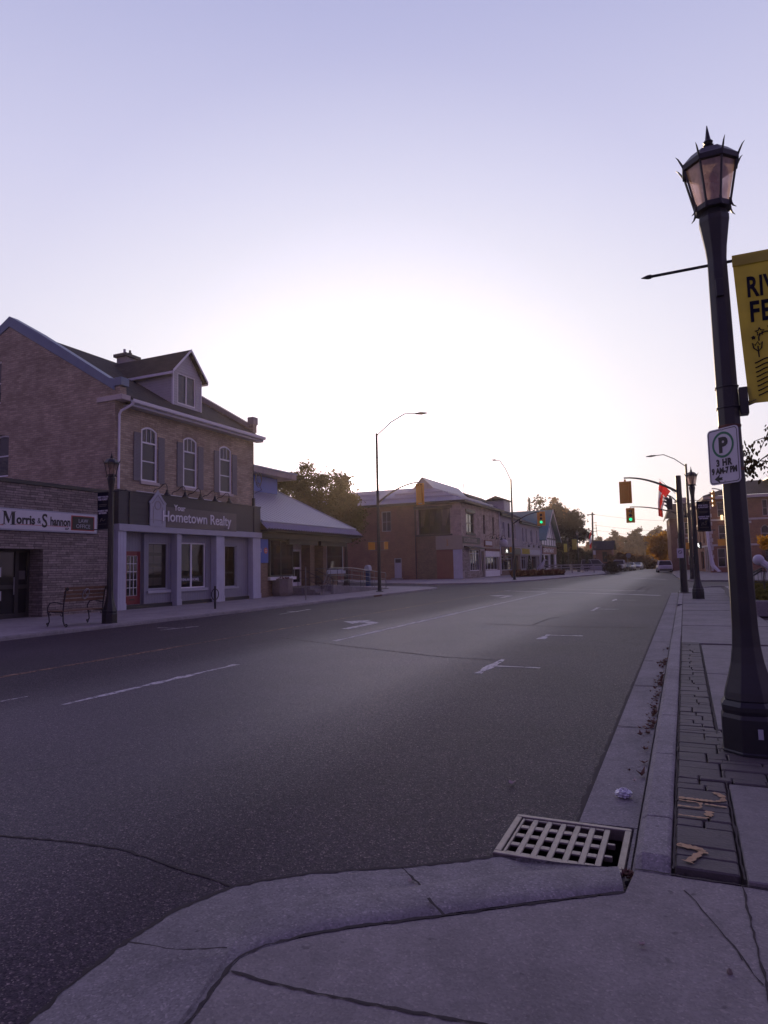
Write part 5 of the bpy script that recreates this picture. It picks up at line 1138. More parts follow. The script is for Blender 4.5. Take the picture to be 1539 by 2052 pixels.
g = MB(); g.prism([(EX-0.06, b0, 3.64), (EX+0.06, b0, 3.62), (EX+0.10, b0, 3.70), (EX+0.02, b0, 3.70)], (0, 40.3-b0, 0)); g.prism([(EX-0.9, b0, 3.50), (EX+0.0, b0, 3.58), (EX-0.0, b0, 3.66), (EX-0.9, b0, 3.66)], (0, 40.2-b0, 0)); g.build('gutter', M['trim_dark'], br_)
# roof lantern with blue panel
TX = -25.6; t0, t1 = 30.5, 38.9
g = MB(); g.box(TX-3.2, TX, t0, t1, 6.2, 7.85); tw = g.build('roof_tower', M['brick_brown'], bk)
g = MB(); g.box(TX-3.4, TX+0.75, t0-0.4, t1+1.35, 7.853, 8.20); g.build('tower_fascia', M['stucco'], tw, bevel=0.02)
g = MB(); g.box(TX-3.45, TX+0.80, t0-0.45, t1+1.4, 8.203, 8.30); g.build('tower_roof', M['metal_roof'], tw)
g = MB(); g.box(TX+0.004, TX+0.10, t0+0.2, t1-0.15, 6.72, 7.80); g.build('blue_panel', M['sign_blue'], tw, bevel=0.01)
# glazing
w_ = window(fb, 30.6, 32.9, 1.15, 3.25, bk, M['trim_dark'], M['glass'], 2, (), 0.06, 0.05, cut=False)
g = MB(); g.box(BX+0.003, BX+0.70, 30.5, 30.56, 1.18, 3.22); g.box(BX+0.64, BX+0.70, 30.56, 32.9, 3.14, 3.22); g.box(BX+0.64, BX+0.70, 30.56, 32.9, 1.18, 1.26)
for y in (30.56, 31.6, 32.84): g.box(BX+0.64, BX+0.70, y, y+0.06, 1.26, 3.14)
bay = g.build('bay_window', M['trim_dark'], bk); g = MB(); g.poly((BX+0.67, 30.56, 1.2), (BX+0.67, 32.9, 1.2), (BX+0.67, 32.9, 3.2), (BX+0.67, 30.56, 3.2)); g.poly((BX+0.05, 30.53, 1.2), (BX+0.67, 30.53, 1.2), (BX+0.67, 30.53, 3.2), (BX+0.05, 30.53, 3.2)); g.build('pane', M['glass_dark'], bay)
g = MB(); g.box(BX+0.003, BX+0.85, 30.35, 33.0, 0.98, 1.15); g.build('bay_ledge', M['trim_white'], bk, bevel=0.01)
g = MB(); g.box(BX+0.003, BX+0.5, 30.6, 32.9, 0.05, 0.978); g.build('bay_base', M['brick_brown'], bk)
g = MB(); g.box(BX+0.003, BX+0.58, 36.98, 37.04, 1.4, 3.2); g.box(BX+0.52, BX+0.58, 37.04, 39.3, 3.12, 3.2); g.box(BX+0.52, BX+0.58, 37.04, 39.3, 1.4, 1.47)
for y in (37.04, 39.24): g.box(BX+0.52, BX+0.58, y, y+0.06, 1.47, 3.12)
bay = g.build('bay_window', M['trim_grey'], bk); g = MB(); g.poly((BX+0.55, 37.0, 1.42), (BX+0.55, 39.3, 1.42), (BX+0.55, 39.3, 3.15), (BX+0.55, 37.0, 3.15)); g.poly((BX+0.03, 37.01, 1.42), (BX+0.55, 37.01, 1.42), (BX+0.55, 37.01, 3.15), (BX+0.03, 37.01, 3.15)); g.build('pane', M['glass_dark'], bay)
g = MB(); g.box(BX+0.003, BX+0.7, 36.9, 39.4, 1.2, 1.398); g.build('bay_ledge', M['trim_grey'], bk)
g = MB()
for (a, b, c, d) in ((33.0, 33.08, 0.55, 2.75), (33.92, 34.06, 0.55, 2.75), (34.9, 35.0, 0.55, 2.75)): fbox(g, FB, a, b, c, d, -0.14, -0.05)
for (a, b) in ((33.08, 33.92), (34.06, 34.9)):
    for (c, d) in ((0.55, 0.78), (1.55, 1.68), (2.62, 2.75)): fbox(g, FB, a, b, c, d, -0.14, -0.055)
bd = g.build('entrance_door', M['trim_white'], bk); g = MB(); g.poly(FB.P(33, 0.55, -0.10), FB.P(35, 0.55, -0.10), FB.P(35, 2.7, -0.10), FB.P(33, 2.7, -0.10)); g.build('pane', M['glass_dark'], bd)
g = MB(); g.tube([FB.P(33.85, 1.1, 0.0), FB.P(33.85, 1.7, 0.0)], 0.02, 6); g.build('handle', M['steel'], bd); g = MB(); g.tube([FB.P(34.13, 1.1, 0.0), FB.P(34.13, 1.7, 0.0)], 0.02, 6); g.build('handle', M['steel'], bd)
g = MB(); fbox(g, FB, 33.02, 34.98, 2.76, 3.24, -0.12, -0.02); g.build('transom_panel', M['limestone'], bk)
g = MB(); g.poly((BX-2.2, 29.3, 0.3), (BX-2.2, 39.4, 0.3), (BX-2.2, 39.4, 3.3), (BX-2.2, 29.3, 3.3)); g.poly((BX-2.2, 29.3, 0.3), (BX-0.2, 29.3, 0.3), (BX-0.2, 39.4, 0.3), (BX-2.2, 39.4, 0.3)); g.build('banking_hall', M['interior'], bk)
sg = thing('bank_wall_sign', 'blue square bank sign with white letters and a red roundel', 'wall sign', (BX+0.92, 29.5, 2.0))
g = MB(); g.box(BX+0.904, BX+0.95, 28.95, 30.02, 1.93, 3.20); g.build('board', M['sign_blue'], sg, bevel=0.01)
text('BMO', 0.26, (BX+0.951, 28.98, 2.50), (0, 1, 0), (1, 0, 0), M['print_white'], sg, bold=0.004, ext=0.003, sx=0.75)
g = MB(); g.disc((BX+0.951, 29.76, 2.58), 0.16, (1, 0, 0), 0.008, 24); g.build('roundel', M['sign_red'] if False else M['cone'], sg); g = MB(); g.box(BX+0.960, BX+0.966, 29.69, 29.83, 2.60, 2.66); g.box(BX+0.960, BX+0.966, 29.69, 29.83, 2.50, 2.56); g.build('roundel_bars', M['print_white'], sg)
# steps, ramp and railings
rp = thing('bank_ramp', 'concrete steps and wheelchair ramp with steel railings outside the bank', 'ramp', (-18.4, 33, PZ))
g = MB()
for k in range(3): g.box(-20.9+0.0, -18.45-0.32*k, 30.9+0.25*k if False else 32.2, 33.6, PZ+0.003+0.15*k, PZ+0.003+0.15*(k+1))
g.box(-21.28, -19.5, 32.0, 36.8, PZ+0.003, 0.545); g.build('steps', M['kerb'], rp, bevel=0.01)
g = MB(); g.hexa([(-19.6, 33.4, 0.09), (-18.36, 33.4, 0.09), (-18.36, 41.4, 0.09), (-19.6, 41.4, 0.09), (-19.6, 33.4, 0.60), (-18.36, 33.4, 0.60), (-18.36, 41.4, 0.16), (-19.6, 41.4, 0.16)]); g.build('ramp_wall', M['kerb'], rp, bevel=0.015)
def railing(name, pts, post_ys, zf, par, mat):
    g = MB(); X = pts[0].x
    for dz in (0.0, -0.42, -0.72): g.tube([p+Vector((0, 0, dz)) for p in pts], 0.022 if dz == 0 else 0.015, 7)
    for y in post_ys:
        for a, b in zip(pts[:-1], pts[1:]):
            if a.y <= y <= b.y+1e-6 and b.y > a.y: z = a.z+(b.z-a.z)*(y-a.y)/(b.y-a.y); g.tube([(X, y, zf(y)), (X, y, z)], 0.018, 6)
    return g.build(name, mat, par)
zf = lambda y: 0.60-(y-33.4)*0.055
P0 = [Vector((-18.5, 32.7, 0.72)), Vector((-18.5, 33.45, 1.58)), Vector((-18.5, 36.2, 1.57)), Vector((-18.5, 41.2, 1.18)), Vector((-18.5, 41.35, 0.92))]
railing('railing', P0, (33.5, 34.9, 36.2, 37.8, 39.4, 41.15), zf, rp, M['rail'])
railing('railing', [Vector((-19.5, 33.6, 1.55)), Vector((-19.5, 36.2, 1.55)), Vector((-19.5, 41.2, 1.16))], (33.6, 34.9, 36.2, 37.8, 39.4, 41.15), zf, rp, M['trim_dark'])
g = MB()
for y in (32.25, 33.5):
    g.tube([(-18.3, y, 0.75), (-18.35, y, 0.98), (-19.4, y, 1.48), (-19.9, y, 1.48), (-19.9, y, 0.55)], 0.018, 6); g.tube([(-18.35, y, 0.12), (-18.35, y, 0.98)], 0.018, 6); g.tube([(-18.35, y, 0.55), (-19.4, y, 1.05), (-19.9, y, 1.05)], 0.014, 6)
g.build('stair_rail', M['trim_dark'], rp)
pc = gp(546, 1195, PZ); pc = Vector((pc.x+0.25, pc.y+0.55, PZ))
pl = thing('planter', 'heavy tapered octagonal concrete planter in front of the bank', 'planter', pc)
MB().lathe([(0.50, 0.0), (0.56, 0.04), (0.62, 0.20), (0.60, 0.84), (0.62, 0.86), (0.62, 0.95), (0.53, 0.95), (0.51, 0.80)], pc, 8, PI/8).build('tub', M['tub'] if 'tub' in M else M.setdefault('tub', concrete_mat('planter_concrete', (0.24, 0.2, 0.185), 0.6)), pl, bevel=0.01)
g = MB(); g.lathe([(0.52, 0.82), (0.01, 0.86)], pc, 8, PI/8); g.build('earth', M['soil'], pl)
g = MB()
for k in range(260):
    a = rng.uniform(0, 2*PI); r_ = 0.46*math.sqrt(rng.random()); c = pc+Vector((r_*math.cos(a), r_*math.sin(a), 0.88+rng.uniform(0, 0.18)*(1-r_))); d = Vector((rng.uniform(-1, 1), rng.uniform(-1, 1), rng.uniform(0.2, 1.2))).normalized()*0.09; e = d.cross(Vector((0.3, 0.5, 0.8))).normalized()*0.03
    g.poly(c-e, c+d*0.5-e*0.2, c+d, c+e)
g.build('flowers', M['leaf_red'], pl)
q = gp(613, 1203, PZ); t_ = thing('sign_post', 'thin steel post with a parking sign seen edge on before the bank', 'sign post', q)
MB().tube([(q.x, q.y, PZ-0.02), (q.x, q.y, 1.66)], 0.028, 8).build('post', M['rail'], t_)
g = MB(); g.box(q.x-0.012, q.x-0.008, q.y-0.15, q.y+0.15, 1.15, 1.62)
for v in list(g.v): v.x += (v.y-q.y)*(q.x/q.y)
g.build('sign_plate', M['trim_white'], t_)
q = gp(738, 1171, PZ); q = hy(738, 1171, 47.5); q = Vector((q.x, q.y, PZ))
t_ = thing('ticket_machine', 'blue street machine with a pale rounded hood behind the ramp', 'street machine', q)
MB().box(q.x-0.15, q.x+0.15, q.y-0.15, q.y+0.15, PZ, 1.45).build('cabinet', M.setdefault('machine_blue', plain('machine_blue', (0.018, 0.035, 0.12), 0.5)), t_, bevel=0.02)
g = MB(); g.prism([(q.x-0.2, q.y-0.25, 1.3)]+[(q.x+0.2*math.cos(PI-PI*k/8), q.y-0.25, 1.5+0.25*math.sin(PI*k/8)) for k in range(9)]+[(q.x+0.2, q.y-0.25, 1.3)], (0, 0.5, 0)); g.build('hood', M['trim_grey'], t_)
# cable coil on the house corner
g = MB(); c = Vector((XF+0.1, Y1+0.1, 6.4))
for k in range(3): g.tube([c+Vector((0.0, 0.22+0.30*math.cos(t)*(1-0.1*k), 0.30*math.sin(t)*(1+0.15*k)-0.05*k)) for t in [2*PI*j/16 for j in range(17)]], 0.016, 5, False)
g.tube([c+Vector((0, 0, 0)), c+Vector((0, 0.5, -0.6)), c+Vector((-1.5, 2.0, -0.55))], 0.014, 5); tag(g.build('cable_coil', M['sign_black']), 'looped black service cable on the far corner of the brick house', 'cable')
g = MB(); g.box(XF+0.003, XF+0.12, Y1-0.14, Y1-0.02, 4.9, 5.3); g.tube([(XF+0.06, Y1-0.08, 5.3), (XF+0.06, Y1-0.08, 8.2)], 0.022, 6); g.build('meter_box', M['trim_dark'], rb)

# ------------------------------------------------------------------ street lights and traffic signals
def signal_head(mb_list, parent, pos, facing, back_plate=True, lit=None, w=0.36, h=1.02, plate=(0.58, 1.28), mat='amber'):
    """vertical three-lens head centred on pos; facing = unit vector the lenses look along"""
    f = Vector(facing).normalized(); s = f.cross(Vector((0, 0, 1))); p = Vector(pos); z = Vector((0, 0, 1))
    def bx(mb, u0, u1, v0, v1, d0, d1): mb.hexa([p+s*u0+z*v0+f*d0, p+s*u1+z*v0+f*d0, p+s*u1+z*v0+f*d1, p+s*u0+z*v0+f*d1, p+s*u0+z*v1+f*d0, p+s*u1+z*v1+f*d0, p+s*u1+z*v1+f*d1, p+s*u0+z*v1+f*d1])
    g = MB(); bx(g, -w/2, w/2, -h/2, h/2, -0.13, 0.05); bx(g, -0.04, 0.04, h/2, h/2+0.12, -0.08, 0.0)
    if back_plate: bx(g, -0.08, 0.08, -h*0.32, h*0.32, -0.16, -0.131)
    hd = g.build('signal_head', M[mat], parent, bevel=0.015)
    if back_plate:
        g = MB(); bx(g, -plate[0]/2, plate[0]/2, -plate[1]/2, plate[1]/2, -0.03, -0.012); bp = g.build('backplate', M[mat], hd)
        for v in (-0.44, 0.42):  # rear vent slots: their brightness and dark put into the strip colours
            g = MB(); bx(g, -plate[0]*0.24, plate[0]*0.24, plate[1]*v-0.02, plate[1]*v+0.025, -0.034, -0.0301); g.build('vent_strip', M['trim_white'] if v < 0 else M['lens_off'], bp)
    for k, zz in enumerate((h*0.32, 0, -h*0.32)):
        g = MB(); c = p+z*zz+f*0.051
        g.disc(c, 0.125, f, 0.012, 18); g.build('lens', M['green_on'] if lit == k else M['lens_off'], hd)
        g = MB(); n = 12; vs = []
        for i in range(n+1):
            a = -0.15*PI+1.3*PI*i/n; o = s*(0.15*math.cos(a))+z*(0.15*math.sin(a))
            vs += [p+z*zz+f*0.05+o, p+z*zz+f*(0.10+0.19*max(0, math.sin(a)))+o]
        g.add(vs, [(2*i, 2*i+1, 2*i+3, 2*i+2) for i in range(n)]); g.build('visor', M[mat], hd)
    return hd
def walk_head(parent, pos, facing, lit=False, w=0.42, h=0.42):
    f = Vector(facing).normalized(); s = f.cross(Vector((0, 0, 1))); p = Vector(pos); z = Vector((0, 0, 1))
    bx = lambda mb, u0, u1, v0, v1, d0, d1: mb.hexa([p+s*u0+z*v0+f*d0, p+s*u1+z*v0+f*d0, p+s*u1+z*v0+f*d1, p+s*u0+z*v0+f*d1, p+s*u0+z*v1+f*d0, p+s*u1+z*v1+f*d0, p+s*u1+z*v1+f*d1, p+s*u0+z*v1+f*d1])
    g = MB(); bx(g, -w/2, w/2, -h/2, h/2, -0.13, 0.06); hd = g.build('walk_signal', M['amber'] if not lit else M['trim_dark'], parent, bevel=0.012)
    if lit:
        g = MB(); q = p+f*0.068
        for (a, b, c, d) in ((0, 0.10, 0.02, -0.02), (0.02, -0.02, -0.09, -0.16), (0.0, -0.02, 0.10, -0.14), (0.0, 0.06, -0.10, -0.01), (0, 0.06, 0.09, 0.02)): g.tube([q+s*a+z*b, q+s*c+z*d], 0.024, 6)
        g.ball(q+z*0.145, 0.036); g.build('walk_symbol', M['walk_on'], hd)
    return hd
def arm_curve(a, b, rise, n=9):
    a, b = Vector(a), Vector(b); return [Vector((a.x+(b.x-a.x)*k/n, a.y+(b.y-a.y)*k/n, a.z+(b.z-a.z)*math.sin(PI/2*k/n)**0.9)) for k in range(n+1)]
def pole(label, base, top, r0=0.11, r1=0.07, name='street_light', cat='street light', mat='black_metal', flange=True):
    t = thing(name, label, cat, base); b = Vector(base); g = MB()
    g.tube([b, (b.x, b.y, top)], [r0, r1], 10); 
    if flange: g.lathe([(r0+0.13, 0), (r0+0.13, 0.03), (r0+0.02, 0.05), (r0+0.01, 0.25)], b, 8)
    g.build('pole', M[mat], t); return t
def lum(parent, a, b, side):
    """cobra-head luminaire on a bracket from a to b"""
    a, b = Vector(a), Vector(b); g = MB(); g.tube([a, a.lerp(b, 0.35)+Vector((0, 0, 0.12*(b-a).length)), a.lerp(b, 0.7)+Vector((0, 0, 0.14*(b-a).length)), b], 0.035, 7); br = g.build('bracket', M['rail'], parent)
    d = (b-a); d.z = 0; d.normalize(); s = Vector((-d.y, d.x, 0))*0.11; z = Vector((0, 0, 1)); g = MB()
    p0, p1, p2 = b-d*0.1, b+d*0.25, b+d*0.62
    g.add([p0-s*0.4-z*.03, p0+s*0.4-z*.03, p1+s-z*.07, p1-s-z*.07, p2+s*.7-z*.04, p2-s*.7-z*.04, p0-s*.4+z*.05, p0+s*.4+z*.05, p1+s*.8+z*.06, p1-s*.8+z*.06, p2+s*.5+z*.0, p2-s*.5+z*.0], [(0, 1, 2, 3), (3, 2, 4, 5), (6, 9, 8, 7), (9, 11, 10, 8), (0, 3, 9, 6), (1, 7, 8, 2), (3, 5, 11, 9), (2, 8, 10, 4), (0, 6, 7, 1), (5, 4, 10, 11)])
    g.build('luminaire', M['trim_dark'], br)
B1 = Vector((-16.8, 36.5, PZ)); pA = pole('tall dark street light carrying an amber signal seen from behind, beside the bank ramp', B1, 9.75)
lum(pA, (B1.x, B1.y, 9.6), hy(836, 829, 36.5), 1)
e = hy(840, 966, 36.5); g = MB(); g.tube(arm_curve((B1.x, B1.y, 5.45), e, 1), [0.06-0.003*k for k in range(10)], 7); g.build('mast_arm', M['black_metal'], pA)
signal_head(None, pA, e+Vector((0.05, 0, -0.72)), (0.25, 1, 0))
walk_head(pA, (B1.x-0.5, B1.y, 2.86), (-1, 0.6, 0), w=0.40, h=0.46); walk_head(pA, (B1.x+0.52, B1.y, 2.86), (1, 0.7, 0), w=0.40, h=0.46)
g = MB(); g.tube([(B1.x-0.7, B1.y, 3.12), (B1.x+0.72, B1.y, 3.12)], 0.02, 6); g.tube([(B1.x-0.6, B1.y, 2.6), (B1.x+0.6, B1.y, 2.6)], 0.018, 6); g.build('bracket', M['rail'], pA)
B2 = Vector((-14.6, 62.0, PZ)); pB = pole('tall dark street light with a green signal facing us at the flower bed corner', B2, 9.6, 0.12, 0.07)
lum(pB, (B2.x, B2.y, 9.5), (-15.15, 58.6, 11.0), -1)
e = Vector((-12.05, 62, 6.35)); g = MB(); g.tube(arm_curve((B2.x, B2.y, 5.3), e, 1), [0.06-0.003*k for k in range(10)], 7); g.build('mast_arm', M['black_metal'], pB)
signal_head(None, pB, e+Vector((0.15, 0, -0.62)), (0.1, -1, 0), lit=2, plate=(0.74, 1.30))
walk_head(pB, (-15.17, 61.8, 2.82), (0.2, -1, 0), lit=True); walk_head(pB, (-14.9, 62.3, 2.95), (1, 0.3, 0), w=0.36, h=0.5)
g = MB(); g.tube([(-16.0, 62, 3.25), (-13.4, 62, 3.22)], 0.018, 6); g.build('bracket', M['rail'], pB)
# right side: signal pole at the near corner, flag and street light beyond
B3 = Vector((-0.07, 33.6, 0.11)); pC = pole('dark signal pole at the near right corner with a no stopping sign', B3, 5.53, 0.16, 0.125, 'signal_pole', 'traffic signal')
e = hy(1250, 958, 33.6); g = MB(); g.tube(arm_curve((B3.x-0.02, B3.y, 4.75), e, 1), [0.06-0.003*k for k in range(10)], 7); g.build('mast_arm', M['black_metal'], pC)
signal_head(None, pC, e+Vector((0.05, 0, -0.70)), (0.1, 1, 0), plate=(0.56, 1.06))
e2 = hy(1336, 997, 33.6); g = MB(); g.tube(arm_curve((B3.x-0.02, B3.y, 4.15), e2+Vector((0, 0, 0.1)), 1), 0.03, 6); g.build('mast_arm', M['black_metal'], pC)
signal_head(None, pC, e2+Vector((0.1, 0, -0.30)), (-1, 0.1, 0), False, w=0.18, h=0.52, mat='trim_dark')
a = hy(1356, 1099, 33.45); b = hy(1369, 1118, 33.45); g = MB(); g.box(a.x, b.x+0.03, 33.42, 33.43, b.z, a.z); nsn = g.build('sign_plate', M['sign_white'], pC)
g = MB(); c = Vector(((a.x+b.x)/2+0.01, 33.418, (a.z+b.z)/2+0.05)); g.disc(c, 0.085, (0, -1, 0), 0.003, 20, 0.06); g.tube([c+Vector((-0.06, -0.002, 0.06)), c+Vector((0.06, -0.002, -0.06))], 0.012, 5); g.build('ring', M['print_grey'], nsn)
for z in (1.2, 2.6, 3.0, 4.0): g = MB(); g.lathe([(0.150-0.006*z, z), (0.156-0.006*z, z+0.01), (0.156-0.006*z, z+0.03), (0.150-0.006*z, z+0.04)], B3, 10, 0, False); g.build('strap', M['steel'], pC)
lamp2 = lamp_post('black octagonal lamp post on the right pavement farther along, with a navy banner', (0.42, 28.45, RZ), [(-0.1, 0.72, 3.80), (0.0, 0.66, 2.62)])
film_banner('navy banner with white lettering on the farther right lamp post', (0.54, 28.45, 3.87), 0.46, 1.18, 'STEP INTO', 'A FANTASY', 'COMING THIS', 'SEPTEMBER')
B4 = Vector((0.50, 57.0, 0.12)); pD = pole('slim street light beyond the cross street carrying a green signal and the drooping flag', B4, 9.15, 0.16, 0.08)
lum(pD, (B4.x, B4.y, 8.95), (-1.75, 57.0, 10.0), -1)
e = hy(1262, 1016, 57); g = MB(); g.tube(arm_curve((B4.x, B4.y, 4.95), e, 1), [0.07-0.004*k for k in range(10)], 7); g.build('mast_arm', M['black_metal'], pD)
signal_head(None, pD, e+Vector((0.02, 0, -0.68)), (0.05, -1, 0), lit=2, plate=(0.66, 1.2))
q = hy(1350, 1006, 57); g = MB(); g.tube(arm_curve((B4.x, B4.y, 4.9), q, 1), 0.05, 6); g.build('mast_arm', M['black_metal'], pD)
walk_head(pD, hy(1399, 1093, 57)+Vector((0, 0, 0)), (0.1, -1, 0), lit=True, w=0.5, h=0.5); walk_head(pD, hy(1378, 1094, 57), (-1, 0.3, 0), w=0.5, h=0.5)
s0, s1 = Vector((B4.x, B4.y, 5.9)), hy(1321, 960, 57)
fl = thing('maple_flag', 'red and white maple leaf flag drooping from a slanted stick on the far right pole', 'flag', s0)
MB().tube([s0, s1], [0.025, 0.015], 6).build('stick', M['rail'], fl)
g = MB(); g.m = 0; NS, NT_ = 14, 24; top0, top1 = hy(1322, 964, 57), hy(1344, 985, 57); b0_, b1_ = hy(1319.5, 1034, 57), hy(1329, 1037, 57)
vs = []
for s_ in (0, 0.01):
    for j in range(NT_+1):
        t = j/NT_
        for i in range(NS+1):
            q = i/NS; k = min(1, t*1.6)**0.7; tp = top0.lerp(top1, q); bt_ = b0_.lerp(b1_, q); p = Vector((tp.x+(bt_.x-tp.x)*k, 0, tp.z+(bt_.z-tp.z)*t))
            p.y = 57.0-0.03+s_+0.22*math.sin(q*9+t*2.5)*min(1, t*2.2); vs.append(p)
k = NS+1; q_ = k*(NT_+1); fs = []
for j in range(NT_):
    for i in range(NS):
        a = j*k+i; c = 0 if (j+0.5)/NT_ < 0.27 or (j+0.5)/NT_ > 0.73 else 1
        if c == 1 and abs((i+.5)/NS-0.5) < 0.22-0.5*abs((j+.5)/NT_-0.5) : c = 0
        g.m = c; g.add([vs[a], vs[a+k], vs[a+k+1], vs[a+1]], [(0, 1, 2, 3)])
g.build('cloth', None, fl, mats=[M['flag_red'], M['flag_white']])
# signal pole hidden in line behind the near post, its arm reaching left
B5 = Vector((4.3, 60.5, 0.12)); pE = pole('signal pole half hidden behind the near lamp post, its amber head seen side on', B5, 9.0, 0.14, 0.09, 'signal_pole', 'traffic signal')
e = hy(1426, 979, 60.5); g = MB(); g.tube(arm_curve((B5.x, B5.y, 6.0), e, 1), 0.045, 6); g.build('mast_arm', M['steel'], pE)
signal_head(None, pE, e+Vector((0.05, 0, -0.85)), (-1, -0.15, 0), False, h=1.25, w=0.42)
walk_head(pE, hy(1447, 1087, 60.5), (0.1, 1, 0), w=0.62, h=0.55); c = hy(1447, 1078, 60.5); g = MB(); g.tube([c, (B5.x, c.y, c.z)], 0.02, 6); g.build('bracket', M['rail'], pE)
# ------------------------------------------------------------------ corner building and the shop row
CX, CY = -22.0, 69.4
cbd = thing('stone_corner_shop', 'two storey stone corner building with a pale seamed metal roof and shops below', 'building', (CX, CY, PZ))
FCf = Fr((CX, 0, 0), (0, 1, 0)); FCs = Fr((0, CY, 0), (1, 0, 0)); CE = 8.65
ff = Facade(FCf, CY, 85.9, 3.9, CE, 0.22)
window(ff, 71.3, 74.3, 5.2, 7.45, cbd, M['trim_dark'], M['glass_dark'], 2, (6.3,), 0.12, 0.10)
for u in (78.2, 82.5): window(ff, u, u+0.85, 5.3, 7.65, cbd, M['trim_dark'], M['glass_dark'], 1, (), 0.08)
g = ff.mesh()
fs = Facade(FCs, -27.2, CX, 4.85, CE, 0.25); fs.hole(-27.0, -23.25, 5.05, 7.9)
fs.mesh(g); g.poly((CX, 85.9, 0.05), (-36, 85.9, 0.05), (-36, 85.9, CE), (CX, 85.9, CE)); g.poly((-36, 85.9, 0.05), (-36, CY+3, 0.05), (-36, CY+3, CE), (-36, 85.9, CE))
g.build('stone_wall', M['stone'], cbd)
w_ = window(fs, -27.0, -23.25, 5.05, 7.9, cbd, M['trim_dark'], M['glass'], 3, (5.95,), 0.10, 0.09, cut=False)
g = MB()
for (a, b) in ((-26.85, -26.2), (-25.75, -25.0), (-24.3, -23.4)): g.hexa([FCs.P(a, 5.9, -0.45), FCs.P(a+0.35, 5.9, -0.45), FCs.P(a+0.35, 5.9, -0.40), FCs.P(a, 5.9, -0.40), FCs.P(a, 7.85, -0.45), FCs.P(b, 7.85, -0.45), FCs.P(b, 7.85, -0.40), FCs.P(a, 7.85, -0.40)])
g.build('curtain', M['curtain'], w_)
g = MB(); fbox(g, FCs, -27.5, -22.95, 7.92, 8.22, 0.003, 0.16); fbox(g, FCs, -27.3, -23.0, 4.86, 5.03, 0.003, 0.14); g.build('window_hood', M['trim_dark'], w_)
g = MB(); fbox(g, FCf, 71.0, 74.6, 7.5, 7.85, 0.003, 0.14); fbox(g, FCf, 71.1, 74.5, 4.98, 5.18, 0.003, 0.12); g.build('window_hood', M['trim_dark'], cbd)
g = MB(); g.poly((-27.6, CY+1.2, 4.9), (CX-0.4, CY+1.2, 4.9), (CX-0.4, CY+1.2, 8.2), (-27.6, CY+1.2, 8.2)); g.build('upper_room', M['interior'], cbd)
g = MB(); fs1 = Facade(FCs, -27.2, CX-0.02, 0.05, 4.85, 0.2); fs1.mesh(g); g.build('brick_base', M['brick_brown'], cbd)
fw_ = Facade(FCs, -46, -27.203, 0.05, CE-0.02, 0.2)
fw_.hole(-30.05, -29.15, 0.12, 2.5); window(fw_, -31.55, -30.35, 5.6, 7.9, cbd, M['trim_grey'], M['glass_dark'], 2, (6.7,), 0.08); window(fw_, -36.4, -35.2, 5.6, 7.9, cbd, M['trim_grey'], M['glass_dark'], 2, (6.7,), 0.08); window(fw_, -41.4, -40.2, 5.6, 7.9, cbd, M['trim_grey'], M['glass_dark'], 2, (6.7,), 0.08)
fw_.mesh().build('side_wing_wall', M['brick_red'], cbd)
g = MB(); fbox(g, FCs, -30.05, -29.15, 0.12, 2.0, -0.12, -0.06); fbox(g, FCs, -30.05, -29.95, 2.0, 2.5, -0.12, -0.06); fbox(g, FCs, -29.25, -29.15, 2.0, 2.5, -0.12, -0.06); fbox(g, FCs, -29.95, -29.25, 2.42, 2.5, -0.12, -0.06); dd = g.build('side_door', M['trim_grey'], cbd); MB().poly(FCs.P(-29.95, 2.0, -0.1), FCs.P(-29.25, 2.0, -0.1), FCs.P(-29.25, 2.42, -0.1), FCs.P(-29.95, 2.42, -0.1)).build('pane', M['glass_dark'], dd)
g = MB(); fbox(g, FCs, -30.2, -29.0, 0.0+PZ, PZ+0.18, 0.003, 0.6); g.build('doorstep', M['kerb'], cbd)
g = MB(); g.tube([FCs.P(-27.35, 8.5, 0.08), FCs.P(-27.35, 0.15, 0.08)], 0.06, 8); g.build('downpipe', M['trim_dark'], cbd); g = MB(); g.tube([FCf.P(85.75, 8.4, 0.09), FCf.P(85.75, 0.3, 0.09)], 0.07, 8); g.build('downpipe', M['trim_white'], cbd)
g = MB(); fbox(g, FCs, -24.95, CX+0.12, 3.32, 4.84, 0.003, 0.14); fbox(g, FCf, CY-0.13, CY+0.02, 3.32, 4.84, 0.003, 0.12); g.build('corner_board', M['sign_beige'], cbd, bevel=0.01)
g = MB(); c = FCs.P(-23.6, 4.05, 0.15); g.tube([c+Vector((0, 0, 0.28)), c+Vector((0.0, 0, 0.05)), c+Vector((0.03, 0, -0.22))], 0.05, 6); g.ball(c+Vector((0, 0, 0.34)), 0.06); g.box(c.x-0.12, c.x+0.14, c.y-0.03, c.y+0.01, c.z-0.3, c.z-0.2); g.build('corner_emblem', M['paint_block'], cbd)
M['shutter_red'] = boards('rust_red_roller', (0.24, 0.085, 0.065), 0.14); 
g = MB(); fbox(g, FCs, -24.9, -23.0, 0.12, 3.30, 0.003, 0.07); g.build('roller_shutter', M['shutter_red'], cbd)
g = MB(); fbox(g, FCs, -22.98, CX+0.03, 0.12, 3.30, 0.003, 0.08); g.build('corner_panel', M['plank_grey'], cbd)
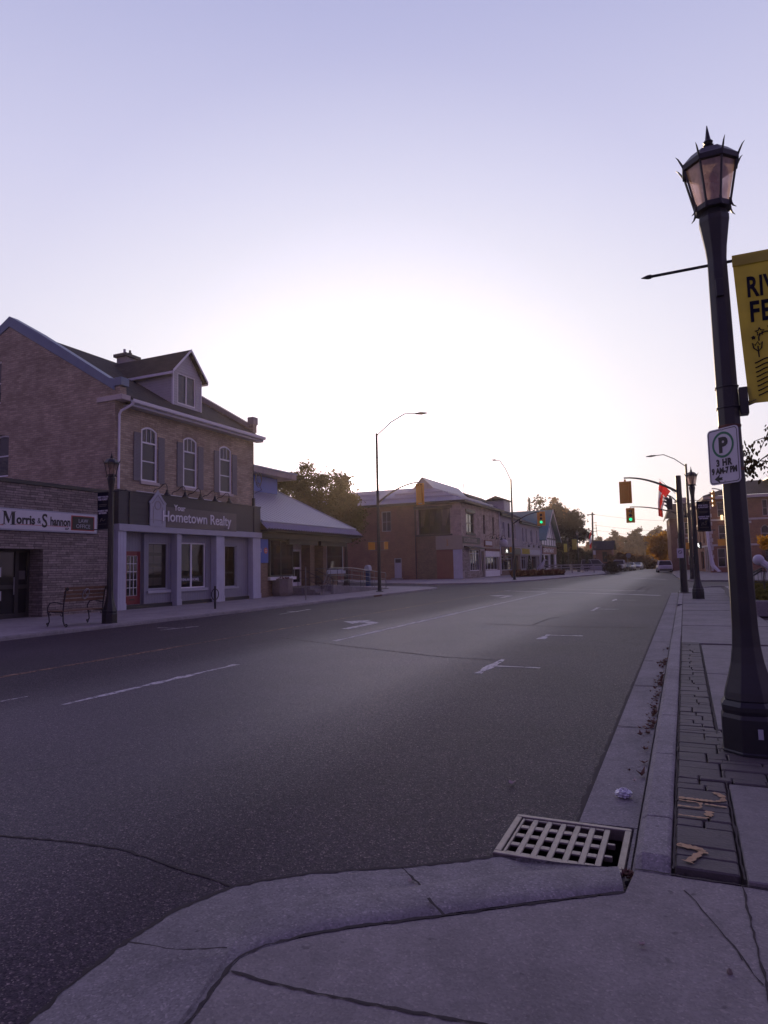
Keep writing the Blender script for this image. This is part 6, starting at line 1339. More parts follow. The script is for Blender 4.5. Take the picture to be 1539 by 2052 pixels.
# shop fronts on the street side
sf = Facade(FCf, CY, 85.9, 0.05, 3.9, 0.25)
w_ = window(sf, 72.2, 76.6, 0.9, 3.35, cbd, M['trim_white'], M['glass'], 5, (2.9,), 0.08, 0.07); sf.hole(77.0, 78.2, 0.12, 3.2)
w2_ = window(sf, 78.7, 84.9, 0.9, 2.55, cbd, M['trim_white'], M['glass'], 4, (), 0.08, 0.09)
sf.mesh().build('shop_wall', M['stucco'], cbd)
g = MB(); fbox(g, FCf, CY+0.9, 77.0, 0.12, 0.86, 0.003, 0.08); fbox(g, FCf, CY+0.02, 71.9, 0.865, 3.3, 0.003, 0.06); g.build('stall_riser', M['ledge_pale'], cbd)
g = MB(); fbox(g, FCf, 78.5, 85.2, 0.12, 0.84, 0.003, 0.08); g.build('stall_riser', M['trim_white'], cbd)
g = MB(); g.poly(FCf.P(77, 0.1, -0.24), FCf.P(78.2, 0.1, -0.24), FCf.P(78.2, 3.2, -0.24), FCf.P(77, 3.2, -0.24)); g.build('shop_door', M['trim_dark'], cbd)
g = MB(); g.poly((CX-1.8, 71, 0.3), (CX-1.8, 85, 0.3), (CX-1.8, 85, 3.6), (CX-1.8, 71, 3.6)); g.build('shop_room', M['interior'], cbd)
g = MB(); fbox(g, FCf, 78.6, 85.2, 2.55, 3.25, 0.003, 0.10); g.build('awning', M['trim_white'], cbd); g = MB(); fbox(g, FCf, 78.5, 85.3, 3.255, 3.55, 0.003, 0.16); g.build('fascia', M['door_red'] if False else M['brick_red'], cbd)
g = MB(); g.prism([FCf.P(70.2, 3.72, 0.0), FCf.P(70.2, 3.52, 0.62), FCf.P(70.2, 3.42, 0.62), FCf.P(70.2, 3.50, 0.0)], (0, 6.2, 0)); g.build('awning', M['trim_dark'], cbd)
s_ = thing('village_sign', 'dark framed wooden shop sign on the stone corner building', 'shop sign', FCf.P(73, 4.3, 0)); g = MB(); fbox(g, FCf, CY+0.3, 76.4, 3.98, 4.72, 0.003, 0.08); g.build('board', M['trim_dark'], s_)
text('VILLAGE & BARREL', 0.58, FCf.P(69.95, 4.15, 0.085), (0, 1, 0), (1, 0, 0), M['stucco'], s_, sx=1.06, bold=0.01, ext=0.005)
s_ = thing('cafe_sign', 'small white and red framed sign above the second shop of the corner building', 'shop sign', FCf.P(80, 4.3, 0)); g = MB(); fbox(g, FCf, 78.2, 81.6, 3.78, 4.55, 0.003, 0.16); g.build('frame', M['brick_red'], s_); g = MB(); fbox(g, FCf, 78.4, 81.4, 3.95, 4.45, 0.161, 0.18); g.build('board', M['sign_white'], s_)
for k, (y, l) in enumerate(((79.0, 'first black gooseneck lamp along the corner building'), (81.0, 'second black gooseneck lamp along the corner building'), (83.2, 'third black gooseneck lamp along the corner building'), (85.2, 'last black gooseneck lamp along the corner building'))):
    sign_lamp(l, FCf.P(y, 4.85, 0.0), (1, 0, 0), 'gooseneck lamps along the corner building', 1.25)
# roofs: hipped main roof with a small gablet and a lower wing along the side street
ez = CE+0.05; xo, yo = CX+0.55, CY-0.45; RXm = -27.6; rz_ = 12.0
g = MB(); hipY = CY+3.3; hz_ = 10.6
gx0, gx1 = RXm-1.35, RXm+1.35; xb_ = RXm-(xo-RXm)
g.add([(xo, yo, ez), (xo, 86.3, ez), (gx1, 86.3, hz_+0.05), (gx1, hipY, hz_), (xb_, yo, ez), (gx0, hipY, hz_), (RXm, hipY-0.25, rz_), (RXm, 86.3, rz_), (xb_, 86.3, ez), (gx0, 86.3, hz_)],
      [(0, 1, 2, 3), (4, 0, 3, 5), (3, 2, 7, 6), (5, 6, 7, 9), (4, 5, 9, 8)])
for k in range(26):                        # standing seams on the hip end
    x = xb_+0.3+(xo-xb_-0.6)*k/25; t = 1.0
    if x < gx0: t = (x-xb_)/(gx0-xb_)
    if x > gx1: t = (xo-x)/(xo-gx1)
    a = Vector((x, yo, ez+0.005)); b = Vector((x, yo+(hipY-yo)*t, ez+(hz_-ez)*t+0.005)); n = Vector((0.02, 0, 0)); u = Vector((0, 0, 0.05))
    g.hexa([a-n, a+n, b+n, b-n, a-n+u, a+n+u, b+n+u, b-n+u])
for k in range(30):                        # and on the street slope
    y = yo+1.0+k*0.55; b = Vector((gx1, max(y, hipY) if y > hipY else y, hz_)); t = min(1, (y-yo)/(hipY-yo)); a = Vector((xo, y, ez)); b = a.lerp(Vector((gx1, y, hz_)), t); n = Vector((0, 0.02, 0)); u = Vector((0, 0, 0.05))
    g.hexa([a-n, b-n, b+n, a+n, a-n+u, b-n+u, b+n+u, a+n+u])
mr = g.build('main_roof', M['metal_roof'], cbd)
g = MB(); g.poly((gx0, hipY, hz_), (gx1, hipY, hz_), (RXm, hipY, rz_-0.1)); g.build('gablet', M['stucco_grey'], mr); 
g = MB()
for t in (0.28, 0.62):                     # snow guards
    y = yo+(hipY-yo)*t; z = ez+(hz_-ez)*t; g.box(xb_+(gx0-xb_)*t+0.2, xo+(gx1-xo)*t-0.2, y-0.03, y+0.03, z+0.02, z+0.20)
for t in (0.25, 0.55): x = xo+(gx1-xo)*t; z = ez+(hz_-ez)*t; g.box(x-0.03, x+0.03, yo+1.2+2*t, 85.5, z+0.02, z+0.20)
g.build('snow_guard', M['metal_roof'], mr)
g = MB(); g.prism([(xo-0.55, yo, ez-0.25), (xo+0.06, yo, ez-0.25), (xo+0.10, yo, ez-0.02), (xo-0.02, yo, ez-0.02)], (0, 86.3-yo, 0)); g.prism([(-46, yo+0.45, ez-0.25), (-46, yo-0.06, ez-0.25), (-46, yo-0.10, ez-0.02), (-46, yo+0.02, ez-0.02)], (xo+46, 0, 0)); g.build('eaves', M['trim_dark'], mr)
g = MB(); wy, wz = CY+4.6, 10.95
g.slab((-46, yo, ez), (xb_+5.2, yo+0.02, ez+0.01), (xb_+5.2, wy, wz), (-46, wy, wz), 0.06); g.slab((-46, wy, wz), (xb_+5.2, wy, wz), (xb_+5.2, wy+5, ez), (-46, wy+5, ez), 0.06)
for k in range(38):
    x = -45.7+k*0.42; a = Vector((x, yo, ez)); b = Vector((x, wy, wz)); n = Vector((0.02, 0, 0)); u = Vector((0, 0, 0.05))
    if x < xb_+0.9: g.hexa([a-n, a+n, b+n, b-n, a-n+u, a+n+u, b+n+u, b-n+u])
for t in (0.28, 0.62): y = yo+(wy-yo)*t; z = ez+(wz-ez)*t; g.box(-45.8, xb_+0.9, y-0.03, y+0.03, z+0.02, z+0.20)
g.build('wing_roof', M['metal_roof'], cbd)

def row_house(name, label, y0, y1, eave, wallm, roofm, wins, shopm, roof_rise=2.6, z1=3.9, x=CX, sign=None):
    t = thing(name, label, 'building', (x, y0, PZ)); F = Fr((x, 0, 0), (0, 1, 0)); up = Facade(F, y0, y1, z1, eave, 0.2)
    for (u, w, a, b, fm, nu) in wins: window(up, u, u+w, a, b, t, M[fm], M['glass_dark'], nu, ((a+b)/2,), 0.09, 0.07, 0.12, sill=M['limestone'])
    g = up.mesh(); g.poly((x, y1, 0.05), (x-11, y1, 0.05), (x-11, y1, eave), (x, y1, eave)); g.poly((x, y0, 0.05), (x, y0, eave), (x-11, y0, eave), (x-11, y0, 0.05)); g.build('upper_wall', M[wallm], t)
    lo_ = Facade(F, y0, y1, 0.05, z1, 0.3); n = max(1, int((y1-y0)/6)); L = (y1-y0)/n
    for k in range(n):
        a = y0+k*L; window(lo_, a+0.4, a+L*0.62, 0.75, 2.75, t, M['trim_dark'] if k % 2 else M['trim_grey'], M['glass_dark'], 3, (2.3,), 0.1, 0.07, name='shop_window'); lo_.hole(a+L*0.68, a+L*0.88, 0.12, 2.75)
        g = MB(); g.poly(F.P(a+L*0.68, 0.1, -0.29), F.P(a+L*0.88, 0.1, -0.29), F.P(a+L*0.88, 2.75, -0.29), F.P(a+L*0.68, 2.75, -0.29)); g.build('shop_door', M['trim_dark'], t)
    lo_.mesh().build('shop_wall', M[shopm], t)
    g = MB(); fbox(g, F, y0+0.1, y1-0.1, 2.95, 3.75, 0.003, 0.14); g.build('fascia', M['trim_dark'] if not sign else M[sign], t)
    g = MB(); g.slab((x+0.45, y0, eave), (x+0.45, y1, eave), (x-5.5, y1, eave+roof_rise), (x-5.5, y0, eave+roof_rise), 0.15); g.slab((x-5.5, y0, eave+roof_rise), (x-5.5, y1, eave+roof_rise), (x-11.4, y1, eave), (x-11.4, y0, eave), 0.15)
    r = g.build('roof', M[roofm], t)
    for y in (y0, y1): MB().add([(x, y, eave), (x-11, y, eave), (x-5.5, y, eave+roof_rise-0.2)], [(0, 1, 2)]).build('gable', M[wallm], t)
    g = MB(); fbox(g, F, y0, y1, eave-0.28, eave-0.02, 0.003, 0.45); g.build('eaves', M['trim_dark'], r)
    return t, F, r
t, F, r = row_house('grey_row_house', 'grey rendered row house with dark roof and a dormer beside the corner building', 86.0, 97.6, 8.3, 'stucco_grey', 'shingle', [(87.6, 1.0, 5.2, 7.3, 'trim_white', 1), (90.6, 1.0, 5.2, 7.3, 'trim_dark', 1), (94.0, 1.0, 5.2, 7.3, 'trim_white', 1)], 'brick_brown', 3.3)
g = MB(); g.box(CX-3.6, CX-1.1, 93.5, 97.0, 9.2, 10.75); dm = g.build('dormer', M['clapboard'], t); MB().prism([(CX-3.8, 93.2, 10.75), (CX-0.8, 93.2, 10.75), (CX-0.8, 93.2, 10.85), (CX-2.3, 93.2, 11.4), (CX-3.8, 93.2, 10.85)], (0, 4.1, 0)).build('dormer_roof', M['shingle'], dm)
g = MB(); g.tube([(CX-5.5, 88.5, 11.5), (CX-5.5, 88.5, 13.0)], 0.05, 6); g.build('vent_pipe', M['steel'], t)
t, F, r = row_house('pale_row_house', 'pale grey row house with white window trim and a yellow shop banner', 97.6, 112.4, 7.85, 'stucco_grey', 'shingle', [(99.2, 1.0, 4.9, 7.0, 'trim_white', 1), (101.6, 1.0, 4.9, 7.0, 'trim_white', 1), (105.2, 1.4, 4.9, 7.0, 'trim_white', 2), (109.5, 1.0, 4.9, 7.0, 'trim_white', 1)], 'stucco_grey', 2.4, sign='trim_grey')
g = MB(); fbox(g, F, 98.2, 103.4, 3.05, 3.85, 0.15, 0.2); g.build('shop_banner', M['banner_yellow'], t)
for y, l in ((99.5, 'first dark wall lamp along the pale row house'), (103, 'second dark wall lamp along the pale row house'), (107, 'third dark wall lamp along the pale row house'), (111, 'last dark wall lamp along the pale row house')): sign_lamp(l, F.P(y, 4.25, 0.003), (1, 0, 0), 'wall lamps along the pale row house', 1.3)
# half timbered gable house with teal roof
th = thing('half_timbered_house', 'half timbered white gable house with a teal metal roof and red sign', 'building', (CX, 114, PZ)); y0, y1 = 114.0, 128.0; ym = 121.0; ap = 10.9; ev = 6.0
g = MB(); fh = Facade(F, y0, y1, 0.05, ev, 0.2); fh.hole(116.5, 120.5, 0.8, 3.0); fh.hole(122.0, 126.2, 0.3, 3.2); fh.mesh(g); g.poly(F.P(y0, ev), F.P(y1, ev), F.P(ym, ap)); g.poly((CX, y0, 0.05), (CX, y0, ev), (CX-14, y0, ev), (CX-14, y0, 0.05)); g.build('white_wall', M['trim_white'], th)
g = MB()
for (a, b) in (((116.5, 6.05), (119.0, 9.4)), ((125.5, 6.05), (123, 9.4)), ((118.4, 6.1), (121, 10.2)), ((123.6, 6.1), (121, 10.2))): g.hexa([F.P(a[0]-.12, a[1], 0.01), F.P(a[0]+.12, a[1], 0.01), F.P(a[0]+.12, a[1], 0.05), F.P(a[0]-.12, a[1], 0.05), F.P(b[0]-.12, b[1], 0.01), F.P(b[0]+.12, b[1], 0.01), F.P(b[0]+.12, b[1], 0.05), F.P(b[0]-.12, b[1], 0.05)])
for u in (114.1, 116.4, 118.7, 121, 123.3, 125.6, 127.7): fbox(g, F, u-0.1, u+0.1, 4.75, 5.8, 0.01, 0.06)
fbox(g, F, 114, 128, 5.82, 6.08, 0.06, 0.09); fbox(g, F, 114, 128, 4.5, 4.74, 0.06, 0.09); fbox(g, F, 120.88, 121.12, 6.1, 10.3, 0.055, 0.08)
for u in (114.1, 127.8, 121.3): fbox(g, F, u-0.15, u+0.15, 0.1, 3.1, 0.01, 0.06)
g.build('timber', M['trim_dark'], th)
g = MB(); fbox(g, F, 114.3, 127.6, 3.2, 4.48, 0.003, 0.15); tb = g.build('sign_board', M['sign_red'] if False else M['shutter_red'], th); text('DEPARTMENT', 0.95, F.P(114.8, 3.5, 0.155), (0, 1, 0), (1, 0, 0), M['trim_white'], tb, sx=1.65, bold=0.02, ext=0.005)
g = MB(); g.poly(F.P(116.5, .8, -.15), F.P(120.5, .8, -.15), F.P(120.5, 3, -.15), F.P(116.5, 3, -.15)); g.poly(F.P(122, .3, -.15), F.P(126.2, .3, -.15), F.P(126.2, 3.2, -.15), F.P(122, 3.2, -.15)); g.build('shop_window', M['glass_dark'], th)
g = MB()
for s, ya in ((-1, y0-0.7), (1, y1+0.7)):
    q = [(CX+0.9, ya, ev-0.45), (CX+0.9, ym, ap+0.25), (CX-14, ym, ap+0.25), (CX-14, ya, ev-0.45)]; g.slab(*(q if s < 0 else q[::-1]), 0.12)
g.build('roof', M['teal'], th)
g = MB()
for s, ya in ((-1, y0-0.72), (1, y1+0.72)):
    a, b = Vector((CX+0.905, ya, ev-0.72)), Vector((CX+0.905, ym, ap-0.02)); g.hexa([a, a+Vector((.06, 0, 0)), b+Vector((.06, 0, 0)), b, a+Vector((0, 0, .35)), a+Vector((.06, 0, .35)), b+Vector((.06, 0, .35)), b+Vector((0, 0, .35))])
g.build('barge_board', M['trim_grey'], th)
# white jellyfish lantern hung by the shops
jx = hy(1009, 1088, 84); jf = thing('jellyfish_lantern', 'large white ball lantern with ragged hanging strips by the shops', 'hanging lantern', jx)
MB().ball(jx, 0.58, 0.58, 0.5, 16, 10, 0.02).build('ball', M['white_sculpt'], jf, smooth=True)
g = MB()
for k in range(9):
    a = rng.uniform(0, 2*PI); r_ = 0.35*math.sqrt(rng.random()); b = jx+Vector((r_*math.cos(a), r_*math.sin(a), -0.42)); L = rng.uniform(1.0, 2.2)
    g.tube([b+Vector((rng.uniform(-0.12, 0.12), rng.uniform(-0.12, 0.12), -L*i/5)) for i in range(6)], [0.05, 0.05, 0.045, 0.04, 0.03, 0.015], 5)
g.build('strips', M['curtain'], jf); g = MB(); g.tube([jx+Vector((0, 0, 0.45)), Vector((CX+0.1, jx.y+1.5, 6.3))], 0.01, 4); g.build('hanging_wire', M['black_metal'], jf)

# ------------------------------------------------------------------ the bed, fence and far left side
p0, p1, p2 = gp(1030, 1157.5, 0.1), gp(1130, 1152.5, 0.1), gp(1240, 1148.3, 0.1)
bed = [(p0.x-0.3, p0.y+0.3), (p1.x, p1.y+0.8), (p1.x-1.5, p1.y+5), (p0.x-1.2, p0.y+4)]
tag(MB().prism([(a, b, 0.08) for a, b in bed], (0, 0, 0.10)).build('flower_bed', M['soil']), kind='structure')
def tufts(name, label, area, n, h, mat, z0=0.15):
    g = MB()
    for k in range(n):
        u, v = rng.random(), rng.random(); a, b, c, d = [Vector((q[0], q[1], z0)) for q in area]; p = a.lerp(b, u).lerp(d.lerp(c, u), v)
        for j in range(5):
            d_ = Vector((rng.uniform(-.6, .6), rng.uniform(-.6, .6), rng.uniform(.5, 1.2)))*h*rng.uniform(.5, 1.0); e = Vector((-d_.y, d_.x, 0)).normalized()*0.05; g.poly(p-e, p+d_*.6-e*1.6, p+d_, p+d_*.6+e*1.6)
    return tag(g.build(name, mat), label, kind='stuff')
tufts('bed_plants', 'low reddish bedding plants filling the street corner bed', bed, 520, 0.75, M['leaf_red'])
A, B = hy(1083, 1146, 100), gp(1236, 1147, 0.1)
fn = thing('rail_fence', 'weathered three rail fence beyond the flower bed', 'fence', (A.x, A.y, 0.1)); A.z = B.z = 0.1; n = 7
for k in range(n+1):
    p = A.lerp(B, k/n); MB().box(p.x-0.07, p.x+0.07, p.y-0.07, p.y+0.07, 0.08, 1.32).build('post', M['wood_grey'], fn)
for z in (0.35, 0.72, 1.10):
    g = MB(); d = (B-A).normalized(); s = Vector((d.y, -d.x, 0)); q = [A+s*.075, B+s*.075, B+s*.11, A+s*.11]; g.hexa([v+Vector((0, 0, z)) for v in q]+[v+Vector((0, 0, z+.15)) for v in q]); g.build('rail', M['wood_grey'], fn)
def blob_leaves(mb, c, rad, n, s, rr=rng):
    c = Vector(c)
    for k in range(n):
        d = Vector((rr.gauss(0, 1), rr.gauss(0, 1), rr.gauss(0, 1))).normalized()*(rr.random()**0.4); p = c+Vector((d.x*rad[0], d.y*rad[1], d.z*rad[2]))
        a = Vector((rr.uniform(-1, 1), rr.uniform(-1, 1), rr.uniform(-1, 1))).normalized()*s*rr.uniform(.6, 1.2); b = a.cross(Vector((rr.uniform(-1, 1), rr.uniform(-1, 1), rr.uniform(-1, 1)))).normalized()*s*rr.uniform(.35, .7)
        mb.poly(p-a, p+b*.8, p+a, p-b)
def shrub(name, label, c, rad, n, s, mat, cat='shrub', group=None, stem=None):
    t = thing(name, label, cat, (c[0], c[1], c[2]-rad[2]), group); g = MB(); blob_leaves(g, c, rad, n, s); g.build('foliage', mat, t)
    g = MB(); b = Vector((c[0], c[1], (c[2]-rad[2]) if stem is None else stem)); g.tube([b, Vector(c)], [0.05, 0.02], 5); g.build('stem', M['bark'], t); return t
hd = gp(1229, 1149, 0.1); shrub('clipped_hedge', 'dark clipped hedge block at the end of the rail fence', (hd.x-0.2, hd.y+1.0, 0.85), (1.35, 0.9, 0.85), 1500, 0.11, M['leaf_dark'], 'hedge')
def topiary(x, y, Y, h, label):
    p = hy(x, y, Y); p.z = 0.1; t = thing('topiary_conifer', label, 'conifer', p, 'dark cone shaped conifers along the far pavement'); g = MB()
    for k in range(420):
        v = rng.random()**1.3; r_ = 0.55*(1-v)*rng.uniform(.6, 1.05)+0.03; a = rng.uniform(0, 2*PI); c = p+Vector((r_*math.cos(a), r_*math.sin(a), .25+v*(h-.25))); d = Vector((math.cos(a)*.5, math.sin(a)*.5, .9))*0.16; e = Vector((-math.sin(a), math.cos(a), 0))*0.06; g.poly(c-e, c+d*.4-e, c+d, c+d*.4+e)
    g.build('foliage', M['conifer'], t); g = MB(); g.tube([p, p+Vector((0, 0, .5))], .05, 6); g.build('trunk', M['bark'], t)
topiary(1062, 1148, 96, 2.6, 'dark cone conifer before the pale row house, nearest the flower bed'); topiary(1089, 1147, 104, 2.7, 'dark cone conifer behind the white heron'); topiary(1130, 1147, 108, 2.9, 'dark cone conifer in the middle behind the rail fence'); topiary(1158, 1146, 112, 2.9, 'dark cone conifer under the yellow bannered far lamp'); topiary(1177, 1146, 114, 2.7, 'dark cone conifer beside the parked van')
hp = hy(1087, 1146, 92); hp.z = 0.1; hr = thing('heron_statue', 'white heron statue standing by the flower bed', 'statue', hp); g = MB()
g.tube([hp+Vector(q) for q in ((-1.1, 0, .25), (-.6, 0, .65), (-.1, 0, 1.15), (.22, 0, 1.6), (.35, 0, 1.85))], [.04, .2, .3, .17, .09], 9); g.ball(hp+Vector((.42, 0, 1.93)), .15, .10, .11); g.tube([hp+Vector((.5, 0, 1.93)), hp+Vector((.88, 0, 1.86))], [.05, .01], 6); g.build('body', M['white_sculpt'], hr, smooth=True)
for dx in (-.08, .12): g = MB(); g.tube([hp+Vector((dx, 0, 0)), hp+Vector((dx-.05, 0, .5)), hp+Vector((dx*.5, 0, 1.0))], .035, 6); g.build('leg', M['white_sculpt'], hr)
cp_ = hy(1041, 1149, 90); cp_.z = .1; tc = thing('traffic_cone', 'small orange traffic cone before the pale row house', 'cone', cp_); g = MB(); g.lathe([(.17, .04), (.03, .75)], cp_, 12); g.build('body', M['cone'], tc); MB().box(cp_.x-.22, cp_.x+.22, cp_.y-.22, cp_.y+.22, .1, .14).build('foot', M['cone'], tc)
# far lamp posts with yellow banners
def far_lamp(x, y, Y, label, ban, zs=1.0):
    p = hy(x, 1146, Y); p.z = .1; t = lamp_post(label, p, [(-0.75, .1, 4.0)] if ban else [], detail=False); h = hy(x, y, Y).z; t.scale = (zs, zs, (h-.1)/5.15)
    if ban:
        k = (h-.1)/5.15; b_, f_ = banner('yellow banner on the '+ban, (p.x-.12, p.y, 0.1+3.98*k), -.66*zs, 1.25*k, M['banner_yellow'], 4, group='yellow banners on the far lamp posts')
far_lamp(1160, 1061, 112, 'far lamp post with a bright yellow banner before the dark trees', 'far lamp post, the brighter and nearer of two', 1.15); far_lamp(1140, 1074, 135, 'fainter far lamp post with a yellow banner, left of the brighter one', 'fainter far lamp post'); far_lamp(1195, 1091, 128, 'small far lamp post in front of the brick hut', None)
q = hy(1191, 1147, 126); s_ = thing('hut_notice', 'white and yellow notice board on posts beside the far brick hut', 'notice board', (q.x, q.y, .1)); a, b = hy(1188.5, 1103, 126), hy(1194, 1118, 126); MB().box(a.x, b.x, 125.98, 126.02, b.z, a.z).build('board', M['sign_white'], s_); g = MB(); g.box(a.x, b.x, 125.97, 125.979, b.z, (a.z+b.z)/2-.1); g.build('panel', M['paint_block'], s_); g = MB(); g.tube([(q.x, q.y, .1), (q.x, q.y, b.z)], .05, 6); g.build('post', M['rail'], s_)
q = hy(1259, 1147, 118); q.z = 0; s_ = thing('stop_sign', 'grey back of an octagonal sign on a thin post far down the road', 'road sign', q); c = hy(1259.5, 1113, 118); g = MB(); g.disc(c, .42, (0, -1, 0), .02, 8); g.build('plate', M['rail'], s_); g = MB(); g.tube([(q.x, q.y+.03, 0), (q.x, q.y+.03, c.z+.3)], .04, 6); g.build('post', M['rail'], s_)
# far flag among the trees
f0 = hy(1183, 1058, 116); f1 = hy(1168, 1090, 116); fg_ = thing('far_maple_flag', 'small red and white flag on a slanted stick before the far trees', 'flag', f1); MB().tube([f1, f0], .03, 5).build('stick', M['rail'], fg_)
g = MB()
for j in range(10):
    a0, a1 = f0.lerp(f1, .1+.045*0), f0.lerp(f1, .55); z0, z1 = -j*.30, -(j+1)*.30; g.m = 1 if 3 <= j <= 6 else 0; k0, k1 = 1-.04*j, 1-.04*(j+1); off = lambda j: .12*math.sin(j*1.3)
    m0 = a0.lerp(a1, .5); P_ = lambda q, z, k, jj: Vector((m0.x+(q.x-m0.x)*k*.8+.35, q.y+off(jj), q.z*(1-jj/12)+m0.z*(jj/12)+z*.85))
    g.poly(P_(a0, z0, k0, j), P_(a1, z0, k0, j), P_(a1, z1, k1, j+1), P_(a0, z1, k1, j+1))
g.build('cloth', None, fg_, mats=[M['flag_red'], M['flag_white']])
# utility pole
u0 = hy(1189, 1146, 142); u0.z = 0; ut = hy(1187, 1027, 142); up_ = thing('utility_pole', 'tall wooden utility pole behind the brick hut', 'utility pole', u0); g = MB(); g.tube([u0, ut], [.22, .16], 8); g.build('pole', M['pole_wood'], up_)
for dz, w in ((-.5, 1.0),): g = MB(); g.box(ut.x-1.1, ut.x+.5, ut.y-.08, ut.y+.08, ut.z+dz, ut.z+dz+.18); g.build('crossarm', M['pole_wood'], up_)
g = MB()
for dz in (-2.2, -3.3, -4.0): g.box(ut.x, ut.x+.8, ut.y-.04, ut.y+.04, ut.z+dz, ut.z+dz+.09)
g.tube([ut+Vector((.6, 0, -2.4)), ut+Vector((.75, 0, -5)), ut+Vector((.3, 0, -6.2))], .05, 5); g.build('bracket', M['pole_wood'], up_)
g = MB()
for dz, e in ((-.4, (4, 150, 9.5)), (-2.6, (4, 152, 7.5)), (-3.6, (4, 152, 6.0))): a = ut+Vector((.2, 0, dz)); b = Vector(e); g.tube([a.lerp(b, k/8)-Vector((0, 0, .5*math.sin(PI*k/8))) for k in range(9)], .018, 4)
g.build('wire', M['trim_dark'], up_)
# brick hut
bh = thing('brick_hut', 'small orange brick hut with a grey gabled roof past the fence', 'building', (-14.4, 138, 0)); x0, x1 = hy(1191, 1130, 138).x, hy(1227, 1130, 138).x; ze, zr_ = hy(1210, 1099.5, 138).z, hy(1210, 1083, 138).z
fh = Facade(Fr((0, 138, 0), (1, 0, 0)), x0, x1, 0, ze, .15); window(fh, x0+1.6, x0+2.5, 1.6, 3.6, bh, M['trim_dark'], M['glass_dark'], 2, (2.6,), .08); g = fh.mesh(); g.poly((x1, 138, 0), (x1, 143, 0), (x1, 143, ze), (x1, 140.5, zr_-.1), (x1, 138, ze)); g.poly((x0, 138, 0), (x0, 138, ze), (x0, 143, ze), (x0, 143, 0)); g.build('brick_wall', M['brick_orange'], bh)
g = MB(); g.slab((x0-.3, 137.6, ze-.1), (x1+.45, 137.6, ze-.1), (x1+.45, 140.5, zr_), (x0-.3, 140.5, zr_), .15); g.slab((x0-.3, 140.5, zr_), (x1+.45, 140.5, zr_), (x1+.45, 143.4, ze-.1), (x0-.3, 143.4, ze-.1), .15); g.build('roof', M['shingle'], bh)

# ------------------------------------------------------------------ right side buildings
ang = R(4.2); ru = Vector((math.cos(ang), math.sin(ang), 0)); rc = Vector((2.85, 86.5, 0))
FR1 = Fr(rc, ru); FL1 = Fr(rc-Vector((-math.sin(ang), math.cos(ang), 0))*-17.0, (math.sin(ang), -math.cos(ang), 0))
sb = thing('stone_trim_block', 'three storey brick block with pale stone quoins, arched windows and hipped roof', 'building', rc); E3 = 9.0
fr3 = Facade(FR1, 0, 30, .05, E3, .25)
for u in (0.95, 2.75): window(fr3, u, u+.85, 6.55, 8.35, sb, M['limestone'], M['glass_dark'], 1, (7.4,), .09); window(fr3, u, u+.85, 3.75, 5.6, sb, M['limestone'], M['glass_dark'], 1, (4.6,), .09)
window(fr3, .7, 1.6, .7, 2.9, sb, M['limestone'], M['glass_dark'], 1, (1.8,), .1); fr3.hole(3.0, 3.6, .1, 2.6)
for k in range(9): window(fr3, 5.6+k*1.25, 6.2+k*1.25, 6.5, 8.4, sb, M['limestone'], M['glass_dark'], 1, (7.4,), .09); window(fr3, 5.3+k*1.35, 6.25+k*1.35, 3.4, 5.5, sb, M['limestone'], M['glass_dark'], 1, (4.5,), .12, .06, .45)
for k in range(4): window(fr3, 5.6+k*3, 7.6+k*3, .5, 2.7, sb, M['trim_dark'], M['glass_dark'], 2, (2.1,), .1)
wl = fr3.mesh()
fl3 = Facade(FL1, 0, 17.0, .05, E3, .25)
for u in (1.5, 5.5, 10.0, 14.3): window(fl3, u, u+1.6, 6.4, 8.3, sb, M['limestone'], M['glass_dark'], 1, (7.3,), .12); window(fl3, u, u+1.6, 3.7, 5.6, sb, M['limestone'], M['glass_dark'], 1, (4.6,), .12)
window(fl3, 12.5, 15.2, .3, 2.75, sb, M['trim_dark'], M['glass_dark'], 2, (2.2,), .12); window(fl3, 6.2, 9.5, .4, 2.7, sb, M['trim_dark'], M['glass_dark'], 2, (2.2,), .12)
fl3.mesh(wl); wl.build('brick_wall', M['brick_orange'], sb)
g = MB()
for k in range(18):
    a = .34 if k % 2 else .22; z = .3+k*.48; fbox(g, FR1, -.03, a, z, z+.44, .004, .03); fbox(g, FL1, 17.0-a, 17.03, z, z+.44, .004, .03)
for z in (3.15, 6.1): fbox(g, FR1, -.05, 30, z, z+.22, .032, .09); fbox(g, FL1, 0, 17.05, z, z+.22, .032, .09)
for u in range(3): fbox(g, FL1, 11.6+u*1.9, 11.95+u*1.9, .1, 3.12, .004, .08)
fbox(g, FR1, 2.2, 4.4, 5.72, 5.98, .004, .1)
g.build('stone_trim', M['limestone'], sb)
g = MB(); fbox(g, FR1, -.5, 30, E3-.35, E3-.02, .003, .5); fbox(g, FL1, 0, 17.5, E3-.35, E3-.02, .003, .5); ev_ = g.build('eaves', M['limestone'], sb)
g = MB(); P = lambda u, d, z: FR1.P(u, z, -d); g.add([P(-.55, -.55, E3), P(30, -.55, E3), P(30, 6.5, E3+2.3), P(5.5, 6.5, E3+2.3), P(-.55, 17, E3), P(5.5, 12, E3+2.3), P(30, 12, E3+2.3)], [(0, 1, 2, 3), (4, 0, 3, 5), (3, 2, 6, 5)]); rf = g.build('roof', M['shingle'], sb)
g = MB()
for k in range(2):
    a, b = P(-.5, -.5, E3+.04), P(5.5, 6.5, E3+2.33); g.tube([a, b], .05, 5)
g.build('hip_flashing', M['steel'], rf)
g = MB(); fbox(g, FR1, 7.0, 13.5, E3+1.0, E3+1.9, -6, -1.6); fbox(g, FR1, 6.6, 14, E3+1.9, E3+2.05, -6.4, -1.2); pt = g.build('roof_terrace', M['trim_dark'], rf)
g = MB()
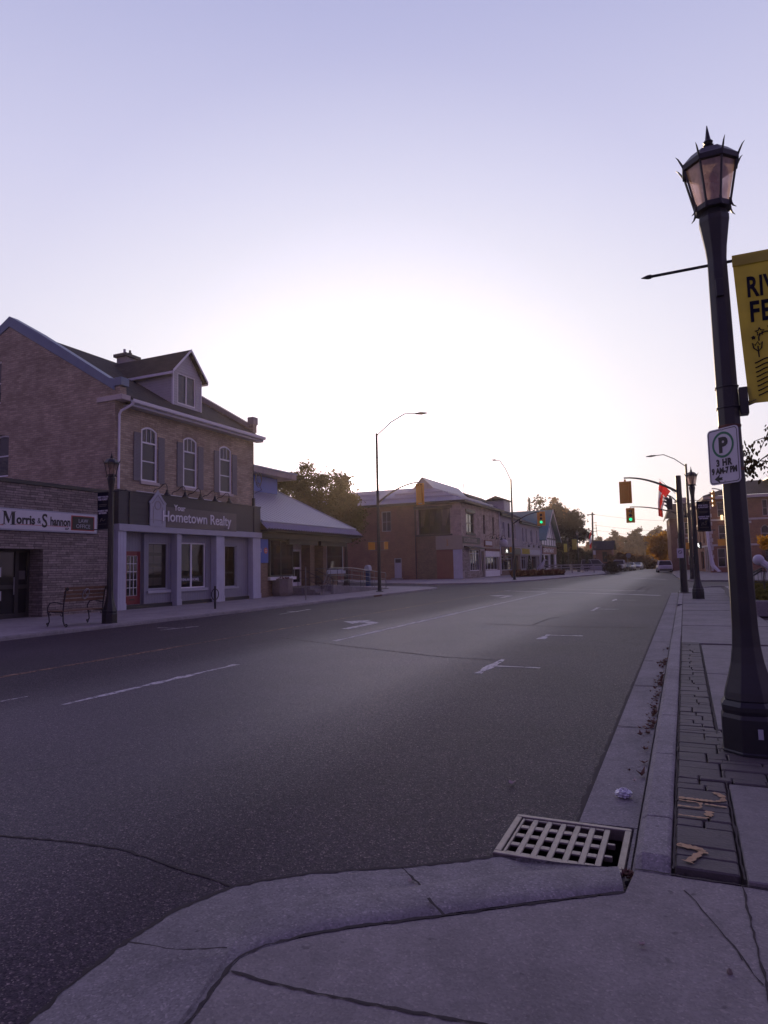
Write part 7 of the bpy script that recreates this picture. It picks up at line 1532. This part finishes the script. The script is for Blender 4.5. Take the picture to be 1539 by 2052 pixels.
for k in range(9): g.tube([FR1.P(6.7+k*.9, E3+2.05, -1.3), FR1.P(6.7+k*.9, E3+3.0, -1.3)], .02, 5)
for z in (2.5, 3.0): g.tube([FR1.P(6.6, E3+z, -1.3), FR1.P(14, E3+z, -1.3)], .02, 5)
g.build('terrace_rail', M['rail'], pt)
c = hy(1446.5, 1037, 86.0); s_ = thing('wall_lantern', 'lit cylinder lantern on the corner of the stone trimmed block', 'wall lamp', c); g = MB(); g.lathe([(.11, -.28), (.13, -.24), (.13, .24), (.11, .28)], c, 10); g.build('lit_tube', M['lantern_on'], s_); g = MB(); g.lathe([(.15, .281), (.15, .34), (.03, .4)], c, 10); g.tube([c+Vector((0, 0, .38)), c+Vector((0, .7, .45))], .03, 5); g.build('bracket', M['trim_dark'], s_)
g = MB(); q = hy(1417, 1000, 84.5); fcl = [hy(x, y, 84.4) for x, y in ((1414, 1065), (1420, 1065), (1417, 1090), (1423, 1090), (1421, 1115), (1427, 1112), (1424, 1134), (1433, 1132), (1438, 1146), (1446, 1145))]
vs = []
for k in range(0, 10, 2):
    for j in range(5): vs.append(fcl[k].lerp(fcl[k+1], j/4)+Vector((0, .12*math.sin(j*2.1+k), 0)))
g.add(vs, [(5*i+j, 5*i+j+1, 5*i+j+6, 5*i+j+5) for i in range(4) for j in range(4)]); tag(g.build('hanging_cloth', M['trim_white']), 'long white cloth trailing down the corner of the stone trimmed block', 'cloth')
rh = thing('red_brick_house', 'plain red brick house with dark hipped roof beyond the stone trimmed block', 'building', (-1.4, 112, 0)); fr_r = Facade(Fr((-1.75, 113, 0), (math.cos(R(4)), math.sin(R(4)), 0)), 0, 9, 0, 8.3, .2)
for (u, a, b) in ((2.0, 5.6, 7.5), (.9, 2.6, 5.0), (2.3, .9, 2.3)): window(fr_r, u, u+1.0, a, b, rh, M['limestone'], M['glass_dark'], 1, ((a+b)/2,), .12)
g = fr_r.mesh(); F = fr_r.fr; g.poly(F.P(0, 0), F.P(0, 8.3), F.P(0, 8.3, -10), F.P(0, 0, -10)); g.build('brick_wall', M['brick_red'], rh)
g = MB(); g.add([F.P(-.6, 8.1, .6), F.P(9, 8.1, .6), F.P(9, 10.6, -2.0), F.P(.25, 10.6, -2.0), F.P(-.6, 8.1, -10), F.P(.25, 10.6, -8)], [(0, 1, 2, 3), (4, 0, 3, 5)]); g.slab(F.P(.25, 10.6, -2), F.P(9, 10.6, -2), F.P(9, 10.6, -8), F.P(.25, 10.6, -8), .1); g.build('roof', M['shingle'], rh)
g = MB(); fbox(g, F, 2.0, 2.9, 10.6, 11.7, -5, -4); g.build('chimney', M['stucco_grey'], rh)
g = MB(); fbox(g, F, 2.1, 3.2, 4.9, 5.2, .003, .05); g.build('lintel', M['limestone'], rh)

# right hand garden
gd = walk('garden_lawn', [(1.72, 20.2), (40, 20.2), (40, 41), (2.6, 41.0), (1.9, 34)], .30, 'soil')
g = MB(); g.prism([(1.78, 20.3, .301), (40, 20.3, .301), (40, 40.9, .301), (2.7, 40.9, .301), (1.98, 34, .301)], (0, 0, .02)); lw_ = g.build('lawn_top', M['grass'], gd)
tufts('lawn_grass', 'rough dark grass of the right hand garden', [(1.8, 20.4), (8, 20.4), (8, 40), (2.7, 40)], 1500, .16, M['leaf_green'], .31)
t_ = thing('garden_wall', 'low concrete retaining wall edging the right hand garden', 'wall', (1.7, 20.2, RZ)); g = MB(); g.box(1.55, 8.0, 20.0, 20.199, RZ-.03, .50); g.box(1.55, 1.715, 20.201, 33, RZ-.03, .44); g.build('wall_blocks', M['kerb'], t_, bevel=.02)
fe = thing('picket_fence', 'low dark iron railing at the back of the right hand garden', 'fence', (3.2, 37, .3))
g = MB()
for k in range(34): g.tube([(2.9+k*.16, 37, .31), (2.9+k*.16, 37, 1.05)], .012, 5)
g.build('bars', M['black_metal'], fe); g = MB()
for z in (.45, .98): g.tube([(2.85, 37, z), (8.3, 37, z)], .016, 5)
g.build('rail', M['black_metal'], fe)
sp = hy(1512, 1185, 27); st = thing('white_garden_statue', 'white rounded garden sculpture with slanted dark legs on the right', 'statue', (sp.x, 27, .3)); c = hy(1520, 1122, 27)
g = MB(); g.ball(c, .19, .17, .19, 14, 9, .03); g.tube([c+Vector((.08, 0, -.08)), c+Vector((.30, 0, -.25)), c+Vector((.42, 0, -.55)), c+Vector((.40, 0, -1.1))], [.13, .12, .13, .10], 9); g.build('body', M['white_sculpt'], st, smooth=True)
g = MB(); g.tube([c+Vector((.1, 0, -.28)), c+Vector((-.2, 0, -.45)), c+Vector((-.42, 0, -.62))], .03, 5); g.tube([c+Vector((.1, 0, -.35)), c+Vector((-.15, 0, -.52)), c+Vector((-.45, 0, -.72))], .03, 5); g.build('leg', M['sign_black'], st)
# ------------------------------------------------------------------ trees
def tree(name, label, base, crown, rad, mat, nclump=26, nleaf=150, s=0.22, group=None, trunk=0.22, seed=1, cr=0.34, cat='tree', shell=0.55):
    """tapered trunk with limbs out to leaf clumps that are spread unevenly through the crown"""
    rr = random.Random(seed); base = Vector(base); crown = Vector(crown); t = thing(name, label, cat, base, group)
    cl = []
    for k in range(nclump):
        d = Vector((rr.gauss(0, 1), rr.gauss(0, 1), rr.gauss(0, 1))).normalized(); f = shell+(1-shell)*rr.random() if rr.random() < 0.75 else rr.random()*0.6
        f *= rr.uniform(0.75, 1.06); cl.append((crown+Vector((d.x*rad[0], d.y*rad[1], d.z*rad[2]))*f, rr.uniform(0.65, 1.25)*cr*(rad[0]+rad[2])/2))
    g = MB(); fork = base.lerp(crown, 0.55); w = Vector((rr.uniform(-.3, .3), rr.uniform(-.3, .3), 0))*rad[0]*.2
    g.tube([base, base.lerp(fork, .08)+Vector((0, 0, 0)), base.lerp(fork, .5)+w, fork, fork.lerp(crown, .6)], [trunk*1.35, trunk, trunk*.85, trunk*.65, trunk*.3], 8)
    for c, r in cl:
        if rr.random() < 0.6: a = fork.lerp(crown, rr.uniform(-.25, .5)); g.tube([a, a.lerp(c, .5)+Vector((0, 0, -.12*rad[2]*rr.random())), c], [trunk*.32, trunk*.18, trunk*.05], 5)
    g.build('trunk', M['bark'], t, smooth=True)
    g = MB()
    for c, r in cl:
        n = int(nleaf*(0.6+0.8*rr.random()))
        for k in range(n):
            d = Vector((rr.gauss(0, 1), rr.gauss(0, 1), rr.gauss(0, .8))); d = d*(r*0.48); p = c+d
            a = Vector((rr.uniform(-1, 1), rr.uniform(-1, 1), rr.uniform(-1, .6))).normalized()*s*rr.uniform(.5, 1.15); b = a.cross(Vector((rr.uniform(-1, 1), rr.uniform(-1, 1), rr.uniform(-1, 1)))).normalized()*s*rr.uniform(.28, .6)
            g.poly(p-a, p+b-a*.1, p+a, p-b-a*.1)
    g.build('crown', mat, t); return t
def tree_px(name, label, cx, cy, rx, ry, Y, mat, ybase=None, rd=None, **kw):
    c = hy(cx, cy, Y); k = (c-EYE).dot(_fw)/F_PX; base = Vector((c.x, c.y, 0.0)); return tree(name, label, base, c, (rx*k, (rd or rx)*k, ry*k), mat, **kw)
G1 = 'trees behind the bank'
tree_px('leafy_tree', 'olive green tree behind the bank roof, left of its group beside the roof tower', 552, 980, 38, 46, 58, M['leaf_green'], nclump=26, nleaf=150, s=.19, seed=3, group=G1)
tree_px('leafy_tree', 'tallest olive green tree behind the bank, in the middle of its group', 608, 990, 50, 58, 55, M['leaf_green'], nclump=40, nleaf=170, s=.19, seed=5, group=G1)
tree_px('leafy_tree', 'olive green tree behind the bank nearest the low sun', 665, 1000, 46, 62, 57, M['leaf_green'], nclump=36, nleaf=170, s=.19, seed=8, group=G1)
tree_px('leafy_tree', 'lower dense tree behind the bank, against the red brick side wing', 692, 1035, 36, 62, 53, M['leaf_green'], nclump=34, nleaf=190, s=.18, seed=11, group=G1)
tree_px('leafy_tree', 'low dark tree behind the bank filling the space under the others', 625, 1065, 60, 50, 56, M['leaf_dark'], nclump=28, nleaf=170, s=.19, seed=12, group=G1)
G2 = 'dark autumn trees past the half timbered house'
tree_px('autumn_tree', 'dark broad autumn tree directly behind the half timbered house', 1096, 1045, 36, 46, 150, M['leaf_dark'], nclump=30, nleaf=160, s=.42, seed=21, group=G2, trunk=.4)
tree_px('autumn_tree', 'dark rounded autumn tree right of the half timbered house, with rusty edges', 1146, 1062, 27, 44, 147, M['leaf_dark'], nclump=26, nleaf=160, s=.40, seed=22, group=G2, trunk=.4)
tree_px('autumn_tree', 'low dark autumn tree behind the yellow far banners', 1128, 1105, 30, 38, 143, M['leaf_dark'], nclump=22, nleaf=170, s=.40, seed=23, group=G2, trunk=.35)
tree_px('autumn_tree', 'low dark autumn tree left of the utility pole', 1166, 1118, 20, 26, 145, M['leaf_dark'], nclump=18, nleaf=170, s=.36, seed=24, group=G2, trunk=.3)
tree_px('autumn_tree', 'tall rusty autumn tree top standing farthest back behind the half timbered house', 1118, 1030, 26, 30, 175, M['leaf_rust'], nclump=20, nleaf=140, s=.45, seed=26, group=G2, trunk=.4)
c = hy(1066, 1146, 146); c.z = 0; h = hy(1066, 998, 146).z; t = thing('spruce_tree', 'slim dark spruce tip left of the dark autumn trees', 'tree', c); g = MB(); g.tube([c, c+Vector((0, 0, h))], [.25, .03], 6); g.build('trunk', M['bark'], t); g = MB(); rr = random.Random(4)
for k in range(1800):
    v = rr.random()**.8; r_ = 2.0*(1-v)*rr.uniform(.4, 1.05)*(0.8+.35*math.sin(v*60))+.05; a = rr.uniform(0, 2*PI); p = c+Vector((r_*math.cos(a), r_*math.sin(a), 1+v*(h-1))); d = Vector((math.cos(a), math.sin(a), -.25))*.42; e = Vector((-math.sin(a), math.cos(a), .1))*.13; g.poly(p-d*.5-e, p+d*.3-e*.6, p+d, p-d*.5+e)
g.build('crown', M['conifer'], t)
# gold maple and rusty scrub by the road end
tree_px('maple_tree', 'golden orange maple beside the white car at the road end', 1322, 1098, 24, 33, 128, M['leaf_gold'], nclump=30, nleaf=150, s=.28, seed=31, trunk=.25, cat='tree')
shrub('roadside_shrub', 'small yellow green shrub right of the white car', hy(1349, 1128, 120), (.9, .8, 1.2), 260, .16, M['leaf_gold'], stem=0)
for k, (x, y, r, l) in enumerate(((1268, 1122, 17, 'rusty brown roadside bush left of the golden maple, above the parked cars'), (1290, 1127, 15, 'rusty brown roadside bush between the stop sign and the golden maple'), (1306, 1134, 12, 'low rusty bush just left of the white car'), (1247, 1116, 12, 'rusty bush behind the white off road car'), (1224, 1118, 10, 'small rusty bush right of the brick hut'))):
    tree_px('rusty_bush', l, x, y, r, r*.95, 150-3*k, M['leaf_rust'], nclump=16, nleaf=130, s=.36, seed=40+k, group='rusty bushes along the far road', trunk=.14, cat='bush')
# wooded rise far behind
g = MB(); hp_ = []
for i in range(25):
    for j in range(7):
        x = -120+i*8; y = 215+j*35; hp_.append((x, y, -.05+9.5*math.exp(-((x+32)/58)**2)*min(1, j/3.0)+0.6*math.sin(i*1.3+j)*min(1, j)))
g.add(hp_, [(i*7+j, (i+1)*7+j, (i+1)*7+j+1, i*7+j+1) for i in range(24) for j in range(6)]); tag(g.build('hill', M['dirt'], smooth=True), kind='structure')
tufts('hill_undergrowth', 'far brown undergrowth covering the wooded rise', [(-75, 200), (10, 200), (10, 300), (-75, 300)], 2600, 4.5, M['leaf_hill'], 2.0)
G3 = 'far trees on the wooded rise'
far = [(1182, 1100, 14, 18, 'behind the utility pole foot'), (1202, 1094, 15, 20, 'just left of the brick hut roof'), (1224, 1083, 16, 22, 'with a pointed top above the brick hut'), (1244, 1090, 14, 18, 'right of the pointed one above the brick hut'), (1262, 1092, 13, 18, 'above the far stop sign'), (1279, 1079, 17, 20, 'tall and round topped, left of the golden maple'), (1298, 1088, 13, 18, 'between the round topped one and the golden maple'), (1316, 1074, 18, 19, 'broad, directly above the golden maple'), (1338, 1080, 15, 19, 'beside the red brick house'), (1256, 1110, 18, 16, 'low, above the parked cars'), (1290, 1108, 18, 16, 'low, left of the golden maple'), (1232, 1112, 16, 14, 'low, behind the white off road car')]
for k, (x, y, rx, ry, w) in enumerate(far):
    tree_px('hill_tree', 'hazy brown tree on the far rise, '+w, x, y, rx, ry, 235+8*(k % 4), M['leaf_hill'] if k % 3 else M['leaf_rust'], nclump=20, nleaf=90, s=.62, seed=60+k, group=G3, trunk=.3)
# street tree at the right edge, its branches reaching into view
tb = Vector((3.25, 11.6, RZ)); t = thing('street_tree', 'thin street tree with dark drooping leaves at the right edge behind the post', 'tree', tb); g = MB()
g.tube([tb, tb+Vector((.02, 0, 1.5)), tb+Vector((-.05, .05, 2.6)), tb+Vector((.1, 0, 3.9))], [.09, .075, .06, .03], 8)
br = []
for (x1, y1, x2, y2, Y) in ((1539, 925, 1508, 930, 10.6), (1545, 880, 1512, 884, 10.9), (1548, 905, 1500, 948, 10.5), (1560, 850, 1530, 862, 11.2), (1545, 940, 1515, 935, 11.0), (1560, 830, 1522, 905, 10.8)):
    a = tb+Vector((-.03, 0, hy(x1, y1, Y).z-tb.z+.15)); b = hy(x1, y1, Y); c = hy(x2, y2, Y); g.tube([a, a.lerp(b, .6)+Vector((0, 0, .06)), b, b.lerp(c, .5)+Vector((0, 0, .03)), c], [.03, .018, .012, .008, .004], 5); br.append((b, c))
g.build('trunk', M['bark'], t, smooth=True)
g = MB(); rr = random.Random(9)
def bigleaf(p, L):
    d = Vector((rr.uniform(-.7, .7), rr.uniform(-.5, .5), -1)).normalized()*L; e = d.cross(Vector((rr.uniform(-1, 1), rr.uniform(-1, 1), .2))).normalized()*L*.26; g.poly(p, p+d*.35+e, p+d*.75+e*.6, p+d, p+d*.75-e*.6, p+d*.35-e)
for (b, c) in br:
    for k in range(10): bigleaf(b.lerp(c, rr.random())+Vector((rr.gauss(0, .04), rr.gauss(0, .1), rr.gauss(0, .05))), rr.uniform(.05, .085))
for (x, y, n, sx) in ((1500, 940, 70, 9), (1497, 905, 36, 6), (1507, 925, 26, 8)):
    q = hy(x, y, 10.6)
    for k in range(n): bigleaf(q+Vector((rr.gauss(0, .055), rr.gauss(0, .12), rr.gauss(0, .075))), rr.uniform(.05, .09))
for k in range(26): p = Vector((rr.uniform(2.5, 3.9), rr.uniform(10.7, 12.4), rr.uniform(2.6, 4.6))); bigleaf(p, .08)
for k in range(320): p = tb+Vector((.25+rr.gauss(0, .45), rr.gauss(0, .5), 3.7+rr.gauss(0, .5))); bigleaf(p, rr.uniform(.06, .09))
g.build('crown', M['leaf_dark'], t)
sp_ = hy(1530, 1150, 30); sp_.z = .3; tree('garden_shrub', 'small shrub with bright yellow leaves in the right hand garden', sp_, hy(1531, 1085, 30), (.42, .4, .42), M['leaf_gold'], nclump=12, nleaf=60, s=.055, seed=77, trunk=.03, cat='shrub')

# ------------------------------------------------------------------ vehicles
M['paint_white_car'] = finish(*(lambda nt: (nt, (0.62, 0.62, 0.66), 0.25, None))(NT('white_car_paint')))
M['paint_silver'] = finish(*(lambda nt: (nt, (0.34, 0.34, 0.38), 0.28, None, .5))(NT('silver_car_paint')))
M['paint_dark'] = finish(*(lambda nt: (nt, (0.05, 0.05, 0.06), 0.25, None, .2))(NT('dark_car_paint')))
def car(name, label, loc, rot, paint, L=4.3, W=1.78, H=1.5, kind='hatch', group=None):
    t = thing(name, label, 'car', (0, 0, 0), group); k = L/4.4; w = W/2
    st = [(-2.2, .82, .42, .62, .88), (-2.1, .95, .28, .66, .98), (-1.2, 1, .22, .68, 1.0), (.9, 1, .22, .68, .97), (1.75, .96, .25, .62, .84), (2.1, .86, .30, .58, .74), (2.2, .72, .4, .55, .66)]
    if kind == 'jeep': st = [(-2.2, .92, .5, .8, 1.15), (-2.1, .96, .45, .8, 1.2), (.6, .96, .45, .8, 1.18), (1.9, .86, .5, .85, 1.12), (2.2, .80, .5, .8, 1.08)]
    g = MB(); vs = []
    for (y, f, a, b, c) in st: ww = w*f; vs += [(-ww*.9, y*k, a), (-ww, y*k, b), (-ww*.93, y*k, c), (0, y*k, c+.03), (ww*.93, y*k, c), (ww, y*k, b), (ww*.9, y*k, a)]
    n = len(st); g.add(vs, [(i*7+j, i*7+j+1, (i+1)*7+j+1, (i+1)*7+j) for i in range(n-1) for j in range(6)]+[(i*7, (i+1)*7, (i+1)*7+6, i*7+6) for i in range(n-1)]+[list(range(7)), [(n-1)*7+j for j in range(7)][::-1]])
    body = g.build('body', paint, t, smooth=True)
    z0 = 1.16 if kind == 'jeep' else .96
    ys = {'hatch': (-2.05, -1.6, .25, 1.15), 'jeep': (-2.1, -2.0, .35, .65), 'sedan': (-1.65, -.95, .25, 1.1), 'van': (-2.1, -1.95, .6, 1.45)}[kind]
    wb, wt = w*.9, w*.74; A = [(-wb, ys[0]*k, z0), (wb, ys[0]*k, z0), (wb, ys[3]*k, z0), (-wb, ys[3]*k, z0), (-wt, ys[1]*k, H-.05), (wt, ys[1]*k, H-.05), (wt, ys[2]*k, H-.05), (-wt, ys[2]*k, H-.05)]
    A = [Vector(p) for p in A]
    def quad(nm, i, j, p, q, m=.06):
        a, b, c, d = A[i], A[j], A[p], A[q]; ce = (a+b+c+d)/4; MB().poly(*[v.lerp(ce, m) for v in (a, b, c, d)]).build(nm, M['glass_dark'], t)
    quad('rear_window', 0, 1, 5, 4); quad('windscreen', 2, 3, 7, 6); quad('side_window', 1, 2, 6, 5); quad('side_window', 3, 0, 4, 7)
    g = MB()
    for i, j in ((0, 4), (1, 5), (2, 6), (3, 7)): g.tube([A[i], A[j]], .045, 5)
    m1, m2 = (A[1]+A[2])/2, (A[5]+A[6])/2; g.tube([m1, m2], .04, 5); m1, m2 = (A[0]+A[3])/2, (A[4]+A[7])/2; g.tube([m1, m2], .04, 5)
    rt = [v+Vector((0, 0, 0)) for v in A[4:]]; g.hexa([v for v in rt]+[Vector((v.x*.9, v.y*.97, H+.01)) for v in rt]); g.build('roof', paint, t)
    for sx in (-1, 1):
        for y in (-1.35*k, 1.35*k):
            g = MB(); c = Vector((sx*(w-.11), y, .32)); N = 18; g.add([c+Vector((dx, .32*math.cos(2*PI*i/N), .32*math.sin(2*PI*i/N))) for dx in (-.1, .105) for i in range(N)], [(i, (i+1) % N, N+(i+1) % N, N+i) for i in range(N)]+[list(range(N))[::-1], [N+i for i in range(N)]]); wh = g.build('wheel', M['tyre'], t)
            MB().disc(c+Vector((sx*.106, 0, 0)), .2, (sx, 0, 0), .012, 14).build('rim', M['steel'], wh)
        g = MB(); yb = -2.17*k; g.hexa([(sx*w*.62, yb, .72), (sx*w*.9, yb+.05, .72), (sx*w*.9, yb+.12, .72), (sx*w*.62, yb+.1, .72), (sx*w*.62, yb+.02, .94), (sx*w*.88, yb+.07, .94), (sx*w*.88, yb+.14, .94), (sx*w*.62, yb+.12, .94)]); g.build('taillight', M['tail'], t)
        g = MB(); yf = 2.13*k; zz = .95 if kind == 'jeep' else .62; g.ball((sx*w*.66, yf, zz), .13, .07, .075 if kind != 'jeep' else .12, 10, 7); g.build('headlight', M['head'], t)
    MB().box(-.26, .26, -2.23*k, -2.19*k, .60, .72).build('number_plate', M['print_white'], t)
    g = MB(); g.box(-w*.8, w*.8, -2.24*k, -2.08*k, .36, .5); g.box(-w*.8, w*.8, 2.08*k, 2.22*k, .34, .46); g.build('bumper', M['trim_dark'], t)
    t.location = loc; t.rotation_euler = (0, 0, rot); return t
p = hy(1333, 1147, 99); car('parked_car', 'white hatchback seen from behind near the golden maple', (p.x-.1, 99.6, 0), R(6), M['paint_white_car'], 4.2, 1.95, 1.62, 'hatch', 'cars along the far road')
p = hy(1238.5, 1146, 114); car('parked_car', 'boxy white off road car facing us beside the hedge', (p.x, 116.5, 0), R(180), M['paint_white_car'], 4.3, 1.95, 1.88, 'jeep', 'cars along the far road')
p = hy(1192, 1146, 117); car('parked_car', 'silver van behind the rail fence, only its upper half showing', (p.x, 117.5, 0), R(-82), M['paint_silver'], 4.7, 1.9, 2.05, 'van', 'cars along the far road')
p = hy(1261, 1146, 124); car('parked_car', 'silver saloon facing us behind the far stop sign', (p.x, 126, 0), R(178), M['paint_silver'], 4.5, 1.8, 1.45, 'sedan', 'cars along the far road')
p = hy(1276, 1146, 132); car('parked_car', 'last pale saloon facing us at the bend beyond the stop sign', (p.x, 135, 0), R(176), M['paint_silver'], 4.5, 1.75, 1.4, 'sedan', 'cars along the far road')
p = hy(1252, 1146, 119); car('parked_car', 'dark saloon tucked behind the white off road car', (p.x, 121.5, 0), R(180), M['paint_dark'], 4.4, 1.75, 1.42, 'sedan', 'cars along the far road')

# ------------------------------------------------------------------ air
def haze():
    nt = NT('haze_air'); v = nt.n('ShaderNodeVolumePrincipled'); v.inputs['Color'].default_value = (1.0, 0.86, 0.82, 1); v.inputs['Density'].default_value = HAZE_D; v.inputs['Anisotropy'].default_value = 0.72
    nt.l(v.outputs[0], nt.out.inputs['Volume']); o = MB().box(-420, 420, -60, 520, -1.2, 40).build('haze', nt.m); tag(o, kind='stuff'); o['label'] = 'thin warm evening haze filling the street'
    return o
HAZE_D = 0.0004
if HAZE_D: haze()
